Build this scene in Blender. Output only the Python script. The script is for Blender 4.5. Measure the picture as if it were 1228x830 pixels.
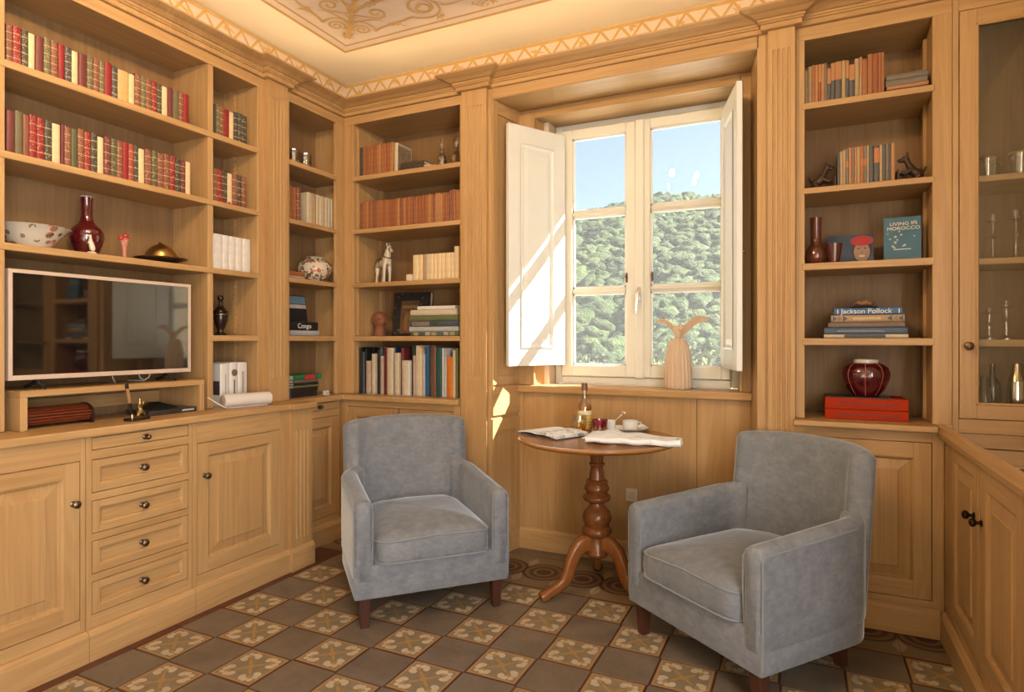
import bpy, bmesh, math, random
from mathutils import Vector, Matrix, noise
random.seed(7)
PI = math.pi
for o in list(bpy.data.objects):
    bpy.data.objects.remove(o)
SC = bpy.context.scene
COL = SC.collection

# ------------------------------------------------------------------ camera, sky, sun, exposure
cam = bpy.data.cameras.new('camera')
cam.sensor_width = 36.0
cam.lens = 21.656
cam.shift_y = -0.00533
cam.clip_start = 0.02
cam.clip_end = 600
cam_o = bpy.data.objects.new('camera', cam)
cam_o.location = (0, 0, 1.2)
cam_o.rotation_euler = (PI / 2, 0, math.radians(25.412))
COL.objects.link(cam_o)
SC.camera = cam_o

world = bpy.data.worlds.new('world')
SC.world = world
world.use_nodes = True
wn = world.node_tree.nodes
wl = world.node_tree.links
sky = wn.new('ShaderNodeTexSky')
sky.sky_type = 'NISHITA'
sky.sun_disc = False
sky.sun_elevation = math.radians(39.5)
sky.sun_rotation = math.radians(52.4)
sky.air_density = 1.0
sky.dust_density = 1.0
sky.ozone_density = 1.2
wl.new(sky.outputs[0], wn['Background'].inputs[0])
wn['Background'].inputs[1].default_value = 0.155

sun = bpy.data.lights.new('sun', 'SUN')
sun.energy = 34.0
sun.angle = math.radians(0.5)
sun.color = (1.0, 0.95, 0.86)
sun_o = bpy.data.objects.new('sun', sun)
sun_o.rotation_euler = Vector((-1.3, -1.0, -1.353)).to_track_quat('-Z', 'Y').to_euler()
sun_o.location = (20, 15, 20)
COL.objects.link(sun_o)

# added area light standing for daylight, at an unseen side window
day = bpy.data.lights.new('added_side_daylight', 'AREA')
day.shape = 'RECTANGLE'
day.size = 1.75
day.size_y = 1.95
day.energy = 120
day.color = (0.96, 0.97, 1.0)
day_o = bpy.data.objects.new('added_side_daylight', day)
day_o.location = (1.20, -0.55, 1.35)
day_o.rotation_euler = (math.radians(90), 0, math.radians(90))
COL.objects.link(day_o)

vs = SC.view_settings
SC.display_settings.display_device = 'sRGB'
vs.view_transform = 'Standard'
vs.look = 'None'
vs.gamma = 1.0
vs.use_curve_mapping = False
vs.exposure = 0.25
BULB_STRENGTH = 560.0
STRIP_STRENGTH = 18.0
cy = SC.cycles
cy.max_bounces = 8
cy.diffuse_bounces = 2
cy.glossy_bounces = 4
cy.transmission_bounces = 6
cy.transparent_max_bounces = 12
cy.caustics_reflective = False
cy.caustics_refractive = False
cy.sample_clamp_indirect = 4.0

# ------------------------------------------------------------------ materials
def nmat(name):
    m = bpy.data.materials.new(name)
    m.use_nodes = True
    nt = m.node_tree
    b = nt.nodes['Principled BSDF']
    return m, nt, b

class NG:
    """small helper to write node graphs"""
    def __init__(s, nt):
        s.nt = nt
    def n(s, t, **kw):
        x = s.nt.nodes.new(t)
        for k, v in kw.items():
            setattr(x, k, v)
        return x
    def l(s, a, b):
        s.nt.links.new(a, b)
    def val(s, sock, v):
        if hasattr(v, 'is_output'):
            s.l(v, sock)
        else:
            sock.default_value = v
    def m(s, op, a, b=0.0, c=None):
        x = s.n('ShaderNodeMath', operation=op)
        s.val(x.inputs[0], a)
        s.val(x.inputs[1], b)
        if c is not None:
            s.val(x.inputs[2], c)
        return x.outputs[0]
    def mix(s, f, a, b):
        x = s.n('ShaderNodeMix', data_type='RGBA')
        s.val(x.inputs[0], f)
        s.val(x.inputs[6], a if hasattr(a, 'is_output') else (*a, 1))
        s.val(x.inputs[7], b if hasattr(b, 'is_output') else (*b, 1))
        return x.outputs[2]
    def ramp(s, f, stops, interp='LINEAR'):
        x = s.n('ShaderNodeValToRGB')
        x.color_ramp.interpolation = interp
        e = x.color_ramp.elements
        while len(e) < len(stops):
            e.new(0.5)
        for q, (p, c) in zip(e, stops):
            q.position = p
            q.color = (*c, 1) if len(c) == 3 else c
        s.l(f, x.inputs[0])
        return x.outputs[0]
    def coords(s, which='Object', scale=(1, 1, 1), rot=(0, 0, 0), loc=(0, 0, 0)):
        t = s.n('ShaderNodeTexCoord')
        mp = s.n('ShaderNodeMapping')
        mp.inputs['Scale'].default_value = scale
        mp.inputs['Rotation'].default_value = rot
        mp.inputs['Location'].default_value = loc
        s.l(t.outputs[which], mp.inputs[0])
        return mp.outputs[0]
    def noise(s, v, scale=5, detail=4, rough=0.55, dist=0.0):
        x = s.n('ShaderNodeTexNoise')
        x.inputs['Scale'].default_value = scale
        x.inputs['Detail'].default_value = detail
        x.inputs['Roughness'].default_value = rough
        x.inputs['Distortion'].default_value = dist
        s.l(v, x.inputs['Vector'])
        return x.outputs[0]
    def bump(s, h, b, strength=0.2, dist=0.01):
        x = s.n('ShaderNodeBump')
        x.inputs['Strength'].default_value = strength
        x.inputs['Distance'].default_value = dist
        s.l(h, x.inputs['Height'])
        s.l(x.outputs[0], b.inputs['Normal'])

MATS = {}
def plain(name, col, rough=0.5, metal=0.0, spec=0.5, coat=0.0, vary=0.0, vscale=8.0, sheen=0.0):
    if name in MATS:
        return MATS[name]
    m, nt, b = nmat(name)
    g = NG(nt)
    b.inputs['Roughness'].default_value = rough
    b.inputs['Metallic'].default_value = metal
    b.inputs['Specular IOR Level'].default_value = spec
    b.inputs['Coat Weight'].default_value = coat
    b.inputs['Sheen Weight'].default_value = sheen
    v = g.coords()
    f = g.noise(v, vscale, 4)
    k = max(vary, 0.04)
    a = tuple(c * (1 - k) for c in col)
    c2 = tuple(min(1, c * (1 + k)) for c in col)
    g.l(g.mix(f, a, c2), b.inputs['Base Color'])
    MATS[name] = m
    return m

def wood(name, axis, light=(0.545, 0.338, 0.150), dark=(0.375, 0.202, 0.076), rough=0.42, ring=True):
    m, nt, b = nmat(name)
    g = NG(nt)
    sc = [9.0, 9.0, 9.0]
    sc['XYZ'.index(axis)] = 0.55
    v = g.coords(scale=sc)
    big = g.noise(v, 1.1, 3, 0.5, 1.2)
    sc2 = [85.0, 85.0, 85.0]
    sc2['XYZ'.index(axis)] = 2.2
    fine = g.noise(g.coords(scale=sc2), 1.0, 3, 0.6)
    # cathedral figure: sine of the large noise
    rg = g.m('SINE', g.m('MULTIPLY', big, 46.0 if ring else 18.0))
    rg = g.m('MULTIPLY_ADD', rg, 0.5, 0.5)
    f = g.m('ADD', g.m('MULTIPLY', big, 0.55), g.m('MULTIPLY', rg, 0.13))
    f = g.m('ADD', f, g.m('MULTIPLY', fine, 0.42))
    c = g.ramp(f, [(0.30, light), (0.86, dark)])
    g.l(c, b.inputs['Base Color'])
    b.inputs['Roughness'].default_value = rough
    b.inputs['Specular IOR Level'].default_value = 0.35
    g.bump(fine, b, 0.12, 0.002)
    MATS[name] = m
    return m

WX = wood('oak_grain_x', 'X')
WY = wood('oak_grain_y', 'Y')
WZ = wood('oak_grain_z', 'Z')
DWX = wood('oak_back_shaded', 'Z', (0.30, 0.175, 0.078), (0.20, 0.106, 0.042), 0.5)  # back panel oak, colour darkened to deepen the shade inside the shelves
TABLE_W = wood('polished_walnut', 'X', (0.44, 0.205, 0.060), (0.27, 0.105, 0.026), 0.20, False)
TABLE_Z = wood('polished_walnut_turned', 'Z', (0.22, 0.075, 0.020), (0.105, 0.032, 0.009), 0.2, False)
LEG_W = wood('chair_leg_wood', 'Z', (0.085, 0.030, 0.017), (0.045, 0.014, 0.008), 0.35, False)
ANGEL_W = wood('carved_pale_wood', 'Z', (0.72, 0.545, 0.385), (0.56, 0.39, 0.25), 0.6, False)
WHITE = plain('white_paint', (0.78, 0.76, 0.70), 0.38, vary=0.02)
SHUT = plain('shutter_paint', (0.76, 0.745, 0.69), 0.38, vary=0.02)
SASHW = plain('sash_paint', (0.79, 0.75, 0.64), 0.4, vary=0.02)
BRASS_OLD = plain('aged_brass', (0.16, 0.115, 0.075), 0.34, 1.0, vary=0.2, vscale=60)
DARKMETAL = plain('dark_bronze', (0.05, 0.032, 0.022), 0.35, 1.0)
CHROME = plain('chrome', (0.75, 0.75, 0.76), 0.15, 1.0)
BLACK = plain('black_plastic', (0.012, 0.012, 0.013), 0.35)
CREAMWALL = plain('cream_plaster', (0.89, 0.79, 0.60), 0.9, vary=0.04, vscale=2.5)
OCHRE = plain('ochre_paint', (0.55, 0.33, 0.105), 0.9, vary=0.12, vscale=20)
OCHRE_DIM = plain('faded_ochre_paint', (0.58, 0.37, 0.14), 0.9, vary=0.15, vscale=20)
MAUVE = plain('mauve_fresco', (0.67, 0.56, 0.47), 0.9, vary=0.10, vscale=5)
FRIEZE = plain('frieze_plaster', (0.70, 0.55, 0.41), 0.9, vary=0.06, vscale=4)
PAPER = plain('paper_pages', (0.66, 0.56, 0.40), 0.8, vary=0.05)
PAGEW = plain('white_page', (0.86, 0.87, 0.88), 0.75, vary=0.04, vscale=14)

def glass_mat(name, tint=(1, 1, 1), refl=0.06, rough=0.0):
    """thin clear pane: transparent with a fresnel reflection"""
    m = bpy.data.materials.new(name)
    m.use_nodes = True
    nt = m.node_tree
    g = NG(nt)
    nt.nodes.remove(nt.nodes['Principled BSDF'])
    out = nt.nodes['Material Output']
    tr = g.n('ShaderNodeBsdfTransparent')
    tr.inputs[0].default_value = (*tint, 1)
    gl = g.n('ShaderNodeBsdfGlossy')
    gl.inputs['Roughness'].default_value = rough
    lw = g.n('ShaderNodeLayerWeight')
    lw.inputs[0].default_value = 0.5
    f = g.m('POWER', lw.outputs['Facing'], 4.0)
    f = g.m('MULTIPLY_ADD', f, 0.6, refl)
    mx = g.n('ShaderNodeMixShader')
    g.l(f, mx.inputs[0])
    g.l(tr.outputs[0], mx.inputs[1])
    g.l(gl.outputs[0], mx.inputs[2])
    g.l(mx.outputs[0], out.inputs[0])
    MATS[name] = m
    return m
PANE = glass_mat('window_glass', (0.97, 0.99, 0.98), 0.022)
CABGLASS = glass_mat('cabinet_glass', (0.93, 0.94, 0.93), 0.07)
CRYSTAL = glass_mat('crystal', (0.93, 0.92, 0.90), 0.28, 0.05)
BOTTLEGLASS = glass_mat('bottle_glass', (0.95, 0.93, 0.86), 0.14)

def screen_mat():
    m = bpy.data.materials.new('insect_screen')
    m.use_nodes = True
    nt = m.node_tree
    g = NG(nt)
    nt.nodes.remove(nt.nodes['Principled BSDF'])
    tr = g.n('ShaderNodeBsdfTransparent')
    df = g.n('ShaderNodeBsdfTranslucent')
    df.inputs[0].default_value = (0.75, 0.77, 0.80, 1)
    mx = g.n('ShaderNodeMixShader')
    mx.inputs[0].default_value = 0.028
    g.l(tr.outputs[0], mx.inputs[1])
    g.l(df.outputs[0], mx.inputs[2])
    g.l(mx.outputs[0], nt.nodes['Material Output'].inputs[0])
    return m
SCREEN = screen_mat()

def velvet():
    m, nt, b = nmat('blue_grey_velvet')
    g = NG(nt)
    v = g.coords()
    n1 = g.noise(v, 16, 8, 0.78, 0.2)
    n2 = g.noise(g.coords(scale=(26, 26, 60)), 1, 4, 0.7)
    f = g.m('ADD', g.m('MULTIPLY', n1, 0.75), g.m('MULTIPLY', n2, 0.35))
    c = g.ramp(f, [(0.36, (0.142, 0.158, 0.190)), (0.53, (0.190, 0.204, 0.232)), (0.72, (0.262, 0.268, 0.285))])
    g.l(c, b.inputs['Base Color'])
    b.inputs['Roughness'].default_value = 0.8
    b.inputs['Specular IOR Level'].default_value = 0.15
    b.inputs['Sheen Weight'].default_value = 1.0
    b.inputs['Sheen Roughness'].default_value = 0.30
    b.inputs['Sheen Tint'].default_value = (0.80, 0.86, 0.95, 1)
    g.bump(n2, b, 0.25, 0.004)
    return m
VELVET = velvet()
PIPING = plain('velvet_piping', (0.20, 0.215, 0.24), 0.8, sheen=0.5)

def tile_common(g, b):
    b.inputs['Roughness'].default_value = 0.42
    b.inputs['Specular IOR Level'].default_value = 0.35

def tile_plain_mat():
    m, nt, b = nmat('grey_cement_tile')
    g = NG(nt)
    t = g.n('ShaderNodeNewGeometry')
    v = g.n('ShaderNodeMapping')
    g.l(t.outputs['Position'], v.inputs[0])
    n1 = g.noise(v.outputs[0], 5.0, 5, 0.6, 0.6)
    n2 = g.noise(v.outputs[0], 45.0, 3)
    f = g.m('ADD', g.m('MULTIPLY', n1, 0.8), g.m('MULTIPLY', n2, 0.25))
    c = g.ramp(f, [(0.35, (0.125, 0.095, 0.068)), (0.75, (0.215, 0.172, 0.128))])
    g.l(c, b.inputs['Base Color'])
    tile_common(g, b)
    return m
TILE_PLAIN = tile_plain_mat()

def tile_deco_mat(hx, hy):
    m, nt, b = nmat('flowered_cement_tile')
    g = NG(nt)
    tc = g.n('ShaderNodeTexCoord')
    sp = g.n('ShaderNodeSeparateXYZ')
    g.l(tc.outputs['Object'], sp.inputs[0])
    ax = g.m('ABSOLUTE', g.m('DIVIDE', sp.outputs[0], hx))
    ay = g.m('ABSOLUTE', g.m('DIVIDE', sp.outputs[1], hy))
    mx = g.m('MAXIMUM', ax, ay)
    def blob(cx, cy, rx, ry, ang):
        dx = g.m('SUBTRACT', ax, cx)
        dy = g.m('SUBTRACT', ay, cy)
        ca, sa = math.cos(ang), math.sin(ang)
        u = g.m('DIVIDE', g.m('ADD', g.m('MULTIPLY', dx, ca), g.m('MULTIPLY', dy, sa)), rx)
        w = g.m('DIVIDE', g.m('SUBTRACT', g.m('MULTIPLY', dy, ca), g.m('MULTIPLY', dx, sa)), ry)
        d = g.m('ADD', g.m('MULTIPLY', u, u), g.m('MULTIPLY', w, w))
        return g.m('LESS_THAN', d, 1.0)
    pet = blob(0.28, 0.63, 0.17, 0.125, 1.25)
    for q in ((0.63, 0.28, 0.17, 0.125, 0.32), (0.66, 0.66, 0.10, 0.10, 0), (0.45, 0.70, 0.10, 0.12, 0.4), (0.70, 0.45, 0.12, 0.10, 0.4)):
        pet = g.m('MAXIMUM', pet, blob(*q))
    gold = blob(0, 0, 0.14, 0.14, 0)
    gold = g.m('MAXIMUM', gold, blob(0.22, 0.22, 0.24, 0.055, PI / 4))
    gold = g.m('MAXIMUM', gold, blob(0.52, 0.52, 0.11, 0.09, PI / 4))
    pos = g.n('ShaderNodeNewGeometry')
    wear = g.noise(pos.outputs['Position'], 30, 4, 0.6)
    wear2 = g.noise(pos.outputs['Position'], 3.0, 3, 0.6)
    ground = g.ramp(wear, [(0.3, (0.20, 0.155, 0.095)), (0.7, (0.27, 0.215, 0.140))])
    c = g.mix(gold, ground, (0.40, 0.235, 0.075))
    c = g.mix(pet, c, g.ramp(wear, [(0.3, (0.50, 0.41, 0.29)), (0.7, (0.62, 0.53, 0.40))]))
    c = g.mix(g.m('GREATER_THAN', mx, 0.835), c, (0.40, 0.235, 0.085))
    c = g.mix(g.m('GREATER_THAN', mx, 0.925), c, (0.085, 0.024, 0.014))
    c = g.mix(g.m('MULTIPLY', g.m('GREATER_THAN', wear2, 0.5), 0.12), c, (0.2, 0.15, 0.1))
    g.l(c, b.inputs['Base Color'])
    tile_common(g, b)
    return m

def tile_border_mat(h):
    m, nt, b = nmat('border_cement_tile')
    g = NG(nt)
    tc = g.n('ShaderNodeTexCoord')
    sp = g.n('ShaderNodeSeparateXYZ')
    g.l(tc.outputs['Object'], sp.inputs[0])
    x = g.m('DIVIDE', sp.outputs[0], h)
    y = g.m('DIVIDE', sp.outputs[1], h)
    yy = g.m('SUBTRACT', y, 1.0)
    r = g.m('SQRT', g.m('ADD', g.m('MULTIPLY', x, x), g.m('MULTIPLY', yy, yy)))
    c = g.ramp(g.m('DIVIDE', r, 2.4), [(0.0, (0.06, 0.022, 0.015)), (0.16, (0.20, 0.145, 0.09)), (0.22, (0.075, 0.026, 0.016)), (0.32, (0.20, 0.11, 0.05)), (0.40, (0.05, 0.02, 0.013)), (0.46, (0.22, 0.16, 0.095)), (0.75, (0.19, 0.14, 0.085))], 'CONSTANT')
    # cream fleur between the arcs
    ax = g.m('SUBTRACT', 1.0, g.m('ABSOLUTE', x))
    fl = g.m('LESS_THAN', g.m('ADD', g.m('MULTIPLY', ax, 2.2), g.m('MULTIPLY', g.m('ABSOLUTE', g.m('ADD', y, 0.1)), 0.9)), 0.52)
    c = g.mix(fl, c, (0.38, 0.28, 0.17))
    ln = g.m('LESS_THAN', y, -0.62)
    st = g.m('GREATER_THAN', g.m('SINE', g.m('MULTIPLY', y, 55.0)), 0.0)
    c = g.mix(ln, c, g.mix(st, (0.30, 0.19, 0.085), (0.16, 0.095, 0.05)))
    c = g.mix(g.m('LESS_THAN', y, -0.93), c, (0.08, 0.023, 0.014))
    g.l(c, b.inputs['Base Color'])
    tile_common(g, b)
    return m

_spines = {}
def spine_mat(key, col, gilt=0.0):
    k = (key, gilt)
    if k in _spines:
        return _spines[k]
    m, nt, b = nmat('binding_' + key)
    g = NG(nt)
    inf = g.n('ShaderNodeObjectInfo')
    tc = g.n('ShaderNodeTexCoord')
    add = g.n('ShaderNodeVectorMath', operation='ADD')
    g.l(tc.outputs['Generated'], add.inputs[0])
    g.l(inf.outputs['Random'], add.inputs[1])
    mp = g.n('ShaderNodeMapping')
    mp.inputs['Scale'].default_value = (7, 3, 16)
    g.l(add.outputs[0], mp.inputs[0])
    n = g.noise(mp.outputs[0], 1.0, 4, 0.7)
    wr = g.noise(g.coords('Object', (30, 30, 30)), 1.0, 3)
    base = g.mix(wr, tuple(c * 0.75 for c in col), tuple(min(1, c * 1.2) for c in col))
    if gilt > 0:
        sp = g.n('ShaderNodeSeparateXYZ')
        g.l(tc.outputs['Generated'], sp.inputs[0])
        band = g.m('FRACT', g.m('MULTIPLY', sp.outputs[2], 5.0))
        line = g.m('MAXIMUM', g.m('LESS_THAN', band, 0.09), g.m('GREATER_THAN', n, 0.60))
        front = g.m('LESS_THAN', sp.outputs[1], 0.12)
        f = g.m('MULTIPLY', g.m('MULTIPLY', line, front), gilt)
        base = g.mix(f, base, (0.52, 0.38, 0.19))
    g.l(base, b.inputs['Base Color'])
    b.inputs['Roughness'].default_value = 0.5
    _spines[k] = m
    return m

# ------------------------------------------------------------------ mesh helpers
def new_obj(name, me, mat=None, parent=None, world_coords=True):
    o = bpy.data.objects.new(name, me)
    COL.objects.link(o)
    if mat is not None and me is not None and not me.materials:
        me.materials.append(mat)
    if parent is not None:
        o.parent = parent
        if world_coords:
            p = Vector((0, 0, 0))
            q = parent
            while q is not None:
                p += q.location
                q = q.parent
            o.location = -p
    return o

def tag(o, label, cat, group=None):
    o['label'] = label
    o['category'] = cat
    if group:
        o['group'] = group
    return o

def struct(o):
    o['kind'] = 'structure'
    return o

def empty(name, loc=(0, 0, 0), rz=0.0):
    o = bpy.data.objects.new(name, None)
    o.empty_display_size = 0.05
    o.location = loc
    o.rotation_euler = (0, 0, rz)
    COL.objects.link(o)
    return o

class MB:
    def __init__(s):
        s.v = []
        s.f = []
    def add(s, v, f):
        n = len(s.v)
        s.v += [tuple(p) for p in v]
        s.f += [tuple(i + n for i in q) for q in f]
        return s
    def box(s, x0, x1, y0, y1, z0, z1):
        v = [(x, y, z) for z in (z0, z1) for y in (y0, y1) for x in (x0, x1)]
        return s.add(v, [(0, 2, 3, 1), (4, 5, 7, 6), (0, 1, 5, 4), (2, 6, 7, 3), (0, 4, 6, 2), (1, 3, 7, 5)])
    def prism(s, pts, z0, z1):
        n = len(pts)
        v = [(x, y, z0) for x, y in pts] + [(x, y, z1) for x, y in pts]
        f = [tuple(range(n))[::-1], tuple(range(n, 2 * n))]
        f += [(i, (i + 1) % n, n + (i + 1) % n, n + i) for i in range(n)]
        return s.add(v, f)
    def lathe(s, prof, seg=28, c=(0, 0, 0), wob=None):
        v = []
        f = []
        n = len(prof)
        for i, (r, z) in enumerate(prof):
            for k in range(seg):
                a = 2 * PI * k / seg
                rr = r * (wob(a, z) if wob else 1)
                v.append((c[0] + rr * math.cos(a), c[1] + rr * math.sin(a), c[2] + z))
        for i in range(n - 1):
            for k in range(seg):
                f.append((i * seg + k, i * seg + (k + 1) % seg, (i + 1) * seg + (k + 1) % seg, (i + 1) * seg + k))
        if prof[0][0] > 1e-5:
            f.append(tuple(range(seg))[::-1])
        if prof[-1][0] > 1e-5:
            f.append(tuple(range((n - 1) * seg, n * seg)))
        return s.add(v, f)
    def tube(s, path, r, seg=8):
        path = [Vector(p) for p in path]
        rs = r if isinstance(r, (list, tuple)) else [r] * len(path)
        v = []
        f = []
        up = None
        for i, p in enumerate(path):
            t = (path[min(i + 1, len(path) - 1)] - path[max(i - 1, 0)]).normalized()
            if up is None:
                up = Vector((0, 0, 1)) if abs(t.z) < 0.9 else Vector((1, 0, 0))
            a = t.cross(up).normalized()
            up = a.cross(t).normalized()
            for k in range(seg):
                w = 2 * PI * k / seg
                v.append(p + a * (rs[i] * math.cos(w)) + up * (rs[i] * math.sin(w)))
        for i in range(len(path) - 1):
            for k in range(seg):
                f.append((i * seg + k, i * seg + (k + 1) % seg, (i + 1) * seg + (k + 1) % seg, (i + 1) * seg + k))
        f.append(tuple(range(seg))[::-1])
        f.append(tuple(range((len(path) - 1) * seg, len(path) * seg)))
        return s.add(v, f)
    def ellipsoid(s, c, r, seg=16, rings=10):
        prof = [(math.sin(PI * i / rings), -math.cos(PI * i / rings)) for i in range(rings + 1)]
        prof[0] = (1e-6, -1)
        prof[-1] = (1e-6, 1)
        m = MB().lathe(prof, seg)
        return s.add([(c[0] + x * r[0], c[1] + y * r[1], c[2] + z * r[2]) for x, y, z in m.v], m.f)
    def xform(s, M):
        s.v = [tuple(M @ Vector(p)) for p in s.v]
        return s
    def mesh(s, name, bevel=0.0, seg=1, smooth=False, auto=None):
        me = bpy.data.meshes.new(name)
        me.from_pydata(s.v, [], s.f)
        bm = bmesh.new()
        bm.from_mesh(me)
        bmesh.ops.remove_doubles(bm, verts=bm.verts, dist=1e-6)
        if bevel > 0:
            es = [e for e in bm.edges if len(e.link_faces) == 2 and e.calc_face_angle(0) > 0.5]
            bmesh.ops.bevel(bm, geom=es, offset=bevel, segments=seg, affect='EDGES', profile=0.5, clamp_overlap=True)
        bmesh.ops.recalc_face_normals(bm, faces=bm.faces)
        if smooth:
            for q in bm.faces:
                q.smooth = True
            a = auto if auto else 0.7
            for e in bm.edges:
                if len(e.link_faces) == 2 and e.calc_face_angle(0) > a:
                    e.smooth = False
        bm.to_mesh(me)
        bm.free()
        return me
    def build(s, name, mat, parent=None, bevel=0.0, seg=1, smooth=False, wc=True, auto=None):
        return new_obj(name, s.mesh(name, bevel, seg, smooth, auto), mat, parent, wc)

FR = {
    'L': lambda P: (lambda u, v, w: (P + w, u, v)),
    'B': lambda P: (lambda u, v, w: (u, P - w, v)),
    'R': lambda P: (lambda u, v, w: (P - w, u, v)),
}
def fbox(mb, fr, u0, u1, v0, v1, w0, w1):
    a = fr(u0, v0, w0)
    b = fr(u1, v1, w1)
    return mb.box(min(a[0], b[0]), max(a[0], b[0]), min(a[1], b[1]), max(a[1], b[1]), min(a[2], b[2]), max(a[2], b[2]))

def frings(fr, rings):
    """nested rectangles (u0,u1,v0,v1,w), the last one capped"""
    mb = MB()
    v = []
    f = []
    for (u0, u1, v0, v1, w) in rings:
        v += [fr(u0, v0, w), fr(u1, v0, w), fr(u1, v1, w), fr(u0, v1, w)]
    n = len(rings)
    for i in range(n - 1):
        for k in range(4):
            f.append((i * 4 + k, i * 4 + (k + 1) % 4, i * 4 + 4 + (k + 1) % 4, i * 4 + 4 + k))
    f.append((n * 4 - 4, n * 4 - 3, n * 4 - 2, n * 4 - 1))
    return mb.add(v, f)

def sweep(prof, path, closed_prof=True):
    """profile (w, z) carried along a plan polyline with mitred corners; w is measured to the right-hand side normal given per segment"""
    n = len(path)
    nor = []
    for i in range(n - 1):
        d = Vector((path[i + 1][0] - path[i][0], path[i + 1][1] - path[i][1])).normalized()
        nor.append(Vector((d.y, -d.x)))
    mb = MB()
    v = []
    f = []
    k = len(prof)
    for i, p in enumerate(path):
        if i == 0:
            m = nor[0]
        elif i == n - 1:
            m = nor[-1]
        else:
            m = (nor[i - 1] + nor[i]) / (1 + nor[i - 1].dot(nor[i]))
        for (w, z) in prof:
            v.append((p[0] + m.x * w, p[1] + m.y * w, z))
    for i in range(n - 1):
        for j in range(k):
            f.append((i * k + j, i * k + (j + 1) % k, (i + 1) * k + (j + 1) % k, (i + 1) * k + j))
    f.append(tuple(range(k)))
    f.append(tuple(range((n - 1) * k, n * k)))
    return mb.add(v, f)

def skin(name, pts, edges, radii, mat, parent=None, sub=2, wc=False):
    me = bpy.data.meshes.new(name)
    me.from_pydata(pts, edges, [])
    o = new_obj(name, me, mat, parent, wc)
    md = o.modifiers.new('skin', 'SKIN')
    md.use_smooth_shade = True
    for i, r in enumerate(radii):
        d = me.skin_vertices[0].data[i]
        d.radius = (r, r) if not isinstance(r, tuple) else r
        d.use_root = (i == 0)
    ms = o.modifiers.new('subdivision', 'SUBSURF')
    ms.levels = ms.render_levels = sub
    return o

def text(name, body, size, mat, parent, loc, rot, extrude=0.0004, align='CENTER', sx=1.0):
    c = bpy.data.curves.new(name, 'FONT')
    c.body = body
    c.size = size
    c.extrude = extrude
    c.align_x = align
    c.align_y = 'CENTER'
    tmp = bpy.data.objects.new(name, c)
    COL.objects.link(tmp)
    dg_ = bpy.context.evaluated_depsgraph_get()
    me = bpy.data.meshes.new_from_object(tmp.evaluated_get(dg_))
    bpy.data.objects.remove(tmp)
    me.materials.clear()
    me.materials.append(mat)
    o = bpy.data.objects.new(name, me)
    COL.objects.link(o)
    o.parent = parent
    o.location = loc
    o.rotation_euler = rot
    o.scale = (sx, 1, 1)
    return o

ORD = ['zeroth', 'first', 'second', 'third', 'fourth', 'fifth', 'sixth', 'seventh', 'eighth', 'ninth', 'tenth', 'eleventh', 'twelfth', 'thirteenth', 'fourteenth', 'fifteenth', 'sixteenth', 'seventeenth', 'eighteenth', 'nineteenth', 'twentieth']
TENS = {2: 'twenty', 3: 'thirty', 4: 'forty'}
def ordinal(n):
    if n <= 20:
        return ORD[n]
    t, u = divmod(n, 10)
    return (TENS[t] + '-' + ORD[u]) if u else {30: 'thirtieth', 40: 'fortieth'}[n]
# ================================================================== the setting
XL, XU, YB, YU, XR = -2.87, -2.595, 3.36, 3.02, 1.16      # left wall, left case face, back wall, back case face, right wall
ZC = 2.967
YREAR = -1.7

# ---- floor with its cement tiles
PX, PY = 0.2075, 0.2025
CX0, CY0 = -1.842, 1.635
fb = MB().box(XL, XR, YREAR, YB + 0.02, -0.06, -0.004)
floor = struct(fb.build('floor', plain('grout', (0.13, 0.095, 0.07), 0.8)))
def tile_mesh(name, hx, hy):
    mb = MB().box(-hx, hx, -hy, hy, -0.006, 0.0)
    return mb.mesh(name, 0.0012)
T_DECO = tile_deco_mat(PX / 2, PY / 2)
T_BORD = tile_border_mat(0.101)
me_p = tile_mesh('floor_tile', PX / 2 - 0.0008, PY / 2 - 0.0008)
me_p.materials.append(TILE_PLAIN)
me_d = tile_mesh('floor_tile', PX / 2 - 0.0008, PY / 2 - 0.0008)
me_d.materials.append(T_DECO)
me_b = tile_mesh('border_tile', PX / 2 - 0.0008, 0.100)
me_b.materials.append(T_BORD)
for i in range(-2, 12):
    for j in range(-12, 6):
        if j < -3 and (i < -2 or i > 11):
            continue
        me = me_d if (i + j) % 2 == 0 else me_p
        if j < -5:
            continue
        o = new_obj('floor_tile', me, None, floor, False)
        o.location = (CX0 + i * PX, CY0 + j * PY, 0)
# flowered border rows along the back wall, plain row in the window niche
yb0 = CY0 + 5.5 * PY
for i in range(-3, 12):
    for r in range(2):
        x = CX0 + i * PX
        if r == 1 and not (-1.75 < x < 0.0):
            continue
        o = new_obj('border_tile', me_b, None, floor, False)
        o.location = (x, yb0 + 0.101 + 0.202 * r, 0)
        if r == 1:
            o.rotation_euler = (0, 0, PI)
for i in range(2, 9):
    o = new_obj('floor_tile', me_p, None, floor, False)
    o.location = (CX0 + i * PX, yb0 + 0.404 + PY / 2, 0)
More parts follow.
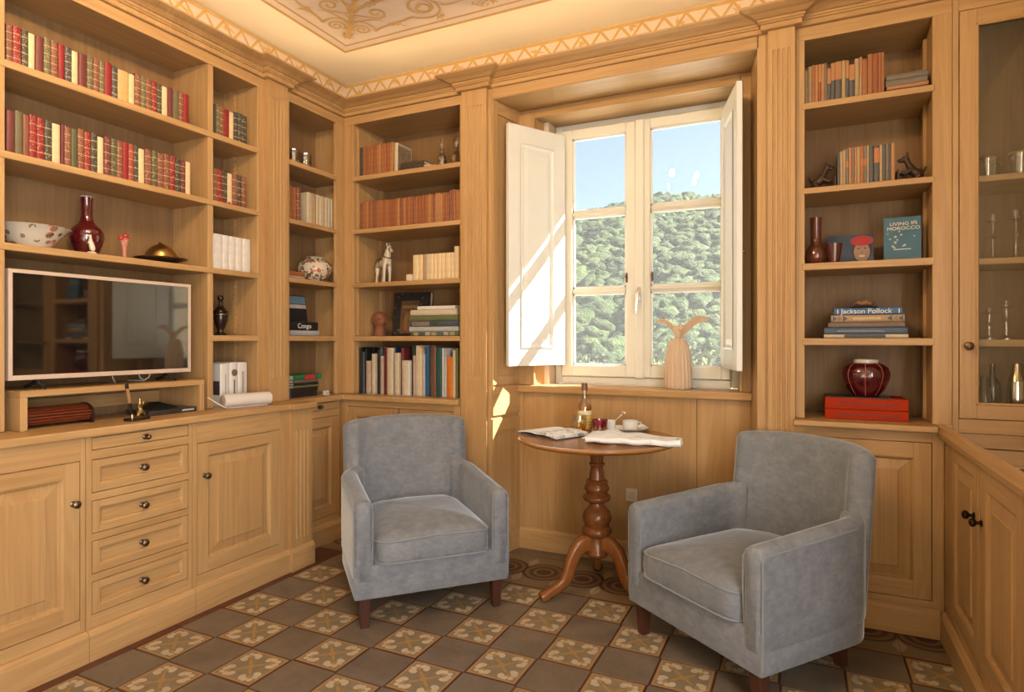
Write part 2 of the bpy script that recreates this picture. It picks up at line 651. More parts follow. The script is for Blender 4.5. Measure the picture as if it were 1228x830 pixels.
# border row on the cabinet side of the floor and the tiles behind the camera
me_s = MB().box(-0.0, 0.2, -PY / 2 + 0.0008, PY / 2 - 0.0008, -0.006, 0.0).mesh('border_tile', 0.001)
me_s.materials.append(plain('border_red_tile', (0.10, 0.032, 0.02), 0.45, vary=0.3, vscale=15))
for j in range(-3, 6):
    o = new_obj('border_tile', me_s, None, floor, False)
    o.location = (CX0 - 2.5 * PX - 0.2, CY0 + j * PY, 0)
rest = MB()
for i in range(-5, 15):
    for j in range(-16, -5):
        x, y = CX0 + i * PX, CY0 + j * PY
        if XL + 0.1 < x < XR - 0.1 and y > YREAR + 0.1:
            rest.box(x - PX / 2 + 0.0008, x + PX / 2 - 0.0008, y - PY / 2 + 0.0008, y + PY / 2 - 0.0008, -0.006, 0)
ro = rest.build('far_tiles', TILE_PLAIN, floor)
ro['kind'] = 'stuff'

# ---- walls
WALLM = plain('plaster', (0.74, 0.60, 0.40), 0.9, vary=0.03)
STONE = plain('outside_render', (0.70, 0.62, 0.50), 0.9, vary=0.08)
wl_ = struct(MB().box(XL - 0.12, XL, YREAR - 0.1, YB + 0.5, -0.06, ZC + 0.1).build('wall_left', FRIEZE))
wr_ = empty('wall_right')
struct(wr_)
for q in ((YREAR - 0.1, -1.45, -0.06, ZC + 0.1), (0.35, YB + 0.5, -0.06, ZC + 0.1), (-1.45, 0.35, -0.06, 0.35), (-1.45, 0.35, 2.35, ZC + 0.1)):
    MB().box(XR, XR + 0.12, q[0], q[1], q[2], q[3]).build('masonry', WALLM, wr_)
WX0, WX1, WZ0, WZ1, WYO = -1.358, -0.307, 0.94, 2.600, 3.905      # masonry opening of the window
wb = empty('wall_back')
struct(wb)
MB().box(XL, WX0, YB, 3.53, -0.06, ZC + 0.1).build('masonry', FRIEZE, wb)
MB().box(XL, -1.52, 3.53, WYO, -0.06, ZC + 0.1).build('masonry', STONE, wb)
MB().box(WX1, XR, YB, WYO, -0.06, ZC + 0.1).build('masonry', FRIEZE, wb)
MB().box(-1.52, WX1, 3.53, WYO, -0.06, WZ0 - 0.03).build('masonry', STONE, wb)
MB().box(WX0, WX1, YB, 3.53, -0.06, WZ0 - 0.03).build('masonry', STONE, wb)
MB().box(-1.52, WX1, 3.53, WYO, WZ1, ZC + 0.1).build('masonry', STONE, wb)
MB().box(WX0, WX1, YB, 3.53, 2.487, ZC + 0.1).build('masonry', FRIEZE, wb)
struct(MB().box(XL, XR, YREAR - 0.12, YREAR, -0.06, ZC + 0.1).build('wall_rear', WALLM))
# unseen side window, added to frame the daylight area light
w2 = empty('added_side_window', (XR + 0.03, -0.55, 0.35))
struct(w2)
for y in (-1.42, -0.55, 0.32):
    MB().box(XR + 0.01, XR + 0.035, y - 0.03, y + 0.03, 0.35, 2.35).build('stile', SASHW, w2)
for z in (0.38, 1.35, 2.32):
    MB().box(XR + 0.012, XR + 0.033, -1.45, 0.35, z - 0.025, z + 0.025).build('rail', SASHW, w2)

# ---- ceiling with its painted panel
ceil = struct(MB().box(XL - 0.1, XR + 0.1, YREAR - 0.1, YB + 0.4, ZC, ZC + 0.1).build('ceiling', CREAMWALL))
IX, IY = -2.547, 2.972
MB().box(IX, 0.8, -1.3, IY, ZC - 0.002, ZC + 0.001).build('painted_panel', MAUVE, ceil)
zc = ZC - 0.003
def flat_ring(name, x0, x1, y0, y1, t, mat):
    mb = MB()
    for q in ((x0, x1, y0, y0 + t), (x0, x1, y1 - t, y1), (x0, x0 + t, y0 + t, y1 - t), (x1 - t, x1, y0 + t, y1 - t)):
        mb.box(q[0], q[1], q[2], q[3], zc - 0.001, zc)
    return mb.build(name, mat, ceil)
flat_ring('painted_border', IX, 0.8, -1.3, IY, 0.018, OCHRE)
flat_ring('painted_border', IX + 0.062, 0.738, -1.238, IY - 0.062, 0.012, OCHRE)

RIB = [0]
def ribbon(mb, pts, w0, w1=None, z=None, to3=None):
    """flat brush stroke through plan points, width from w0 to w1"""
    w1 = w0 if w1 is None else w1
    pts = [Vector(p) for p in pts]
    n = len(pts)
    v = []
    RIB[0] = (RIB[0] + 1) % 60
    for i, p in enumerate(pts):
        t = (pts[min(i + 1, n - 1)] - pts[max(i - 1, 0)])
        t = t.normalized() if t.length > 1e-9 else Vector((1, 0))
        m = Vector((-t.y, t.x)) * ((w0 + (w1 - w0) * i / (n - 1)) / 2)
        for q in (p + m, p - m):
            v.append(to3(q))
    mb.add(v, [(2 * i, 2 * i + 1, 2 * i + 3, 2 * i + 2) for i in range(n - 1)])

def spiral(c, R, turns, sgn, phase, tail=()):
    """points of a scroll: from the eye outwards, then along a tail"""
    pts = []
    N = int(16 * turns) + 6
    for i in range(N):
        t = i / (N - 1)
        r = R * (0.14 + 0.86 * t)
        a = phase + sgn * 2 * PI * turns * (t - 1)
        pts.append(Vector((c[0] + r * math.cos(a), c[1] + r * math.sin(a))))
    return pts + [Vector(q) for q in tail]
def bez(a, b, c, d, n=14):
    out = []
    for i in range(n + 1):
        t = i / n
        out.append(Vector(a) * (1 - t) ** 3 + Vector(b) * 3 * t * (1 - t) ** 2 + Vector(c) * 3 * t * t * (1 - t) + Vector(d) * t ** 3)
    return out
def corner_ornament(cx, cy, sx, sy):
    rq = random.Random(2)
    strokes = []
    def leaf(p, d, L, w):
        p, d = Vector(p), Vector(d).normalized()
        strokes.append(([p, p + d * L * 0.45, p + d * L], w, w * 0.15))
    def half(f):
        # small paired volutes either side of the diagonal
        f(spiral((0.205, 0.105), 0.052, 1.6, 1, 2.4, [(0.150, 0.150), (0.115, 0.165)]), 0.013, 0.012)
        f(bez((0.265, 0.06), (0.30, 0.13), (0.27, 0.19), (0.20, 0.20)), 0.016, 0.010)
        f(bez((0.20, 0.20), (0.26, 0.17), (0.34, 0.19), (0.37, 0.13)), 0.014, 0.008)
        f(spiral((0.385, 0.215), 0.055, 1.3, -1, 4.2, [(0.30, 0.22), (0.25, 0.27)]), 0.015, 0.012)
        f(bez((0.30, 0.30), (0.36, 0.28), (0.42, 0.34), (0.50, 0.30)), 0.022, 0.010)
        f(spiral((0.50, 0.335), 0.05, 1.2, 1, 3.6, [(0.43, 0.37), (0.38, 0.40)]), 0.014, 0.012)
        # long stem running out to the big volute
        f(bez((0.265, 0.06), (0.34, 0.10), (0.42, 0.06), (0.53, 0.10)), 0.015, 0.012)
        f(spiral((0.64, 0.16), 0.115, 1.9, -1, 3.7, [(0.50, 0.09)]), 0.014, 0.013)
        f(spiral((0.64, 0.16), 0.075, 1.0, 1, 1.0), 0.010, 0.008)
        f(bez((0.75, 0.14), (0.82, 0.10), (0.88, 0.16), (0.97, 0.10)), 0.012, 0.006)
        f(spiral((1.16, 0.16), 0.09, 1.5, 1, 3.3, [(1.03, 0.12)]), 0.012, 0.010)
        f(bez((1.25, 0.14), (1.36, 0.05), (1.45, 0.18), (1.58, 0.10)), 0.012, 0.008)
    lst = []
    half(lambda pts, a, b: lst.append((pts, a, b)))
    for pts, a, b in lst:
        strokes.append((pts, a, b))
        strokes.append(([Vector((q.y, q.x)) for q in pts], a, b))
    # acanthus stem on the diagonal, rosette in the corner
    strokes.append((bez((0.07, 0.07), (0.2, 0.2), (0.3, 0.3), (0.62, 0.62)), 0.026, 0.014))
    for k in range(12):
        t = 0.09 + 0.045 * k
        for sg in (1, -1):
            leaf((t, t), (0.55 + 0.5 * sg, 0.55 - 0.5 * sg), 0.055 - 0.001 * k, 0.022)
    for k in range(9):
        a = 2 * PI * k / 9
        leaf((0.085, 0.085), (math.cos(a), math.sin(a)), 0.042, 0.020)
    for (u, v_) in ((0.42, 0.07), (0.70, 0.03), (0.62, 0.29), (0.93, 0.07), (1.00, 0.05), (0.97, 0.16), (1.32, 0.07), (0.30, 0.42), (0.55, 0.44)):
        for q in ((u, v_), (v_, u)):
            for k in range(8):
                a = rq.uniform(0, 2 * PI)
                leaf((q[0] + rq.uniform(-0.03, 0.03), q[1] + rq.uniform(-0.02, 0.02)), (math.cos(a), math.sin(a)), rq.uniform(0.02, 0.05), 0.014)
    mb = MB()
    for pts, a, b in strokes:
        ribbon(mb, pts, a, b, to3=lambda q: (cx + sx * q.x, cy + sy * q.y, zc - 0.0012 - RIB[0] * 0.00008))
    return mb.build('painted_scrollwork', OCHRE_DIM, ceil)
corner_ornament(IX + 0.075, IY - 0.075, 1, -1)
corner_ornament(0.725, IY - 0.075, -1, -1)

# ---- painted lattice frieze above the cornice
def frieze(wall, to3, u0, u1, seed):
    rnd = random.Random(seed)
    z0, z1, per = 2.868, 2.945, 0.118
    mb = MB()
    n = int((u1 - u0) / per)
    pts = []
    for i in range(n + 1):
        pts += [(u0 + i * per, z0), (u0 + (i + 0.5) * per, z1)]
    for a, b in zip(pts[:-1], pts[1:]):
        ribbon(mb, [a, b], 0.014, to3=to3)
    ribbon(mb, [(u0, z1 + 0.008), (u1, z1 + 0.008)], 0.02, to3=to3)
    mb.build('painted_lattice', OCHRE, wall)
    mb = MB()
    for i in range(int((u1 - u0) / 0.27)):
        c = Vector((u0 + 0.13 + i * 0.27 + rnd.uniform(-0.04, 0.04), rnd.uniform(2.89, 2.93)))
        for k in range(7):
            a = rnd.uniform(0, 2 * PI)
            d = Vector((math.cos(a), math.sin(a) * 0.6))
            ribbon(mb, [c, c + d * 0.025, c + d * rnd.uniform(0.035, 0.06)], 0.015, 0.002, to3=to3)
    mb.build('painted_leaves', OCHRE_DIM, wall)
frieze(wl_, lambda q: (XL + 0.002 + RIB[0] * 0.00008, q[0], q[1]), -1.0, YB, 3)
frieze(wb, lambda q: (q[0], YB - 0.002 - RIB[0] * 0.00008, q[1]), XL, XR, 4)

# ---- cornice, mitred round the pilasters
PO = 0.036
cpath = [(XU, 0.3), (XU, 2.385), (XU + PO, 2.385), (XU + PO, 2.54), (XU, 2.54), (XU, YU), (-1.745, YU), (-1.745, YU - PO), (-1.567, YU - PO), (-1.567, YU),
         (-0.162, YU), (-0.162, YU - PO), (-0.026, YU - PO), (-0.026, YU), (XR, YU)]
cprof = [(-0.030, 2.588), (0.012, 2.588), (0.016, 2.591), (0.016, 2.609), (0.024, 2.612), (0.024, 2.617), (0.030, 2.620), (0.030, 2.629), (0.040, 2.631), (0.048, 2.636),
         (0.062, 2.643), (0.082, 2.649), (0.094, 2.654), (0.100, 2.656), (0.100, 2.665), (-0.030, 2.665)]
co = struct(sweep(cprof, cpath).build('trim_1', WX))
co['label'] = 'moulded oak cornice running round the top of the bookcases'
struct(MB().box(XL, XU - 0.028, 0.3, YB, 2.60, 2.6645).build('trim_11', WY))
struct(MB().box(XU - 0.028, XR, YU + 0.028, YB, 2.60, 2.6645).build('trim_12', WX))
# frieze rail under the cornice above the bookcases
def rail(name, q):
    return struct(MB().box(*q).build(name, WX if abs(q[1] - q[0]) > abs(q[3] - q[2]) else WY, None, 0.0015))

# ---- fluted pilasters
def pilaster(name, fr, u0, u1, z0, z1, w, flutes=5, zf0=None, zf1=None, depth=0.05, base=None, mat=WZ):
    t = empty(name, fr((u0 + u1) / 2, 0, 0))
    struct(t)
    zf0 = z0 + 0.06 if zf0 is None else zf0
    zf1 = z1 - 0.06 if zf1 is None else zf1
    # cross-section with flutes
    m = (u1 - u0) * 0.14
    step = (u1 - u0 - 2 * m) / flutes
    pts = [(u0, -depth), (u0, w)]
    for i in range(flutes):
        a = u0 + m + i * step
        c = a + step / 2
        r = step * 0.30
        pts += [(c - r, w), (c - r * 0.7, w - r * 0.75), (c, w - r * 1.0), (c + r * 0.7, w - r * 0.75), (c + r, w)]
    pts += [(u1, w), (u1, -depth)]
    mb = MB()
    n = len(pts)
    v = [fr(u, zf0, ww) for u, ww in pts] + [fr(u, zf1, ww) for u, ww in pts]
    f = [tuple(range(n)), tuple(range(n, 2 * n))] + [(i, (i + 1) % n, n + (i + 1) % n, n + i) for i in range(n)]
    mb.add(v, f)
    mb.build('fluted_shaft', mat, t)
    mb = fbox(MB(), fr, u0, u1, zf1, z1, -depth, w)
    mb.build('top_block', mat, t)
    mb = fbox(MB(), fr, u0, u1, z0, zf0, -depth, w)
    mb.build('bottom_block', mat, t)
    if base:
        bw, bz = base
        pr = [(0, z0), (bw, z0), (bw, z0 + bz - 0.02), (bw - 0.012, z0 + bz), (0, z0 + bz)]
        mb = MB()
        v = [fr(u0 - 0.006, z, ww) for ww, z in pr] + [fr(u1 + 0.006, z, ww) for ww, z in pr]
        k = len(pr)
        mb.add(v, [tuple(range(k)), tuple(range(k, 2 * k))] + [(i, (i + 1) % k, k + (i + 1) % k, k + i) for i in range(k)])
        mb.build('plinth_block', WY, t)
    return t
fL, fB = FR['L'](XU), FR['B'](YU)
pilaster('trim_2', fL, 2.395, 2.53, 0.872, 2.59, 0.03, 4, 1.0, 2.50)
pilaster('trim_3', FR['L'](-2.425), 2.395, 2.545, 0.0, 0.838, 0.02, 4, 0.16, 0.73, base=(0.035, 0.118))
pilaster('trim_4', fB, -1.735, -1.577, 0.0, 2.59, 0.03, 5, 1.0, 2.50)
pilaster('trim_5', fB, -0.150, -0.038, 0.0, 2.59, 0.03, 4, 0.16, 2.50)
MB().box(-1.577, -1.562, YU - 0.006, YU + 0.06, 0, 2.59)
struct(fbox(MB(), fB, -1.577, -1.558, 0, 2.59, -0.06, 0.004).build('trim_6', WZ))
struct(fbox(MB(), fB, -0.195, -0.150, 0, 2.59, -0.06, 0.004).build('trim_7', WZ))
struct(fbox(MB(), fB, -1.562, -0.190, 2.5325, 2.587, 0.0005, 0.004).build('trim_8', WX))

# ---- window niche: splayed jambs, soffit, inner frame, reveals, sill, dado
nich = empty('trim_9', (-0.87, 3.2, 0))
struct(nich)
nich['label'] = 'panelled oak window niche with splayed jambs'
YN = 3.265
def quad_slab(pts, name, mat, d, parent=nich):
    """pts: four corners; thickened along d"""
    d = Vector(d)
    v = [Vector(p) for p in pts] + [Vector(p) + d for p in pts]
    return MB().add(v, [(0, 1, 2, 3), (7, 6, 5, 4), (0, 4, 5, 1), (1, 5, 6, 2), (2, 6, 7, 3), (3, 7, 4, 0)]).build(name, mat, parent)
jl0, jl1 = (-1.560, YU), (-1.505, YN)
jr0, jr1 = (-0.193, YU), (-0.243, YN)
quad_slab([(*jl0, 0), (*jl1, 0), (*jl1, 2.53), (*jl0, 2.53)], 'jamb_left', WZ, (-0.03, 0.0, 0))
quad_slab([(*jr0, 0), (*jr1, 0), (*jr1, 2.53), (*jr0, 2.53)], 'jamb_right', WZ, (0.03, 0.0, 0))
# jamb panel frame (proud stiles and rails on the left jamb)
def onj(t, z, w):
    x = jl0[0] + (jl1[0] - jl0[0]) * t
    y = jl0[1] + (jl1[1] - jl0[1]) * t
    n = Vector((jl1[1] - jl0[1], -(jl1[0] - jl0[0]), 0)).normalized()
    return (x + n.x * w, y + n.y * w, z)
def jbox(t0, t1, z0, z1, w, nm, mt):
    v = [onj(t, z, ww) for ww in (0, w) for (t, z) in ((t0, z0), (t1, z0), (t1, z1), (t0, z1))]
    MB().add(v, [(0, 1, 2, 3), (7, 6, 5, 4), (0, 4, 5, 1), (1, 5, 6, 2), (2, 6, 7, 3), (3, 7, 4, 0)]).build(nm, mt, nich)
for (z0, z1) in ((0.12, 0.765), (0.955, 2.53)):
    jbox(0.0, 0.17, z0, z1, 0.01, 'stile', WZ)
    jbox(0.83, 1.0, z0, z1, 0.01, 'stile', WZ)
    jbox(0.17, 0.83, z1 - 0.07, z1, 0.01, 'rail', WY)
    jbox(0.17, 0.83, z0, z0 + 0.05, 0.01, 'rail', WY)
jbox(0.0, 1.0, 0.785, 0.945, 0.012, 'rail', WY)
jbox(0.0, 1.0, 0.0, 0.12, 0.014, 'baseboard', WY)
quad_slab([(*jl0, 2.53), (*jr0, 2.53), (*jr1, 2.53), (*jl1, 2.53)], 'soffit', WX, (0, 0, 0.03))
# inner frame in the plane of the niche back
xa, xb = -1.405, -0.288
MB().box(jl1[0] - 0.02, xa, YN - 0.012, YN + 0.03, 0.9445, 2.53).build('stile', WZ, nich, 0.003)
MB().box(xb, jr1[0] + 0.02, YN - 0.012, YN + 0.03, 0.9445, 2.53).build('stile', WZ, nich, 0.003)
MB().box(xa, xb, YN - 0.012, YN + 0.03, 2.483, 2.53).build('head_rail', WX, nich, 0.003)
for q in ((xa - 0.012, xa + 0.004, 0.9445, 2.49), (xb - 0.004, xb + 0.012, 0.9445, 2.49)):
    MB().box(q[0], q[1], YN - 0.02, YN, q[2], q[3]).build('bead', WZ, nich, 0.004)
MB().box(xa - 0.012, xb + 0.012, YN - 0.02, YN, 2.476, 2.492).build('bead', WX, nich, 0.004)
quad_slab([(xa, YN + 0.03, 0.94), (WX0 + 0.004, 3.47, 0.94), (WX0 + 0.004, 3.47, 2.485), (xa, YN + 0.03, 2.485)], 'reveal', WZ, (-0.04, 0.0, 0))
quad_slab([(xb, YN + 0.03, 0.94), (WX1 - 0.004, 3.47, 0.94), (WX1 - 0.004, 3.47, 2.485), (xb, YN + 0.03, 2.485)], 'reveal', WZ, (0.04, 0.0, 0))
quad_slab([(xa - 0.03, YN + 0.03, 2.483), (xb + 0.03, YN + 0.03, 2.483), (xb + 0.03, 3.475, 2.483), (xa - 0.03, 3.475, 2.483)], 'soffit', WX, (0, 0, 0.04))
# dado panels under the sill, skirting
MB().box(jl1[0] - 0.01, -0.502, YN + 0.004, YN + 0.03, 0.1, 0.92).build('dado_panel', WZ, nich, 0.0015)
MB().box(-0.500, jr1[0] + 0.01, YN + 0.004, YN + 0.03, 0.1, 0.92).build('dado_panel', WZ, nich, 0.0015)
MB().box(jl1[0] - 0.012, jl1[0] + 0.03, YN - 0.008, YN + 0.02, 0.115, 0.92).build('dado_stile', WZ, nich, 0.002)
bb = MB()
pr = [(0.0, 0.0), (0.022, 0.0), (0.022, 0.105), (0.014, 0.118), (0.0, 0.122)]
bb = sweep([(w, z) for w, z in pr], [(jl1[0] - 0.01, YN + 0.006), (jr1[0] + 0.01, YN + 0.006)])
struct(bb.build('baseboard_back', WX))
sill = struct(MB().box(jl1[0] - 0.025, jr1[0] + 0.02, YN - 0.035, 3.47, 0.902, 0.944).build('window_sill', WX, None, 0.008, 2))
sill.name = 'trim_10'
sock = empty('wall_socket', (-0.841, YN, 0.36))
tag(sock, 'small pale socket plate low on the dado under the window', 'socket')
MB().box(-0.872, -0.81, YN - 0.004, YN + 0.004, 0.335, 0.405).build('plate', plain('socket_plate', (0.62, 0.50, 0.33), 0.4), sock, 0.002)
MB().box(-0.86, -0.822, YN - 0.006, YN, 0.350, 0.390).build('insert', plain('socket_insert', (0.55, 0.44, 0.3), 0.4), sock, 0.001)

# ---- the window: frame, two sashes of three panes, shutters
win = empty('window_1', (-0.832, 3.475, 0.944))
struct(win)
YW = 3.475
def bar(name, x0, x1, y0, y1, z0, z1, parent, mat=SASHW, bv=0.004):
    return MB().box(x0, x1, y0, y1, z0, z1).build(name, mat, parent, bv)
bar('frame_stile', WX0 + 0.002, WX0 + 0.045, YW - 0.01, YW + 0.06, 0.944, 2.484, win)
bar('frame_stile', WX1 - 0.045, WX1 - 0.002, YW - 0.01, YW + 0.06, 0.944, 2.484, win)
bar('frame_head', WX0 + 0.045, WX1 - 0.045, YW - 0.01, YW + 0.06, 2.448, 2.484, win)
bar('frame_foot', WX0 + 0.045, WX1 - 0.045, YW - 0.014, YW + 0.06, 0.944, 0.988, win)
xm = -0.840
GZ = [(1.056, 1.474), (1.508, 1.926), (1.960, 2.390)]
def sash(x0, x1, gx0, gx1):
    s = empty('sash', (0, 0, 0))
    s.parent = win
    s.location = Vector((x0, YW, 0.99)) - win.location
    y0, y1 = YW - 0.028, YW + 0.03
    bar('stile', x0, gx0, y0, y1, 0.990, 2.446, s)
    bar('stile', gx1, x1, y0, y1, 0.990, 2.446, s)
    bar('rail', gx0, gx1, y0, y1, 0.990, GZ[0][0], s)
    bar('rail', gx0, gx1, y0, y1, GZ[2][1], 2.446, s)
    for a, b in ((GZ[0][1], GZ[1][0]), (GZ[1][1], GZ[2][0])):
        bar('muntin', gx0, gx1, y0 + 0.006, y1, a, b, s, SASHW, 0.006)
        bar('muntin_bead', gx0, gx1, y0 - 0.004, y0 + 0.012, (a + b) / 2 - 0.006, (a + b) / 2 + 0.006, s, SASHW, 0.004)
    for a, b in GZ:
        # glazing bead, then the pane
        for q in ((gx0, gx0 + 0.009, a, b), (gx1 - 0.009, gx1, a, b), (gx0, gx1, a, a + 0.009), (gx0, gx1, b - 0.009, b)):
            bar('glazing_bead', q[0], q[1], y0 + 0.012, y0 + 0.03, q[2], q[3], s, WHITE, 0)
        bar('pane', gx0, gx1, YW + 0.004, YW + 0.008, a, b, s, PANE, 0)
    return s
def X_at(px):
    return px
s1 = sash(WX0 + 0.047, xm - 0.002, -1.243, -0.920)
s2 = sash(xm + 0.002, WX1 - 0.047, -0.782, -0.400)
bar('astragal', xm - 0.026, xm + 0.026, YW - 0.042, YW - 0.028, 0.985, 2.447, win, SASHW, 0.006)
# handle: plate, neck and lever on the astragal
hd = MB().box(xm - 0.011, xm + 0.011, YW - 0.047, YW - 0.041, 1.42, 1.50).build('handle_plate', CHROME, win, 0.003)
MB().lathe([(0.0085, 0), (0.0085, 0.03), (0.011, 0.034), (0.011, 0.046), (0.0, 0.048)], 14).xform(Matrix.Translation((xm, YW - 0.047, 1.465)) @ Matrix.Rotation(PI / 2, 4, 'X')).build('handle_neck', CHROME, win, 0, 1, True)
MB().tube([(xm, YW - 0.088, 1.47), (xm + 0.001, YW - 0.09, 1.44), (xm - 0.004, YW - 0.085, 1.39), (xm - 0.006, YW - 0.083, 1.355)], [0.007, 0.008, 0.007, 0.006], 10).build('handle_lever', CHROME, win, 0, 1, True)
for dx in (-0.075, 0.072):
    MB().box(xm + dx - 0.006, xm + dx + 0.006, YW - 0.036, YW - 0.028, 1.53, 1.585).build('shutter_catch', BRASS_OLD, win, 0.002)
    MB().tube([(xm + dx, YW - 0.036, 1.575), (xm + dx, YW - 0.05, 1.57), (xm + dx, YW - 0.052, 1.555)], 0.004, 8).build('catch_hook', BRASS_OLD, win)
# insect screen outside the glass, with its thin frame and middle bar
bar('screen_frame', -1.515, -1.495, WYO - 0.02, WYO - 0.005, 0.92, 2.595, win, WHITE, 0)
bar('screen_frame', WX1 - 0.03, WX1 - 0.01, WYO - 0.02, WYO - 0.005, 0.92, 2.595, win, WHITE, 0)
bar('insect_screen', -1.495, WX1 - 0.03, WYO - 0.012, WYO - 0.0115, 0.92, 2.595, win, SCREEN, 0)

def shutter(hinge, ang, width, side):
    """panelled inner shutter; local x runs from the hinge to the free edge, z up"""
    s = empty('shutter', Vector(hinge) - win.location)
    s.parent = win
    s.rotation_euler = (0, 0, ang)
    z0, z1, t = 0.0, 1.352, 0.026
    fr = lambda u, v, w: (u, -side * w, v)
    st = 0.085
    for q in ((0, st, z0, z1), (width - st, width, z0, z1), (st, width - st, z0, z0 + 0.1), (st, width - st, z1 - 0.10, z1)):
        a = fbox(MB(), fr, q[0], q[1], q[2], q[3], -t / 2, t / 2)
        a.build('stile' if q[3] - q[2] > 1 else 'rail', SHUT, s, 0.0015, wc=False)
    for sg in (1, -1):
        f2 = (lambda sg: (lambda u, v, w: (u, -side * sg * w, v)))(sg)
        u0, u1, v0, v1 = st - 0.002, width - st + 0.002, 0.098, z1 - 0.098
        rg = frings(f2, [(u0, u1, v0, v1, t / 2 + 0.003), (u0 + 0.008, u1 - 0.008, v0 + 0.008, v1 - 0.008, t / 2 + 0.006), (u0 + 0.016, u1 - 0.016, v0 + 0.016, v1 - 0.016, t / 2 - 0.003),
                         (u0 + 0.024, u1 - 0.024, v0 + 0.024, v1 - 0.024, t / 2 - 0.006), (u0 + 0.052, u1 - 0.052, v0 + 0.052, v1 - 0.052, t / 2 + 0.001), (u0 + 0.056, u1 - 0.056, v0 + 0.056, v1 - 0.056, t / 2 + 0.001)])
        rg.build('raised_panel', SHUT, s, wc=False)
    for z in (0.18, 1.18):
        MB().lathe([(0.006, 0), (0.006, 0.07)], 10, (0.0, -side * 0.0, z - 0.035)).build('hinge', SHUT, s, wc=False)
    return s
hl = (-1.290, YW - 0.045, 1.057)
shutter(hl, math.atan2(3.09 - hl[1], -1.485 - hl[0]), 0.405, 1)
hr = (-0.388, YW - 0.045, 1.057)
shutter(hr, math.atan2(3.075 - hr[1], -0.283 - hr[0]), 0.405, 1)
MB().lathe([(0.0, 0), (0.008, 0.002), (0.010, 0.008), (0.006, 0.016), (0.005, 0.022)], 12).xform(Matrix.Translation((-0.270, YN - 0.016, 1.64)) @ Matrix.Rotation(PI / 2, 4, 'X')).build('shutter_stop', CHROME, nich, 0, 1, True)
# ================================================================== fitted furniture
BACKX = -2.85
def knob(fr, u, v, parent, mat=BRASS_OLD, r=0.0145):
    """turned knob standing out of a face"""
    prof = [(0.011, 0), (0.011, 0.003), (0.0055, 0.006), (0.0055, 0.014), (0.0115, 0.018), (r, 0.024), (r * 0.93, 0.030), (r * 0.55, 0.034), (1e-5, 0.0355)]
    a, b, c = Vector(fr(u, v, 0)), Vector(fr(u, v, 1)) - Vector(fr(u, v, 0)), None
    q = Vector((0, 0, 1)).rotation_difference(b).to_matrix().to_4x4()
    return MB().lathe(prof, 16).xform(Matrix.Translation(a) @ q).build('knob', mat, parent, 0, 1, True)

def panel_door(fr, u0, u1, v0, v1, parent, kn=None, name='door', st=0.056, th=0.02, gm=WZ, knobmat=BRASS_OLD, keyed=False):
    """framed door with a raised-and-fielded panel; parts under the door"""
    d = empty(name, (0, 0, 0))
    d.parent = parent
    d.location = Vector(fr((u0 + u1) / 2, v0, 0)) - parent.location
    hor = WX if abs(fr(1, 0, 0)[0] - fr(0, 0, 0)[0]) > 0.5 else WY
    for q in ((u0, u0 + st), (u1 - st, u1)):
        fbox(MB(), fr, q[0], q[1], v0, v1, -th, 0).build('stile', gm, d, 0.0012)
    for q in ((v0, v0 + st + 0.005), (v1 - st, v1)):
        fbox(MB(), fr, u0 + st, u1 - st, q[0], q[1], -th, 0).build('rail', hor, d, 0.0012)
    a, b, c, e = u0 + st, u1 - st, v0 + st + 0.005, v1 - st
    k = 0.010
    fl = min(0.042, (b - a) * 0.2, (e - c) * 0.25)
    frings(fr, [(a, b, c, e, -0.001), (a + k * 0.5, b - k * 0.5, c + k * 0.5, e - k * 0.5, -0.003), (a + k, b - k, c + k, e - k, -0.012),
                (a + k + 0.003, b - k - 0.003, c + k + 0.003, e - k - 0.003, -0.013), (a + k + fl, b - k - fl, c + k + fl, e - k - fl, -0.006),
                (a + k + fl + 0.003, b - k - fl - 0.003, c + k + fl + 0.003, e - k - fl - 0.003, -0.002), (a + k + fl + 0.006, b - k - fl - 0.006, c + k + fl + 0.006, e - k - fl - 0.006, -0.002)]).build('panel', gm, d)
    if kn:
        knob(fr, kn[0], kn[1], d, knobmat)
    return d

def drawer(fr, u0, u1, v0, v1, parent, flush=False):
    d = empty('drawer', (0, 0, 0))
    d.parent = parent
    d.location = Vector(fr((u0 + u1) / 2, v0, 0)) - parent.location
    hor = WX if abs(fr(1, 0, 0)[0] - fr(0, 0, 0)[0]) > 0.5 else WY
    if flush:
        fbox(MB(), fr, u0, u1, v0, v1, -0.02, 0).build('front', hor, d, 0.001)
        knob(fr, (u0 + u1) / 2 + 0.005, (v0 + v1) / 2, d, BRASS_OLD, 0.010)
        return d
    st = 0.028
    for q in ((u0, u0 + st), (u1 - st, u1)):
        fbox(MB(), fr, q[0], q[1], v0, v1, -0.02, 0).build('stile', WZ, d, 0.001)
    for q in ((v0, v0 + st), (v1 - st, v1)):
        fbox(MB(), fr, u0 + st, u1 - st, q[0], q[1], -0.02, 0).build('rail', hor, d, 0.001)
    a, b, c, e = u0 + st, u1 - st, v0 + st, v1 - st
    frings(fr, [(a, b, c, e, -0.001), (a + 0.006, b - 0.006, c + 0.006, e - 0.006, -0.004), (a + 0.009, b - 0.009, c + 0.009, e - 0.009, -0.012), (a + 0.010, b - 0.010, c + 0.010, e - 0.010, -0.012)]).build('panel', hor, d)
    f2 = lambda u, v, w: fr(u, v, w - 0.012)
    knob(f2, (u0 + u1) / 2, (v0 + v1) / 2, d)
    return d

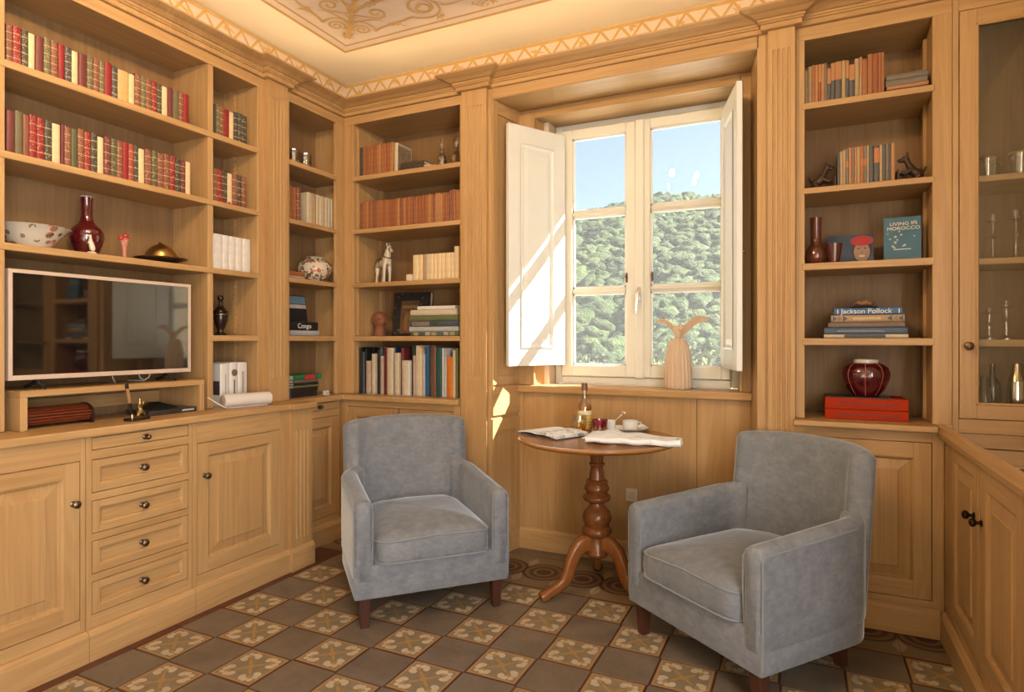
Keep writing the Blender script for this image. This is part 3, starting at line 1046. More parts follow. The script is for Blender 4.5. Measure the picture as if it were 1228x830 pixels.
def cabinet(name, fr, u0, u1, label, back, openings, z0=0.0, z1=0.838, mold=0.022, pl=None):
    """carcass + face frame around the openings (list of (u0,u1,v0,v1)), moulded plinth"""
    t = empty(name, fr((u0 + u1) / 2, 0, 0))
    tag(t, label, 'cabinet')
    hor = WX if abs(fr(1, 0, 0)[0] - fr(0, 0, 0)[0]) > 0.5 else WY
    fbox(MB(), fr, u0, u1, 0.02, z1, -back, -0.024).build('carcass', WZ, t)
    us = sorted(set([u0, u1] + [q for o in openings for q in o[:2]]))
    vs = sorted(set([0.10, z1] + [q for o in openings for q in o[2:]]))
    # face frame = everything not an opening: stiles then rails
    lo, hi = min(o[0] for o in openings), max(o[1] for o in openings)
    fbox(MB(), fr, u0, lo, 0.10, z1, -0.024, 0).build('face_stile', WZ, t, 0.0008)
    fbox(MB(), fr, hi, u1, 0.10, z1, -0.024, 0).build('face_stile', WZ, t, 0.0008)
    cur = 0.10
    for o in sorted(openings, key=lambda o: o[2]):
        if o[2] - cur > 0.002:
            fbox(MB(), fr, lo, hi, cur, o[2], -0.024, 0).build('face_rail', hor, t, 0.0008)
        cur = max(cur, o[3])
    if z1 - cur > 0.002:
        fbox(MB(), fr, lo, hi, cur, z1, -0.024, 0).build('face_rail', hor, t, 0.0008)
    # plinth with a softened top edge
    pr = [(-0.02, 0.0), (mold, 0.0), (mold, 0.095), (mold - 0.006, 0.108), (mold - 0.014, 0.116), (-0.02, 0.116)]
    k = len(pr)
    pl = pl or (u0, u1)
    v = [fr(pl[0], z, w) for w, z in pr] + [fr(pl[1], z, w) for w, z in pr]
    MB().add(v, [tuple(range(k)), tuple(range(k, 2 * k))] + [(i, (i + 1) % k, k + (i + 1) % k, k + i) for i in range(k)]).build('plinth', hor, t)
    return t
G = 0.0025
fLb = FR['L'](-2.425)
ca = cabinet('base_cabinet', fLb, 0.25, 1.394, 'low oak cabinet with large panelled door beneath the television, beside the drawer unit', 0.42, [(0.28, 0.842, 0.163, 0.753), (0.86, 1.376, 0.163, 0.753)])
panel_door(fLb, 0.28 + G, 0.842 - G, 0.163 + G, 0.753 - G, ca, (0.31, 0.60))
fbox(MB(), fLb, 0.842, 0.86, 0.163, 0.753, -0.024, 0).build('face_stile', WZ, ca)
panel_door(fLb, 0.86 + G, 1.376 - G, 0.163 + G, 0.753 - G, ca, (1.350, 0.60))
cb = cabinet('drawer_cabinet', fLb, 1.396, 1.838, 'low oak cabinet with five drawers stacked one above another', 0.42,
             [(1.416, 1.820, 0.165, 0.290), (1.416, 1.820, 0.318, 0.443), (1.416, 1.820, 0.470, 0.595), (1.416, 1.820, 0.624, 0.750), (1.416, 1.820, 0.785, 0.834)])
for v0, v1 in ((0.165, 0.290), (0.318, 0.443), (0.470, 0.595), (0.624, 0.750)):
    drawer(fLb, 1.416 + G, 1.820 - G, v0 + G, v1 - G, cb)
drawer(fLb, 1.416 + G, 1.820 - G, 0.785 + G, 0.834 - G, cb, True)
cc = cabinet('base_cabinet', fLb, 1.840, 2.394, 'low oak cabinet with one panelled door between the drawers and the fluted corner pilaster', 0.42, [(1.861, 2.336, 0.160, 0.745)])
panel_door(fLb, 1.861 + G, 2.336 - G, 0.160 + G, 0.745 - G, cc, (1.899, 0.597))
fLc = FR['L'](-2.575)
cd = cabinet('corner_cabinet', fLc, 2.547, 2.9595, 'narrow oak corner cabinet with small drawer over a door, behind the blue armchair', 0.26, [(2.600, 2.945, 0.150, 0.745), (2.600, 2.945, 0.786, 0.832)])
panel_door(fLc, 2.600 + G, 2.945 - G, 0.150 + G, 0.745 - G, cd, None)
drawer(fLc, 2.600 + G, 2.945 - G, 0.786 + G, 0.832 - G, cd, True)
fBb = FR['B'](2.982)
ce = cabinet('base_cabinet', fBb, -2.600, -1.738, 'low oak cabinet with two doors on the back wall behind the blue armchair', 0.34, [(-2.535, -2.157, 0.150, 0.80), (-2.153, -1.775, 0.150, 0.80)])
panel_door(fBb, -2.535 + G, -2.157 - G, 0.150 + G, 0.80 - G, ce, (-2.18, 0.6))
panel_door(fBb, -2.153 + G, -1.775 - G, 0.150 + G, 0.80 - G, ce, (-2.13, 0.6))
cf = cabinet('base_cabinet', fBb, -0.038, 0.507, 'low oak cabinet with one panelled door behind the armchair, right of the window', 0.34, [(0.0, 0.467, 0.143, 0.785)], z1=0.8285, pl=(-0.038, 0.4895))
panel_door(fBb, 0.0 + G, 0.467 - G, 0.143 + G, 0.785 - G, cf, None, st=0.062)
fR = FR['R'](0.508)
cg = cabinet('side_cabinet', fR, 1.50, 2.9815, 'low oak sideboard with dark knobs and glass top along the side wall', 0.6, [(2.456, 2.868, 0.140, 0.805), (1.98, 2.436, 0.140, 0.805), (1.53, 1.97, 0.140, 0.805)], z1=0.81, mold=0.018, pl=(1.50, 2.9595))
panel_door(fR, 2.456 + G, 2.868 - G, 0.140 + G, 0.805 - G, cg, (2.500, 0.620), knobmat=DARKMETAL)
panel_door(fR, 1.98 + G, 2.436 - G, 0.140 + G, 0.805 - G, cg, (2.405, 0.620), knobmat=DARKMETAL, st=0.07)
panel_door(fR, 1.53 + G, 1.97 - G, 0.140 + G, 0.805 - G, cg, (1.56, 0.620), knobmat=DARKMETAL)
fbox(MB(), fR, 2.438, 2.454, 0.10, 0.81, -0.024, 0).build('face_stile', WZ, cg)
fbox(MB(), fR, 1.971, 1.979, 0.10, 0.81, -0.024, 0).build('face_stile', WZ, cg)

# ---- worktops
wt = MB().prism([(BACKX, 0.25), (-2.408, 0.25), (-2.408, 2.385), (-2.378, 2.385), (-2.378, 2.558), (-2.545, 2.558), (-2.545, 2.955), (-1.738, 2.955), (-1.738, 3.33), (BACKX, 3.33)], 0.838, 0.870)
w = wt.build('worktop', WY, None, 0.006, 2)
tag(w, 'long oak worktop wrapping the corner under the television and bookshelves', 'worktop')
wt = MB().prism([(-0.045, 2.945), (0.484, 2.945), (0.484, 3.33), (-0.045, 3.33)], 0.829, 0.855)
w = wt.build('worktop', WX, None, 0.006, 2)
tag(w, 'short oak worktop under the shelves with the red boxes', 'worktop')
w = empty('display_top', (0.49, 2.2, 0.81))
tag(w, 'sideboard top of oak edging round a dark glossy glass sheet', 'worktop')
pr = [(0.486, 0.812), (0.482, 0.832), (0.486, 0.846), (0.490, 0.856), (0.516, 0.856), (0.516, 0.812)]
v = [(x, 1.5, z) for x, z in pr] + [(x, 2.943, z) for x, z in pr]
k = len(pr)
MB().add(v, [tuple(range(k)), tuple(range(k, 2 * k))] + [(i, (i + 1) % k, k + (i + 1) % k, k + i) for i in range(k)]).build('edging', WY, w)
MB().box(0.486, 0.516, 2.943, 3.02, 0.812, 0.856).build('edging', WY, w)
MB().box(0.484, 0.5405, 3.0195, 3.046, 0.812, 0.8565).build('corner_block', WX, w)
MB().box(0.516, 1.15, 1.5, 3.019, 0.812, 0.820).build('board', WY, w)
def mirrorish():
    m, nt, b = nmat('dark_glass_top')
    b.inputs['Base Color'].default_value = (0.16, 0.095, 0.05, 1)
    b.inputs['Roughness'].default_value = 0.03
    b.inputs['Specular IOR Level'].default_value = 1.0
    b.inputs['Coat Weight'].default_value = 1.0
    b.inputs['Coat IOR'].default_value = 2.0
    b.inputs['Coat Roughness'].default_value = 0.02
    return m
MB().box(0.517, 1.149, 1.502, 3.018, 0.8205, 0.8275).build('glass_sheet', mirrorish(), w)

# ---- notched shelf strip
def rack_strip(parent, o, du, dv, z0, z1, n_per=0.025):
    """sawtooth batten: o = base point, du = direction of the teeth, dv = thickness direction"""
    pts = []
    z = z0
    while z < z1 - 1e-6:
        pts += [(0.018, z), (0.026, z + n_per * 0.5), (0.018, z + n_per)]
        z += n_per
    pl = [(0, z0)] + pts + [(0, z)]
    du, dv, o = Vector(du), Vector(dv), Vector(o)
    n = len(pl)
    v = [o + du * a + Vector((0, 0, q)) for a, q in pl] + [o + du * a + Vector((0, 0, q)) + dv * 0.012 for a, q in pl]
    f = [tuple(range(n)), tuple(range(n, 2 * n))] + [(i, (i + 1) % n, n + (i + 1) % n, n + i) for i in range(n)]
    return MB().add(v, f).build('notched_strip', WZ, parent)

SL = [(2.183, 2.212), (1.856, 1.883), (1.526, 1.553), (1.197, 1.226)]
SR = [(2.222, 2.250), (1.848, 1.874), (1.510, 1.541), (1.179, 1.210)]
def shelf_board(parent, x0, x1, y0, y1, z0, z1, mat):
    return MB().box(x0, x1, y0, y1, z0, z1).build('shelf', mat, parent, 0.004, 2)

# left bookcase (television wall)
bk = empty('bookcase', (XU, 1.75, 0.87))
tag(bk, 'tall oak bookcase of red and cream books above the television', 'bookcase')
ZT = 2.535
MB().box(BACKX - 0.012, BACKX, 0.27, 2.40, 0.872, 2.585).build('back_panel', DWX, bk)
for y0, y1 in ((0.25, 0.30), (1.165, 1.217), (2.349, 2.43)):
    MB().box(XU - 0.022, XU, y0, y1, 0.872, 2.587).build('face_stile', WZ, bk, 0.0015)
MB().box(XU - 0.022, XU + 0.001, 0.30, 2.43, ZT, 2.587).build('face_rail', WY, bk, 0.0015)
for y in (1.190, 2.068, 2.362):
    MB().box(BACKX, XU - 0.004 if y == 2.068 else XU - 0.02, y - 0.013 if y != 2.068 else y - 0.015, y + 0.013 if y != 2.068 else y + 0.015, 0.872, 2.585).build('divider', WZ, bk, 0.001)
MB().box(BACKX, XU - 0.02, 0.27, 2.40, ZT + 0.005, ZT + 0.03).build('top_board', WY, bk)
for z0, z1 in SL[:3]:
    shelf_board(bk, BACKX, XU + 0.004, 0.28, 2.360, z0, z1, WY)
shelf_board(bk, BACKX, XU + 0.004, 2.07, 2.354, *SL[3], WY)
for zz in ((0.875, 1.19), (1.232, 1.515), (1.56, 1.845), (1.89, 2.17), (2.22, 2.5)):
    rack_strip(bk, (-2.775, 2.349, 0), (1, 0, 0), (0, -1, 0), *zz)
# corner bookcase
bc = empty('bookcase', (XU, 2.78, 0.87))
tag(bc, 'narrow corner bookcase holding the floral jar, left of the room corner', 'bookcase')
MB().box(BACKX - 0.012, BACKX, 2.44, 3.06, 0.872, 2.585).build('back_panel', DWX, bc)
MB().box(XU - 0.022, XU, 2.533, 2.571, 0.872, 2.587).build('face_stile', WZ, bc, 0.0015)
MB().box(XU - 0.022, XU - 0.0005, 2.949, YU + 0.02, 0.872, 2.587).build('face_stile', WZ, bc, 0.0015)
MB().box(XU - 0.022, XU - 0.0003, 2.533, YU + 0.02, ZT, 2.587).build('face_rail', WY, bc, 0.0015)
MB().box(BACKX, XU - 0.02, 2.44, 2.56, 0.872, 2.585).build('divider', WZ, bc)
MB().box(BACKX, XU - 0.02, 3.045, 3.06, 0.872, 2.585).build('divider', WZ, bc)
MB().box(BACKX, XU - 0.02, 2.55, 3.05, ZT + 0.005, ZT + 0.03).build('top_board', WY, bc)
for z0, z1 in SL:
    shelf_board(bc, BACKX, XU + 0.004, 2.56, 2.958, z0, z1, WY)
    MB().box(BACKX, XU - 0.022, 2.962, 3.046, z0, z1).build('shelf_end', WY, bc)
# back-left bookcase
bb_ = empty('bookcase', (-2.15, YU, 0.87))
tag(bb_, 'tall oak bookcase with horse figure and many books, between the corner and the window', 'bookcase')
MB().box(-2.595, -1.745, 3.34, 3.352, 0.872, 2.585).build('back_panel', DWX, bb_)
MB().box(XU - 0.0, -2.519, YU, YU + 0.022, 0.872, 2.587).build('face_stile', WZ, bb_, 0.0015)
MB().box(-1.762, -1.737, YU, YU + 0.022, 0.872, 2.587).build('face_stile', WZ, bb_, 0.0015)
MB().box(-2.592, -1.737, YU - 0.001, YU + 0.022, ZT, 2.587).build('face_rail', WX, bb_, 0.0015)
MB().box(-2.545, -2.524, YU + 0.02, 3.34, 0.872, 2.585).build('divider', WZ, bb_)
MB().box(-1.757, -1.737, YU + 0.02, 3.34, 0.872, 2.585).build('divider', WZ, bb_)
MB().box(-2.545, -1.737, YU + 0.02, 3.34, ZT + 0.005, ZT + 0.03).build('top_board', WX, bb_)
for z0, z1 in SL:
    shelf_board(bb_, -2.530, -1.753, YU - 0.004, 3.34, z0, z1, WX)
for zz in ((0.875, 1.19), (1.232, 1.515), (1.56, 1.845), (1.89, 2.17), (2.22, 2.5)):
    rack_strip(bb_, (-2.524, 3.06, 0), (0, 1, 0), (1, 0, 0), *zz)
    rack_strip(bb_, (-2.524, 3.29, 0), (0, 1, 0), (1, 0, 0), *zz)
# right bookcase
br = empty('bookcase', (0.24, YU, 0.85))
tag(br, 'oak bookcase with blue-covered books and dark red jar, right of the window', 'bookcase')
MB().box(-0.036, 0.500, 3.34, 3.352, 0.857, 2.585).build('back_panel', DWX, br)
MB().box(-0.037, 0.0, YU, YU + 0.022, 0.857, 2.587).build('face_stile', WZ, br, 0.0015)
MB().box(0.473, 0.540, YU, YU + 0.022, 0.857, 2.587).build('face_stile', WZ, br, 0.0015)
MB().box(-0.037, 0.540, YU - 0.001, YU + 0.022, 2.528, 2.587).build('face_rail', WX, br, 0.0015)
MB().box(-0.025, -0.005, YU + 0.02, 3.34, 0.857, 2.585).build('divider', WZ, br)
MB().box(0.478, 0.498, YU + 0.02, 3.34, 0.857, 2.585).build('divider', WZ, br)
MB().box(-0.02, 0.49, YU + 0.02, 3.34, 2.533, 2.56).build('top_board', WX, br)
for z0, z1 in SR:
    shelf_board(br, -0.010, 0.481, YU - 0.004, 3.34, z0, z1, WX)
for zz in ((0.86, 1.17), (1.216, 1.50), (1.548, 1.84), (1.88, 2.21), (2.26, 2.5)):
    rack_strip(br, (0.478, 3.19, 0), (0, 1, 0), (-1, 0, 0), *zz)
# glazed cabinet beside it
gc = empty('glazed_cabinet', (0.86, YU, 0.83))
tag(gc, 'tall glazed oak cabinet of glassware above the sideboard', 'cabinet')
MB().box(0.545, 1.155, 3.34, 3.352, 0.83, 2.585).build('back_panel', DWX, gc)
MB().box(0.5425, 0.562, YU + 0.024, 3.34, 0.83, 2.585).build('side_panel', WZ, gc)
MB().box(0.5617, 1.155, YU, YU + 0.022, 0.828, 0.884).build('face_rail', WX, gc, 0.001)
MB().box(0.5617, 1.155, YU - 0.001, YU + 0.022, 2.529, 2.587).build('face_rail', WX, gc, 0.001)
for z0, z1 in ((1.838, 1.863), (1.505, 1.530), (1.176, 1.203), (0.885, 0.90)):
    MB().box(0.562, 1.155, YU + 0.03, 3.34, z0, z1).build('shelf', WX, gc, 0.002)
MB().box(0.5415, 0.5615, YU, YU + 0.022, 0.828, 2.587).build('face_stile', WZ, gc, 0.001)
dg = empty('glass_door', (0, 0, 0))
dg.parent = gc
dg.location = Vector((0.6, YU, 0.886)) - gc.location
y0, y1 = YU - 0.004, YU + 0.020
MB().box(0.564, 0.622, y0, y1, 0.887, 2.526).build('stile', WZ, dg, 0.0015)
MB().box(1.095, 1.153, y0, y1, 0.887, 2.526).build('stile', WZ, dg, 0.0015)
MB().box(0.622, 1.095, y0, y1, 0.887, 0.948).build('rail', WX, dg, 0.0015)
MB().box(0.622, 1.095, y0, y1, 2.462, 2.526).build('rail', WX, dg, 0.0015)
for q in ((0.615, 0.628, 0.941, 2.469), (1.089, 1.102, 0.941, 2.469)):
    MB().box(q[0], q[1], y0 - 0.003, y0 + 0.008, q[2], q[3]).build('bead', WZ, dg, 0.004)
for q in ((0.941, 0.953), (2.457, 2.469)):
    MB().box(0.615, 1.102, y0 - 0.003, y0 + 0.008, q[0], q[1]).build('bead', WX, dg, 0.004)
MB().box(0.622, 1.095, YU + 0.006, YU + 0.009, 0.947, 2.463).build('pane', CABGLASS, dg)
knob(FR['B'](y0), 0.592, 1.178, dg, BRASS_OLD, 0.017)

# ================================================================== armchairs
def shell(stations, z0fn=None):
    """upright upholstered slab following plan stations: (x, y, nx, ny, thickness, z0, z1, lean, shrink)"""
    mb = MB()
    ring = []
    v = []
    f = []
    prof = []
    R = 6
    # unit rounded-rectangle section, s across (-1..1), height handled separately
    for st in stations:
        x, y, nx, ny, th, z0, z1, lean, sh = st
        hw = th / 2 * sh
        r = min(0.034, hw * 0.92)
        zt = z1 - (1 - sh) * 0.034
        zb = z0 + (1 - sh) * 0.01
        sec = [(-hw + 0.006, zb), (-hw, zb + 0.008)]
        for k in range(1, 5):
            sec.append((-hw, zb + 0.008 + (zt - r - zb - 0.008) * k / 5))
        for k in range(R + 1):
            a = PI - PI / 2 * k / R
            sec.append((-hw + r + r * math.cos(a), zt - r + r * math.sin(a)))
        sec.append((0, zt + 0.003 * sh))
        for k in range(R + 1):
            a = PI / 2 - PI / 2 * k / R
            sec.append((hw - r + r * math.cos(a), zt - r + r * math.sin(a)))
        for k in range(4, 0, -1):
            sec.append((hw, zb + 0.008 + (zt - r - zb - 0.008) * k / 5))
        sec += [(hw, zb + 0.008), (hw - 0.006, zb)]
        n = len(sec)
        for s, z in sec:
            ln = lean * (z - 0.25)
            v.append((x + nx * s, y + ny * s + ln, z))
    m = len(stations)
    for i in range(m - 1):
        for j in range(n):
            f.append((i * n + j, i * n + (j + 1) % n, (i + 1) * n + (j + 1) % n, (i + 1) * n + j))
    f.append(tuple(range(n)))
    f.append(tuple(range((m - 1) * n, m * n)))
    return mb.add(v, f)
AX, AY, AYC = 0.300, 0.165, 0.160          # ellipse of the back in plan
def ell(a):
    p = (AX * math.cos(a), AYC + AY * math.sin(a))
    nx, ny = math.cos(a) / AX, math.sin(a) / AY
    l = math.hypot(nx, ny)
    return p[0], p[1], nx / l, ny / l
def smooth(t):
    t = max(0, min(1, t))
    return t * t * (3 - 2 * t)
def end_round(sts, rr=(0.55, 0.78, 0.92, 0.985), d=(0.0, 0.006, 0.014, 0.024), both=True):
    """round off the first and last station"""
    def ext(a, b):
        dx, dy = a[0] - b[0], a[1] - b[1]
        l = math.hypot(dx, dy)
        out = []
        for s, q in zip(rr, d):
            k = (0.032 - q) / l
            out.append((a[0] + dx * k, a[1] + dy * k, *a[2:8], s))
        return out
    res = ext(sts[0], sts[1]) + sts
    if both:
        res = res + ext(sts[-1], sts[-2])[::-1]
    return res

def make_chair(loc, rz, label):
    t = empty('armchair', loc, rz)
    tag(t, label, 'armchair', 'pair of velvet armchairs')
    # base rail: rounded U-plan block with a full-width front
    out = [(-0.338, -0.318), (0.338, -0.318)]
    for k in range(0, 25):
        a = PI * k / 24
        out.append(((AX + 0.036) * math.cos(a), AYC + (AY + 0.036) * math.sin(a)))
    b = MB().prism(out, 0.128, 0.268)
    b.build('seat_base', VELVET, t, 0.008, 2, True, False)
    # arms
    for s in (1, -1):
        st = []
        N = 9
        for i in range(N):
            q = i / (N - 1)
            y = -0.290 + q * (AYC + 0.290)
            st.append((s * AX, y, s, 0, 0.078, 0.20, 0.537 + 0.028 * q, 0.0, 1.0))
        for i in range(1, 6):
            a = (i / 6) * 0.62
            x, y, nx, ny = ell(a)
            h = 0.565 + 0.012 * smooth((i - 1) / 5)
            st.append((s * x, y, s * nx, ny, 0.080, 0.20, h, 0.0, 1.0))
        st = end_round(st)
        arm = shell(st).build('arm', VELVET, t, 0, 1, True, False, 1.2)
        # welt along the outer top edge and down the front
        w = [(s * (AX + 0.038), -0.312, 0.15), (s * (AX + 0.039), -0.314, 0.30), (s * (AX + 0.039), -0.314, 0.495), (s * (AX + 0.039), -0.296, 0.512)]
        for i in range(1, 9):
            q = i / 8
            w.append((s * (AX + 0.0395), -0.296 + q * (AYC + 0.296), 0.512 + 0.026 * q))
        MB().tube(w, 0.0035, 6).build('welt', PIPING, arm, 0, 1, True, False)
        w2 = [(s * (AX - 0.036), -0.312, 0.27), (s * (AX - 0.038), -0.316, 0.40), (s * (AX - 0.036), -0.317, 0.50), (s * (AX - 0.022), -0.317, 0.524), (s * AX, -0.316, 0.530), (s * (AX + 0.022), -0.316, 0.522), (s * (AX + 0.036), -0.315, 0.50)]
        MB().tube(w2, 0.003, 6).build('welt', PIPING, arm, 0, 1, True, False)
    # curved back
    st = []
    N = 31
    a0, a1 = math.radians(24), math.radians(156)
    for i in range(N):
        q = i / (N - 1)
        x, y, nx, ny = ell(a0 + (a1 - a0) * q)
        h = 0.803 - 0.012 * (2 * q - 1) ** 2
        st.append((x, y, nx, ny, 0.088, 0.20, h, 0.11, 1.0))
    st = end_round(st)
    bk_ = shell(st).build('backrest', VELVET, t, 0, 1, True, False, 1.2)
    # loose seat cushion
    def outline(k, n=48):
        a = 2 * PI * k / n
        c, s = math.cos(a), math.sin(a)
        e = 2 / 9.0
        return (math.copysign(abs(c) ** e, c), math.copysign(abs(s) ** e, s))
    rings = [(0.0, 0.262), (0.90, 0.262), (0.965, 0.264), (0.99, 0.272), (1.0, 0.288), (1.004, 0.318), (1.0, 0.350), (0.99, 0.366), (0.965, 0.376), (0.90, 0.386), (0.75, 0.400), (0.5, 0.412), (0.25, 0.417), (0.0, 0.418)]
    n = 48
    v, f = [], []
    rnd = random.Random(5 if rz > 0 else 9)
    for (sc, z) in rings:
        for k in range(n):
            ox, oy = outline(k, n)
            x, y = ox * 0.255 * sc, -0.030 + oy * 0.312 * sc
            # back corners follow the curved back
            if y > 0.12:
                x *= 1 - 0.5 * ((y - 0.12) / 0.16) ** 2 * (0.6 if abs(ox) > 0.5 else 0.3)
            zz = z + (0.010 * noise.noise(Vector((x * 9, y * 9, rz))) if z > 0.37 else 0) + (0.006 * math.sin(x * 10 + 1) if z > 0.30 else 0)
            yy = y + (0.004 * noise.noise(Vector((x * 22, 0.3, z * 30))) if y < -0.3 else 0)
            v.append((x, yy, zz))
    for i in range(len(rings) - 1):
        for k in range(n):
            f.append((i * n + k, i * n + (k + 1) % n, (i + 1) * n + (k + 1) % n, (i + 1) * n + k))
    cu = MB().add(v, f).build('seat_cushion', VELVET, t, 0, 1, True, False, 1.5)
    for ri in (3, 7):
        pts = [v[ri * n + k] for k in range(n)] + [v[ri * n]]
        pts = [(p[0] * 1.006, -0.030 + (p[1] + 0.030) * 1.006, p[2]) for p in pts]
        MB().tube(pts, 0.0035, 6).build('piping', PIPING, cu, 0, 1, True, False)
    # tapered legs
    for (x, y) in ((-0.292, -0.275), (0.292, -0.275), (-0.235, 0.195), (0.235, 0.195)):
        a, b2 = 0.0245, 0.017
        ky = 0.02 if y > 0 else 0.0
        vv = [(x + sx * b2, y + ky + sy * b2, 0.0) for sx, sy in ((-1, -1), (1, -1), (1, 1), (-1, 1))] + [(x + sx * a, y + sy * a, 0.135) for sx, sy in ((-1, -1), (1, -1), (1, 1), (-1, 1))]
        MB().add(vv, [(3, 2, 1, 0), (4, 5, 6, 7), (0, 1, 5, 4), (1, 2, 6, 5), (2, 3, 7, 6), (3, 0, 4, 7)]).build('leg', LEG_W, t, 0.0015, 1, False, False)
    return t
make_chair((-1.666, 2.465, 0), math.radians(46.8), 'blue-grey velvet armchair in front of the corner bookcases, turned toward the table')
make_chair((-0.197, 2.553, 0), math.radians(-37.6), 'blue-grey velvet armchair seen from its side, in front of the red-jar bookcase')

# ================================================================== pedestal table
TABLE_L = wood('polished_walnut_leg', 'Z', (0.27, 0.10, 0.026), (0.15, 0.05, 0.013), 0.2, False)
TC = (-0.893, 2.82)
tb = empty('pedestal_table', (*TC, 0))
tag(tb, 'round polished wooden tripod table under the window', 'table')
MB().lathe([(0.0, 0.714), (0.30, 0.714), (0.345, 0.716), (0.356, 0.720), (0.362, 0.724), (0.372, 0.727), (0.377, 0.733), (0.375, 0.739), (0.368, 0.742), (0.355, 0.7415), (0.350, 0.7405), (0.0, 0.7405)], 72).build('tabletop', TABLE_W, tb, 0, 1, True, False, 0.5)
MB().lathe([(0.09, 0.690), (0.095, 0.714), (0.0, 0.7145)], 32).build('top_block', TABLE_Z, tb, 0, 1, True, False)
col = [(1e-5, 0.165), (0.02, 0.167), (0.045, 0.178), (0.055, 0.188), (0.055, 0.198), (0.049, 0.204), (0.048, 0.270), (0.058, 0.276), (0.070, 0.290), (0.071, 0.305), (0.062, 0.315), (0.056, 0.322), (0.060, 0.332), (0.068, 0.350), (0.069, 0.366),
       (0.062, 0.388), (0.048, 0.402), (0.036, 0.418), (0.034, 0.430), (0.046, 0.436), (0.062, 0.444), (0.067, 0.456), (0.062, 0.466), (0.048, 0.474), (0.050, 0.482), (0.058, 0.492), (0.059, 0.504), (0.052, 0.514), (0.050, 0.520), (0.054, 0.528), (0.050, 0.536), (0.038, 0.542),
       (0.033, 0.575), (0.029, 0.600), (0.031, 0.606), (0.037, 0.610), (0.037, 0.618), (0.030, 0.622), (0.032, 0.650), (0.04, 0.675), (0.05, 0.692), (0.0, 0.693)]
MB().lathe(col, 36).build('turned_column', TABLE_Z, tb, 0, 1, True, False, 0.9)
for ang in (-133.6, -13.6, 106.4):
    a = math.radians(ang)
    # S-shaped cabriole leg swept in its own vertical plane
    path = [(0.035, 0.245), (0.075, 0.238), (0.112, 0.210), (0.135, 0.165), (0.148, 0.118), (0.168, 0.078), (0.205, 0.052), (0.245, 0.036), (0.275, 0.024), (0.292, 0.020)]
    half = [0.046, 0.040, 0.034, 0.031, 0.030, 0.028, 0.024, 0.021, 0.022, 0.018]
    wid = [0.024, 0.024, 0.023, 0.021, 0.020, 0.019, 0.019, 0.021, 0.026, 0.022]
    v, f = [], []
    m = len(path)
    for i, (r, z) in enumerate(path):
        p0 = path[max(0, i - 1)]
        p1 = path[min(m - 1, i + 1)]
        tx, tz = p1[0] - p0[0], p1[1] - p0[1]
        l = math.hypot(tx, tz)
        nx, nz = -tz / l, tx / l
        for k in range(10):
            w = 2 * PI * k / 10
            s = math.copysign(abs(math.cos(w)) ** 0.6, math.cos(w)) * half[i]
            q = math.copysign(abs(math.sin(w)) ** 0.6, math.sin(w)) * wid[i]
            rr, zz = r + nx * s, max(0.0, z + nz * s)
            v.append((rr * math.cos(a) - q * math.sin(a), rr * math.sin(a) + q * math.cos(a), zz))
    for i in range(m - 1):
        for k in range(10):
            f.append((i * 10 + k, i * 10 + (k + 1) % 10, (i + 1) * 10 + (k + 1) % 10, (i + 1) * 10 + k))
    f += [tuple(range(10)), tuple(range((m - 1) * 10, m * 10))]
    MB().add(v, f).build('leg', TABLE_L, tb, 0, 1, True, False, 1.2)

# ================================================================== chandelier (above and behind the frame)
CH = (-1.15, 1.0, 2.60)
ch = empty('chandelier', CH)
tag(ch, 'brass chandelier with six candle bulbs hanging from the painted ceiling', 'lamp')
bulb_m = bpy.data.materials.new('warm_bulb')
bulb_m.use_nodes = True
bn = bulb_m.node_tree
bn.nodes.remove(bn.nodes['Principled BSDF'])
em = bn.nodes.new('ShaderNodeEmission')
em.inputs[0].default_value = (1.0, 0.72, 0.40, 1)
em.inputs[1].default_value = BULB_STRENGTH
bn.links.new(em.outputs[0], bn.nodes['Material Output'].inputs[0])
BR2 = plain('polished_brass', (0.55, 0.36, 0.12), 0.25, 1.0)
MB().lathe([(0.0, -0.12), (0.02, -0.11), (0.03, -0.07), (0.015, -0.03), (0.025, 0.02), (0.012, 0.08), (0.008, 0.2), (0.006, ZC - CH[2] - 0.03), (0.05, ZC - CH[2] - 0.03), (0.055, ZC - CH[2] - 0.0005), (0.0, ZC - CH[2] - 0.0003)], 20).build('stem', BR2, ch, 0, 1, True, False)
for k in range(6):
    a = 2 * PI * k / 6 + 0.3
    c, s = math.cos(a), math.sin(a)
    ar = MB().tube([(0.01 * c, 0.01 * s, -0.02), (0.09 * c, 0.09 * s, -0.08), (0.2 * c, 0.2 * s, -0.07), (0.26 * c, 0.26 * s, 0.0), (0.26 * c, 0.26 * s, 0.03)], 0.006, 8).build('arm', BR2, ch, 0, 1, True, False)
    MB().lathe([(0.0, 0.028), (0.03, 0.03), (0.034, 0.036), (0.012, 0.04), (0.011, 0.10), (0.0, 0.101)], 14, (0.26 * c, 0.26 * s, 0)).build('candle_cup', BR2, ar, 0, 1, True, False)
    MB().lathe([(0.0, 0.101), (0.014, 0.105), (0.021, 0.125), (0.018, 0.148), (0.008, 0.168), (0.0, 0.175)], 14, (0.26 * c, 0.26 * s, 0)).build('bulb', bulb_m, ar, 0, 1, True, False)

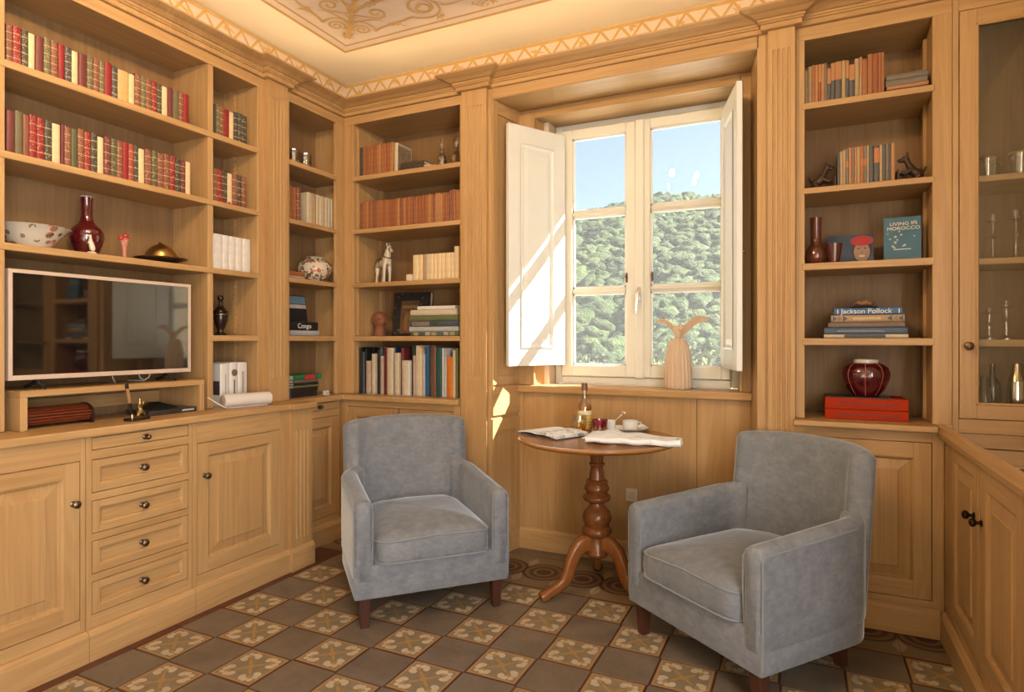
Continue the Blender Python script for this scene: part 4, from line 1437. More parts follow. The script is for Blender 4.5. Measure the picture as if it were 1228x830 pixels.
# unseen warm strips added on top of the cornice to brighten the ceiling
strip_m = bpy.data.materials.new('warm_strip')
strip_m.use_nodes = True
sn = strip_m.node_tree
sn.nodes.remove(sn.nodes['Principled BSDF'])
se = sn.nodes.new('ShaderNodeEmission')
se.inputs[0].default_value = (1.0, 0.70, 0.38, 1)
se.inputs[1].default_value = STRIP_STRENGTH
sn.links.new(se.outputs[0], sn.nodes['Material Output'].inputs[0])
for (q, lab) in (((-2.60, -2.575, 0.4, 2.95), 'added unseen light strip on top of the cornice over the television wall'), ((-2.50, 1.10, 2.995, 3.02), 'added unseen light strip on top of the cornice over the window wall')):
    t = empty('added_cove_light', ((q[0] + q[1]) / 2, (q[2] + q[3]) / 2, 2.6652))
    tag(t, lab, 'lamp')
    MB().box(q[0], q[1], q[2], q[3], 2.6652, 2.672).build('channel', plain('strip_channel', (0.6, 0.6, 0.58), 0.4), t)
    MB().box(q[0] + 0.003, q[1] - 0.003, q[2] + 0.003, q[3] - 0.003, 2.672, 2.676).build('diffuser', strip_m, t)
# ================================================================== books
BC = {
    'maroon': (0.150, 0.030, 0.028), 'red': (0.26, 0.014, 0.016), 'light red': (0.33, 0.055, 0.042), 'olive': (0.135, 0.115, 0.055), 'green': (0.085, 0.085, 0.038),
    'brown': (0.215, 0.070, 0.038), 'navy': (0.060, 0.055, 0.060), 'dark': (0.050, 0.045, 0.032), 'cream': (0.74, 0.55, 0.31), 'tan': (0.60, 0.39, 0.16), 'white': (0.72, 0.66, 0.60),
    'orange-brown': (0.33, 0.118, 0.036), 'rust': (0.27, 0.080, 0.028), 'pale orange': (0.42, 0.185, 0.065), 'grey': (0.17, 0.135, 0.10), 'slate': (0.075, 0.07, 0.068), 'buff': (0.40, 0.26, 0.13),
    'dark green': (0.015, 0.030, 0.022), 'black': (0.010, 0.010, 0.011), 'blue-grey': (0.055, 0.075, 0.095), 'dark red': (0.11, 0.014, 0.014), 'ivory': (0.56, 0.46, 0.32), 'dark blue': (0.012, 0.03, 0.08),
    'pinkish': (0.46, 0.33, 0.25), 'pale grey': (0.40, 0.40, 0.40), 'blue': (0.010, 0.075, 0.19), 'dark brown': (0.07, 0.045, 0.025), 'teal': (0.012, 0.065, 0.065), 'orange': (0.55, 0.15, 0.012), 'olive green': (0.13, 0.12, 0.03),
    'moss': (0.12, 0.13, 0.055), 'bright red': (0.52, 0.03, 0.02), 'bright green': (0.02, 0.16, 0.06), 'tomato': (0.36, 0.030, 0.006), 'steel blue': (0.035, 0.115, 0.26), 'denim': (0.05, 0.085, 0.14), 'mauve': (0.16, 0.105, 0.085),
}
def book_meshes(w, d, h, spine=0.18):
    t = min(0.0028, w * 0.16)
    b = min(w * spine, 0.006)
    out = [(-w / 2, d), (-w / 2, b)]
    for k in range(1, 6):
        a = PI * k / 6
        out.append((-w / 2 * math.cos(a), b - b * math.sin(a)))
    out += [(w / 2, b), (w / 2, d), (w / 2 - t, d), (w / 2 - t, b + t * 1.2), (-w / 2 + t, b + t * 1.2), (-w / 2 + t, d)]
    # the section is extruded as side walls plus strip caps
    n = len(out)
    mb = MB()
    v = [(x, y, 0) for x, y in out] + [(x, y, h) for x, y in out]
    f = [(i, (i + 1) % n, n + (i + 1) % n, n + i) for i in range(n)]
    for o in (0, n):
        f.append((o, o + 1, o + n - 2, o + n - 1))
        f.append(tuple(o + i for i in [1] + list(range(2, 8)) + [n - 3, n - 2]))
        f.append((o + 7, o + 8, o + n - 4, o + n - 3)) if False else None
    f = [q for q in f if q]
    # right board cap
    for o in (0, n):
        f.append((o + 7, o + 8, o + 9, o + 10))
    mb.add(v, f)
    m1 = mb.mesh('book')
    m2 = MB().box(-w / 2 + t * 0.9, w / 2 - t * 0.9, b + t, d - 0.004, 0.003, h - 0.003).mesh('page_block')
    m2.materials.append(PAPER)
    return m1, m2

def place(w, d, h, col, loc, rz, label, group=None, gilt=0.0, lying=False, tilt=0.0, name='book', mat=None, turn=0.0):
    m1, m2 = book_meshes(w, d, h)
    m1.materials.append(mat or spine_mat(col.replace(' ', '_'), BC[col], gilt))
    o = bpy.data.objects.new(name, m1)
    COL.objects.link(o)
    M = Matrix.Translation(loc) @ Matrix.Rotation(rz, 4, 'Z')
    if lying:
        # spine still faces the room, boards horizontal, length along the shelf
        M = M @ Matrix.Rotation(turn, 4, 'Z') @ Matrix.Translation((-h / 2, 0, w / 2)) @ Matrix.Rotation(PI / 2, 4, 'Y')
    elif tilt:
        M = M @ Matrix.Rotation(tilt, 4, 'Y')
    o.matrix_world = M
    p = bpy.data.objects.new('page_block', m2)
    COL.objects.link(p)
    p.parent = o
    tag(o, label, 'book', group)
    return o

def row(wall, plane, zb, edges, specs, group, where, z_tops=None, gap=0.0008, start=1, depth=0.11):
    """upright books side by side. specs: (colour, gilt, height, depth, setback)"""
    rz = PI / 2 if wall == 'L' else 0
    for i, sp in enumerate(specs):
        colr, gilt, h, dp, back = sp
        u0, u1 = edges[i], edges[i + 1]
        w = u1 - u0 - gap
        u = (u0 + u1) / 2
        loc = (plane - back, u, zb + 0.0005) if wall == 'L' else (u, plane + back, zb + 0.0005)
        kind = 'gilt-tooled ' if gilt > 0.5 else ''
        place(w, dp, h, colr, loc, rz, f'{kind}{colr} book, {ordinal(i + start)} from the left {where}', group, gilt)

rr = random.Random(21)
e1 = [1.24, 1.261, 1.29, 1.313, 1.336, 1.364, 1.389, 1.415, 1.439, 1.465, 1.49, 1.522, 1.547, 1.571, 1.592, 1.622, 1.647, 1.697, 1.721, 1.748, 1.771, 1.798, 1.822, 1.846, 1.876, 1.9, 1.93, 1.954, 1.981]
k1 = 'brown1 red1 dark1 cream0 maroon0 olive1 brown1 red0 navy1 cream0 maroon0 olive1 brown1 olive1 red0 navy1 tan0 cream0 brown1 olive1 brown1 red1 dark1 cream0 maroon0 olive0 brown1 red0'.split()
def sp(keys, h, d=0.115, jit=0.004, back=0.0):
    out = []
    for k in keys:
        c, g = k[:-1].replace('_', ' '), int(k[-1])
        hh = h + rr.uniform(-jit, jit) - (0.003 if c in ('cream', 'tan') else 0)
        out.append((c, 0.85 if g else 0.0, hh, d, back + (0.0 if c not in ('cream', 'tan') else 0.004)))
    return out
row('L', -2.635, SL[0][1], e1, sp(k1, 0.150), 'small antique books in the top row above the television', 'in the top row above the television')
e2 = [1.241, 1.268, 1.294, 1.315, 1.34, 1.367, 1.394, 1.425, 1.437, 1.462, 1.487, 1.511, 1.537, 1.564, 1.591, 1.618, 1.643, 1.668, 1.693, 1.716, 1.737, 1.767, 1.798, 1.826, 1.855, 1.885, 1.912, 1.94, 1.965, 1.993]
e2 = e2[:14] + [1.590] + e2[15:]
k2 = 'maroon0 olive0 brown0 red1 red1 dark1 cream0 maroon0 brown1 green0 brown1 red1 dark1 cream0 maroon1 green1 brown1 red0 light_red1 dark1 cream0 brown1 green1 brown1 brown1 red1 dark1 maroon1 cream0'.split()
row('L', -2.635, SL[1][1], e2, sp(k2, 0.166), 'small antique books in the second row above the television', 'in the second row above the television')
n1 = [2.118, 2.132, 2.153, 2.181, 2.209, 2.239, 2.262, 2.288, 2.319]
row('L', -2.635, SL[0][1], n1, sp('dark0 olive1 brown1 red0 cream0 dark1 navy1 dark1'.split(), 0.158), 'small books at the top of the narrow bay', 'on the top shelf of the narrow bay')
n2 = [2.118, 2.14, 2.169, 2.198, 2.231, 2.259, 2.285, 2.313]
row('L', -2.635, SL[1][1], n2, sp('brown1 red1 dark1 cream0 brown1 dark1 brown1'.split(), 0.170), 'small books on the second shelf of the narrow bay', 'on the second shelf of the narrow bay')
n3 = [2.119, 2.173, 2.212, 2.254, 2.296, 2.347]
row('L', -2.640, SL[2][1], n3, [('white', 0, 0.178, 0.10, 0.0)] * 5, 'white paperbacks above the dark urn', 'of the pale paperbacks above the dark urn')
# red bead string lying before the second-shelf books
mb = MB()
for k in range(13):
    mb.ellipsoid((-2.607 + 0.006 * math.sin(k * 1.9), 2.140 + k * 0.0088, SL[1][1] + 0.0052), (0.0048, 0.0048, 0.0052), 8, 6)
tag(mb.build('bead_string', plain('red_beads', (0.42, 0.01, 0.02), 0.3), None, 0, 1, True), 'short string of red beads before the books in the narrow bay', 'beads')
# three white books standing on the worktop
for i, (a, b) in enumerate(((2.161, 2.216), (2.217, 2.266), (2.268, 2.325))):
    o = place(b - a - 0.001, 0.155, 0.208 + (0.004, 0.009, 0.008)[i], 'white', (-2.640, (a + b) / 2, 0.8705), PI / 2, ('thick white book nearest the television riser, with photo cover', 'white book with round portrait on its spine, middle of three', 'white book with printed spine, last of three before the pilaster')[i], 'white books on the worktop', mat=plain('white_jacket', (0.72, 0.68, 0.63), 0.4))
    w = b - a
    if i == 0:
        MB().box(-w / 2 - 0.0006, -w / 2 - 0.0001, 0.01, 0.145, 0.055, 0.125).build('cover_photo', plain('dark_photo', (0.06, 0.045, 0.05), 0.4, vary=0.6, vscale=50), o, wc=False)
        MB().box(-0.003, 0.001, -0.0008, 0.0, 0.05, 0.16).build('spine_print', plain('grey_print', (0.35, 0.30, 0.32), 0.5, vary=0.6, vscale=200), o, wc=False)
    if i == 1:
        MB().lathe([(0.0, 0), (0.018, 0.0001), (0.018, 0.0008), (0.0, 0.0009)], 20).xform(Matrix.Translation((0, -0.0002, 0.165)) @ Matrix.Rotation(PI / 2, 4, 'X')).build('round_portrait', plain('portrait_print', (0.16, 0.11, 0.085), 0.5, vary=0.7, vscale=70), o, wc=False)
        MB().box(-0.004, 0.003, -0.0010, 0.0, 0.05, 0.13).build('spine_print', plain('dark_print', (0.12, 0.10, 0.10), 0.5, vary=0.8, vscale=160), o, wc=False)
    if i == 2:
        MB().box(-0.010, 0.006, -0.0010, 0.0, 0.06, 0.17).build('spine_print', plain('pale_print', (0.40, 0.36, 0.35), 0.5, vary=0.7, vscale=120), o, wc=False)

# ---- corner bookcase books
lea = [2.631, 2.650, 2.667, 2.683, 2.710]
row('L', -2.655, SL[1][1], lea, [('orange-brown', 0.3, 0.205, 0.13, 0), ('rust', 0.3, 0.20, 0.13, 0), ('orange-brown', 0.3, 0.198, 0.13, 0), ('brown', 0.8, 0.205, 0.14, -0.01)], 'leather books in the corner bay', 'of the leather books in the corner bay')
crm = [2.772, 2.822, 2.845, 2.875, 2.924, 2.949, 2.974, 2.999, 3.025]
row('L', -2.655, SL[1][1], crm, [(c, 0.35, 0.196, 0.13, 0) for c in ('ivory', 'buff', 'ivory', 'ivory', 'ivory', 'ivory', 'ivory', 'ivory')], 'parchment books in the corner bay', 'of the parchment books in the corner bay')
# boxes/books lying beside the floral jar
place(0.022, 0.12, 0.16, 'pinkish', (-2.660, 2.675, SL[2][1] + 0.0005), PI / 2, 'pale flat book lying beside the floral jar, lower of two', lying=True)
place(0.026, 0.12, 0.15, 'orange-brown', (-2.665, 2.680, SL[2][1] + 0.0230), PI / 2, 'terracotta-coloured book lying beside the floral jar, upper of two', lying=True)
PRINT_W = plain('white_lettering', (0.80, 0.78, 0.74), 0.6)
PRINT_C = plain('cream_lettering', (0.78, 0.66, 0.46), 0.6)
def spine_text(o, body, h, w, size, mat=PRINT_W, sx=1.0, off=0.0):
    """lettering along the spine of a lying book (reads left to right for the viewer)"""
    return text('title', body, size, mat, o, (0.0, -0.0012, h / 2 + off), (PI / 2, -PI / 2, 0), 0.0003, 'CENTER', sx)
o = place(0.033, 0.17, 0.235, 'pale grey', (-2.668, 2.765, SL[3][1] + 0.0005), PI / 2, 'pale book lying under the black one on the corner shelf', lying=True)
o = place(0.050, 0.16, 0.225, 'black', (-2.668, 2.760, SL[3][1] + 0.034), PI / 2, 'thick black book with white title lying on the corner shelf', lying=True)
spine_text(o, 'Congo', 0.225, 0.05, 0.040)
o = place(0.03, 0.16, 0.155, 'black', (-2.700, 2.735, SL[3][1] + 0.0845), PI / 2, 'black book with blue sky cover propped on top of the corner stack', mat=plain('sky_cover', (0.012, 0.013, 0.015), 0.35))
o.rotation_euler = (math.radians(-8), 0, PI)
o.matrix_world = Matrix.Translation((-2.71, 2.735, SL[3][1] + 0.0850)) @ Matrix.Rotation(math.radians(-8), 4, 'Y') @ Matrix.Rotation(0, 4, 'Z') @ Matrix.Translation((0, -0.08, 0))
MB().box(0.0151, 0.0156, 0.004, 0.156, 0.105, 0.150).build('cover_sky', plain('blue_sky_print', (0.13, 0.22, 0.30), 0.4, vary=0.3), o, wc=False)
MB().box(0.0151, 0.0156, 0.004, 0.156, 0.078, 0.100).build('cover_title', plain('pale_title_print', (0.45, 0.42, 0.38), 0.4, vary=0.6, vscale=90), o, wc=False)
# low stack on the worktop of the corner bay
g = 'books stacked low in the corner bay'
bx = empty('storage_box', (-2.64, 2.733, 0.8705))
tag(bx, 'shiny black box under the books at the bottom of the corner bay', 'box')
MB().box(-2.80, -2.645, 2.626, 2.842, 0.8706, 0.914).build('body', BLACK, bx, 0.002)
MB().box(-2.803, -2.642, 2.623, 2.845, 0.906, 0.924).build('lid', BLACK, bx, 0.002)
place(0.014, 0.15, 0.205, 'moss', (-2.650, 2.760, 0.9245), PI / 2, 'thin greenish book lying directly on the shiny black box', g, lying=True)
place(0.014, 0.15, 0.195, 'black', (-2.648, 2.755, 0.9387), PI / 2, 'thin black book second up from the shiny black box', g, lying=True)
place(0.017, 0.15, 0.200, 'mauve', (-2.652, 2.758, 0.9530), PI / 2, 'thin brown book third up from the shiny black box', g, lying=True)
o = place(0.029, 0.15, 0.223, 'bright green', (-2.648, 2.770, 0.9703), PI / 2, 'green book with red label topmost on the shiny black box', g, lying=True)
MB().box(-0.0118, 0.0118, -0.0012, 0.002, 0.085, 0.165).build('label_patch', plain('red_label', (0.50, 0.02, 0.03), 0.4, vary=0.2), o, wc=False)
place(0.030, 0.15, 0.212, 'pale grey', (-2.646, 2.605, 0.8705), PI / 2, 'white patterned book standing beside the shiny black box')
cb_ = MB().box(-2.628, -2.602, 2.868, 2.897, 0.8705, 0.897).build('calendar_cube', plain('cube_white', (0.66, 0.62, 0.58), 0.5), None, 0.002)
tag(cb_, 'tiny white cube with dark marks beside the stack in the corner bay', 'cube')
for yy in (2.875, 2.885):
    MB().box(-2.6022, -2.6012, yy - 0.002, yy + 0.002, 0.877, 0.890).build('mark', plain('cube_mark', (0.05, 0.03, 0.05), 0.5), cb_)

# ---- back-left bookcase
YS = 3.065
e = [-2.509, -2.497, -2.485, -2.467, -2.449, -2.430, -2.41, -2.39, -2.37, -2.351, -2.331, -2.311, -2.292, -2.272, -2.255]
cs = ['dark', 'slate'] + ['orange-brown', 'rust', 'orange-brown', 'orange-brown', 'rust', 'orange-brown', 'pale orange', 'orange-brown', 'orange-brown', 'rust', 'orange-brown', 'pale orange']
row('B', YS, SL[0][1], e, [(c, 0.2 if i > 1 else 0.0, 0.192 + rr.uniform(-.003, .003), 0.13, 0.0) for i, c in enumerate(cs)], 'leather set on the top shelf beside the decanters', 'of the leather set on the decanter shelf')
o = place(0.026, 0.15, 0.185, 'ivory', (-2.236, YS, SL[0][1] + 0.0005), 0, 'ivory book with drawing on its cover ending the leather set')
MB().box(0.0131, 0.0136, 0.008, 0.142, 0.012, 0.172).build('cover_drawing', plain('cover_print', (0.25, 0.17, 0.10), 0.6, vary=0.9, vscale=45), o, wc=False)
for i in range(3):
    place(0.019, 0.12, 0.165, ('dark brown', 'dark', 'dark brown')[i], (-2.130 + 0.004 * i, YS + 0.004 * i, SL[0][1] + 0.0005 + i * 0.0195), 0, ('dark thin book at the bottom of the pile beside the leather set', 'dark thin book in the middle of the pile beside the leather set', 'dark thin book on top of the pile beside the leather set')[i], 'dark books piled on the decanter shelf', lying=True)
place(0.034, 0.11, 0.07, 'pinkish', (-2.008, YS + 0.03, SL[0][1] + 0.0005), 0, 'small pink-edged book lying next to the dark pile', lying=True, turn=0.5)
# magazines
x = -2.509
i = 0
edges, specs = [x], []
while x < -1.800:
    w = rr.uniform(0.0125, 0.0185)
    x += w
    edges.append(x)
    q = rr.random()
    specs.append((('rust', 'orange-brown', 'rust', 'orange-brown', 'pale orange', 'brown')[int(q * 6)], 0.12, (0.178 if x < -1.86 else 0.188) + rr.uniform(-0.006, 0.004), 0.13, rr.uniform(0, 0.004)))
row('B', YS, SL[1][1], edges, specs, 'thin brown magazines filling the second shelf', 'of thin brown magazines filling a shelf', gap=0.0006)
# cream volumes
e3 = [-2.114, -2.072, -2.042, -2.021, -1.996, -1.969, -1.944, -1.917, -1.891, -1.853, -1.828, -1.795]
c3_ = ['cream', 'cream', 'buff', 'ivory', 'cream', 'cream', 'cream', 'cream', 'cream', 'cream', 'cream']
row('B', YS, SL[2][1], e3, [(c, 0, 0.156 if i < 10 else 0.190, 0.12, 0.0) for i, c in enumerate(c3_)], 'cream volumes beside the horse', 'of the cream volumes beside the horse')
tag(MB().box(-2.156, -2.117, YS - 0.005, YS + 0.04, SL[2][1] + 0.0005, SL[2][1] + 0.043).build('card_box', plain('white_card', (0.68, 0.60, 0.46), 0.6), None, 0.002), 'little white box at the start of the cream volumes', 'box')
# pile of books on the fourth shelf
pile = [(0.027, 0.330, 'moss', -1.960, 'multicoloured', 'floral-spined book at the bottom of the pile beside the black picture'),
        (0.029, 0.342, 'pale grey', -1.966, '', 'pale blue-grey book second from the bottom of the pile by the picture'),
        (0.033, 0.336, 'blue-grey', -1.967, '', 'book with photo strip on its spine, third up in the picture-side pile'),
        (0.033, 0.338, 'moss', -1.968, '', 'green book in the pile beside the black picture'),
        (0.034, 0.321, 'ivory', -1.968, '', 'thick ivory book near the top of the pile by the picture'),
        (0.021, 0.259, 'white', -1.950, '', 'slim white book on top of the pile by the black picture')]
z = SL[3][1] + 0.0005
for w, h, c, xc, _, lab in pile:
    o = place(w - 0.0004, 0.20, h, c, (xc, YS, z), 0, lab, 'books piled beside the black picture', lying=True)
    if 'photo strip' in lab:
        MB().box(-0.012, 0.012, -0.0012, 0.002, 0.02, 0.14).build('photo_strip', plain('strip_photo', (0.22, 0.16, 0.12), 0.4, vary=0.9, vscale=40), o, wc=False)
        MB().box(-0.012, 0.012, -0.0012, 0.002, 0.15, 0.20).build('photo_strip', plain('strip_green', (0.05, 0.07, 0.03), 0.4, vary=0.9, vscale=40), o, wc=False)
    if 'floral' in lab:
        for k in range(7):
            MB().box(-0.010, 0.010, -0.0012, 0.002, 0.02 + k * 0.042, 0.05 + k * 0.042).build('spine_patch', plain(('patch_a', 'patch_b', 'patch_c')[k % 3], ((0.3, 0.25, 0.15), (0.08, 0.09, 0.12), (0.35, 0.33, 0.28))[k % 3], 0.5, vary=0.6, vscale=60), o, wc=False)
    z += w
# colourful row at the bottom
e4 = [-2.509, -2.497, -2.486, -2.468, -2.455, -2.419, -2.411, -2.382, -2.366, -2.344, -2.321, -2.296, -2.25, -2.241, -2.205, -2.186, -2.142, -2.129, -2.105, -2.086, -2.058, -2.046, -2.022, -1.996, -1.966, -1.95, -1.904, -1.895, -1.872, -1.832, -1.816, -1.799]
c4 = ['dark green', 'black', 'blue-grey', 'black', 'pinkish', 'black', 'ivory', 'black', 'blue-grey', 'pinkish', 'dark red', 'ivory', 'dark blue', 'ivory', 'maroon', 'ivory', 'white', 'dark green', 'pinkish', 'ivory', 'cream', 'pale grey', 'blue', 'dark brown', 'brown', 'teal', 'white', 'pale grey', 'orange', 'ivory', 'olive green']
h4 = [.288, .285, .26, .28, .204, .285, .248, .275, .285, .235, .29, .285, .29, .255, .285, .21, .205, .295, .24, .30, .285, .25, .292, .30, .30, .288, .285, .245, .235, .275, .285]
b4 = [0, 0, .004, .01, .0, .02, .0, .02, .02, .0, .004, 0, .02, 0, .02, 0, .003, .02, .0, 0, .004, .006, .004, .01, .01, .006, .006, .0, .0, .004, .008]
row('B', YS - 0.01, 0.870, e4, [(c, 0.0, h, 0.17, b) for c, h, b in zip(c4, h4, b4)], 'colourful books along the bottom of the horse bookcase', 'in the colourful bottom row')

# ---- right bookcase
r1 = [0.0, 0.013, 0.03, 0.042, 0.055, 0.067, 0.08, 0.09, 0.105, 0.121, 0.147, 0.162, 0.175, 0.197, 0.215, 0.225, 0.246, 0.266, 0.286, 0.297, 0.308]
c1r = ['buff', 'buff', 'orange-brown', 'pale orange', 'rust', 'pale orange', 'grey', 'slate', 'slate', 'slate', 'buff', 'slate', 'slate', 'buff', 'buff', 'orange-brown', 'orange-brown', 'rust', 'orange-brown', 'orange-brown']
h1r = [.16, .176, .18, .178, .179, .178, .18, .155, .175, .178, .178, .176, .155, .176, .18, .165, .185, .184, .185, .184]
YR = 3.062
def patched(i, wall_row, c, h):
    pass
for i, (c, h) in enumerate(zip(c1r, h1r)):
    a, b = r1[i], r1[i + 1]
    o = place(b - a - 0.0008, 0.12, h, c, ((a + b) / 2, YR, SR[0][1] + 0.0005), 0, f'{c} paperback, {ordinal(i + 1)} from the left on the top shelf right of the window', 'old paperbacks on the top shelf right of the window')
    if c == 'slate' or i in (4, 14):
        MB().box(-(b - a) / 2 + 0.0006, (b - a) / 2 - 0.0006, -0.0006, 0.004, h * 0.55, h - 0.002).build('spine_label', spine_mat('pale_orange', BC['pale orange']), o, wc=False)
z = SR[0][1] + 0.0005
for i, (t, c, dx) in enumerate(((0.020, 'slate', 0), (0.016, 'pale orange', .004), (0.026, 'grey', 0.0), (0.024, 'grey', .002))):
    place(t - 0.0004, 0.115, 0.150, c, (0.388 + dx, YR + 0.002 * i, z), 0, ('slate paperback at the bottom of the lying pile on the top right shelf', 'orange paperback second up in the lying pile on the top right shelf', 'grey paperback third up in the lying pile on the top right shelf', 'grey paperback on top of the lying pile on the top right shelf')[i], 'paperbacks lying on the top shelf right of the window', lying=True)
    z += t
r2 = [0.13, 0.14, 0.152, 0.162, 0.174, 0.186, 0.196, 0.206, 0.218, 0.232, 0.243, 0.251, 0.269, 0.29, 0.302, 0.313, 0.325, 0.332, 0.347]
c2r = ['slate', 'buff', 'buff', 'grey', 'pale orange', 'grey', 'pale orange', 'buff', 'orange-brown', 'grey', 'buff', 'slate', 'slate', 'buff', 'slate', 'grey', 'slate', 'pale orange']
h2r = [.15, .155, .16, .165, .168, .166, .166, .166, .168, .168, .168, .166, .164, .164, .164, .166, .164, .166]
for i, (c, h) in enumerate(zip(c2r, h2r)):
    a, b = r2[i], r2[i + 1]
    o = place(b - a - 0.0008, 0.12, h, c, ((a + b) / 2, YR, SR[1][1] + 0.0005), 0, f'{c} paperback, {ordinal(i + 1)} from the left between the two dog bookends', 'old paperbacks between the dog bookends')
    if i in (4, 6, 8, 12, 3, 9):
        MB().box(-(b - a) / 2 + 0.0006, (b - a) / 2 - 0.0006, -0.0006, 0.004, h * (0.5 if i != 12 else 0.55), h * (0.66 if i != 12 else 0.93)).build('spine_label', spine_mat('orange_label', (0.46, 0.16, 0.045)), o, wc=False)
# standing picture-cover books on the third right shelf
def cover_book(name, x0, x1, y, z0, h, t, col, label, lean=6, rz=0.0):
    """book shown cover-first: leaning back on the shelf"""
    w = x1 - x0
    o = empty(name, ((x0 + x1) / 2, y, z0 + 0.0005 + t * math.sin(math.radians(lean))))
    o.rotation_euler = (math.radians(-lean), 0, rz)
    tag(o, label, 'book')
    MB().box(-w / 2, w / 2, 0, 0.0025, 0, h).build('front_cover', col, o, 0.0006, wc=False)
    MB().box(-w / 2, w / 2, t - 0.0025, t, 0, h).build('back_cover', col, o, 0.0006, wc=False)
    MB().box(-w / 2, -w / 2 + 0.003, 0.0025, t - 0.0025, 0, h).build('spine', col, o, wc=False)
    MB().box(-w / 2 + 0.003, w / 2 - 0.003, 0.0025, t - 0.0025, 0.002, h - 0.002).build('page_block', PAPER, o, wc=False)
    return o
mor = cover_book('book', 0.309, 0.446, 3.100, SR[2][1], 0.190, 0.024, plain('teal_cover', (0.035, 0.120, 0.185), 0.4, vary=0.35, vscale=12), 'blue-green book standing cover forward, titled in cream capitals', 7, math.radians(-6))
text('title', 'LIVING IN\nMOROCCO', 0.0205, PRINT_C, mor, (0.004, -0.0008, 0.150), (PI / 2, 0, 0), 0.0003, 'CENTER', 1.12)
PETAL = plain('pale_flower_print', (0.42, 0.42, 0.36), 0.5, vary=0.2)
mb = MB()
for k in range(22):
    a, b = rr.uniform(-0.055, 0.055), rr.uniform(0.055, 0.185)
    if 0.128 < b < 0.168 or (abs(a) > 0.045 and b < 0.08):
        continue
    mb.lathe([(0.0, 0), (rr.uniform(0.003, 0.0055), 0.0002), (0.0, 0.0004)], 8, (a, b, 0))
for q in [0]:
    me = MB()
    me.v = [(x, -0.0002 - z, y) for x, y, z in mb.v]
    me.f = mb.f
    me.build('printed_flowers', PETAL, mor, wc=False)
MB().box(-0.030, 0.032, -0.0006, 0, 0.047, 0.0495).build('subtitle_line', PRINT_W, mor, wc=False)
fb_ = cover_book('book', 0.098, 0.282, 3.205, SR[2][1], 0.142, 0.02, plain('dark_blue_cover', (0.022, 0.045, 0.085), 0.4, vary=0.5, vscale=14), 'wide dark blue book with smiling face under red cap on its cover', 9)
def disc(o, nm, cx, cz, rx, rz_, mat, y=-0.0004):
    n = 28
    v = [(cx + rx * math.cos(2 * PI * k / n), y, cz + rz_ * math.sin(2 * PI * k / n)) for k in range(n)]
    v += [(p[0], 0.0, p[2]) for p in v]
    f = [tuple(range(n)), tuple(range(n, 2 * n))] + [(k, (k + 1) % n, n + (k + 1) % n, n + k) for k in range(n)]
    return MB().add(v, f).build(nm, mat, o, wc=False)
disc(fb_, 'printed_hair', 0.045, 0.068, 0.042, 0.052, plain('print_dark', (0.03, 0.02, 0.02), 0.5), -0.0002)
disc(fb_, 'printed_face', 0.045, 0.060, 0.032, 0.046, plain('print_skin', (0.33, 0.20, 0.13), 0.5, vary=0.2, vscale=40), -0.0004)
disc(fb_, 'printed_cap', 0.045, 0.112, 0.046, 0.024, plain('print_red', (0.40, 0.02, 0.025), 0.5, vary=0.3, vscale=60), -0.0006)
disc(fb_, 'printed_mouth', 0.045, 0.040, 0.013, 0.0045, plain('print_lips', (0.62, 0.55, 0.48), 0.5), -0.0007)
for sx in (-1, 1):
    disc(fb_, 'printed_eye', 0.045 + sx * 0.013, 0.076, 0.006, 0.0025, plain('print_dark', (0.03, 0.02, 0.02), 0.5), -0.0007)
disc(fb_, 'printed_nose', 0.046, 0.058, 0.0035, 0.007, plain('print_shadow', (0.22, 0.12, 0.08), 0.5), -0.0006)
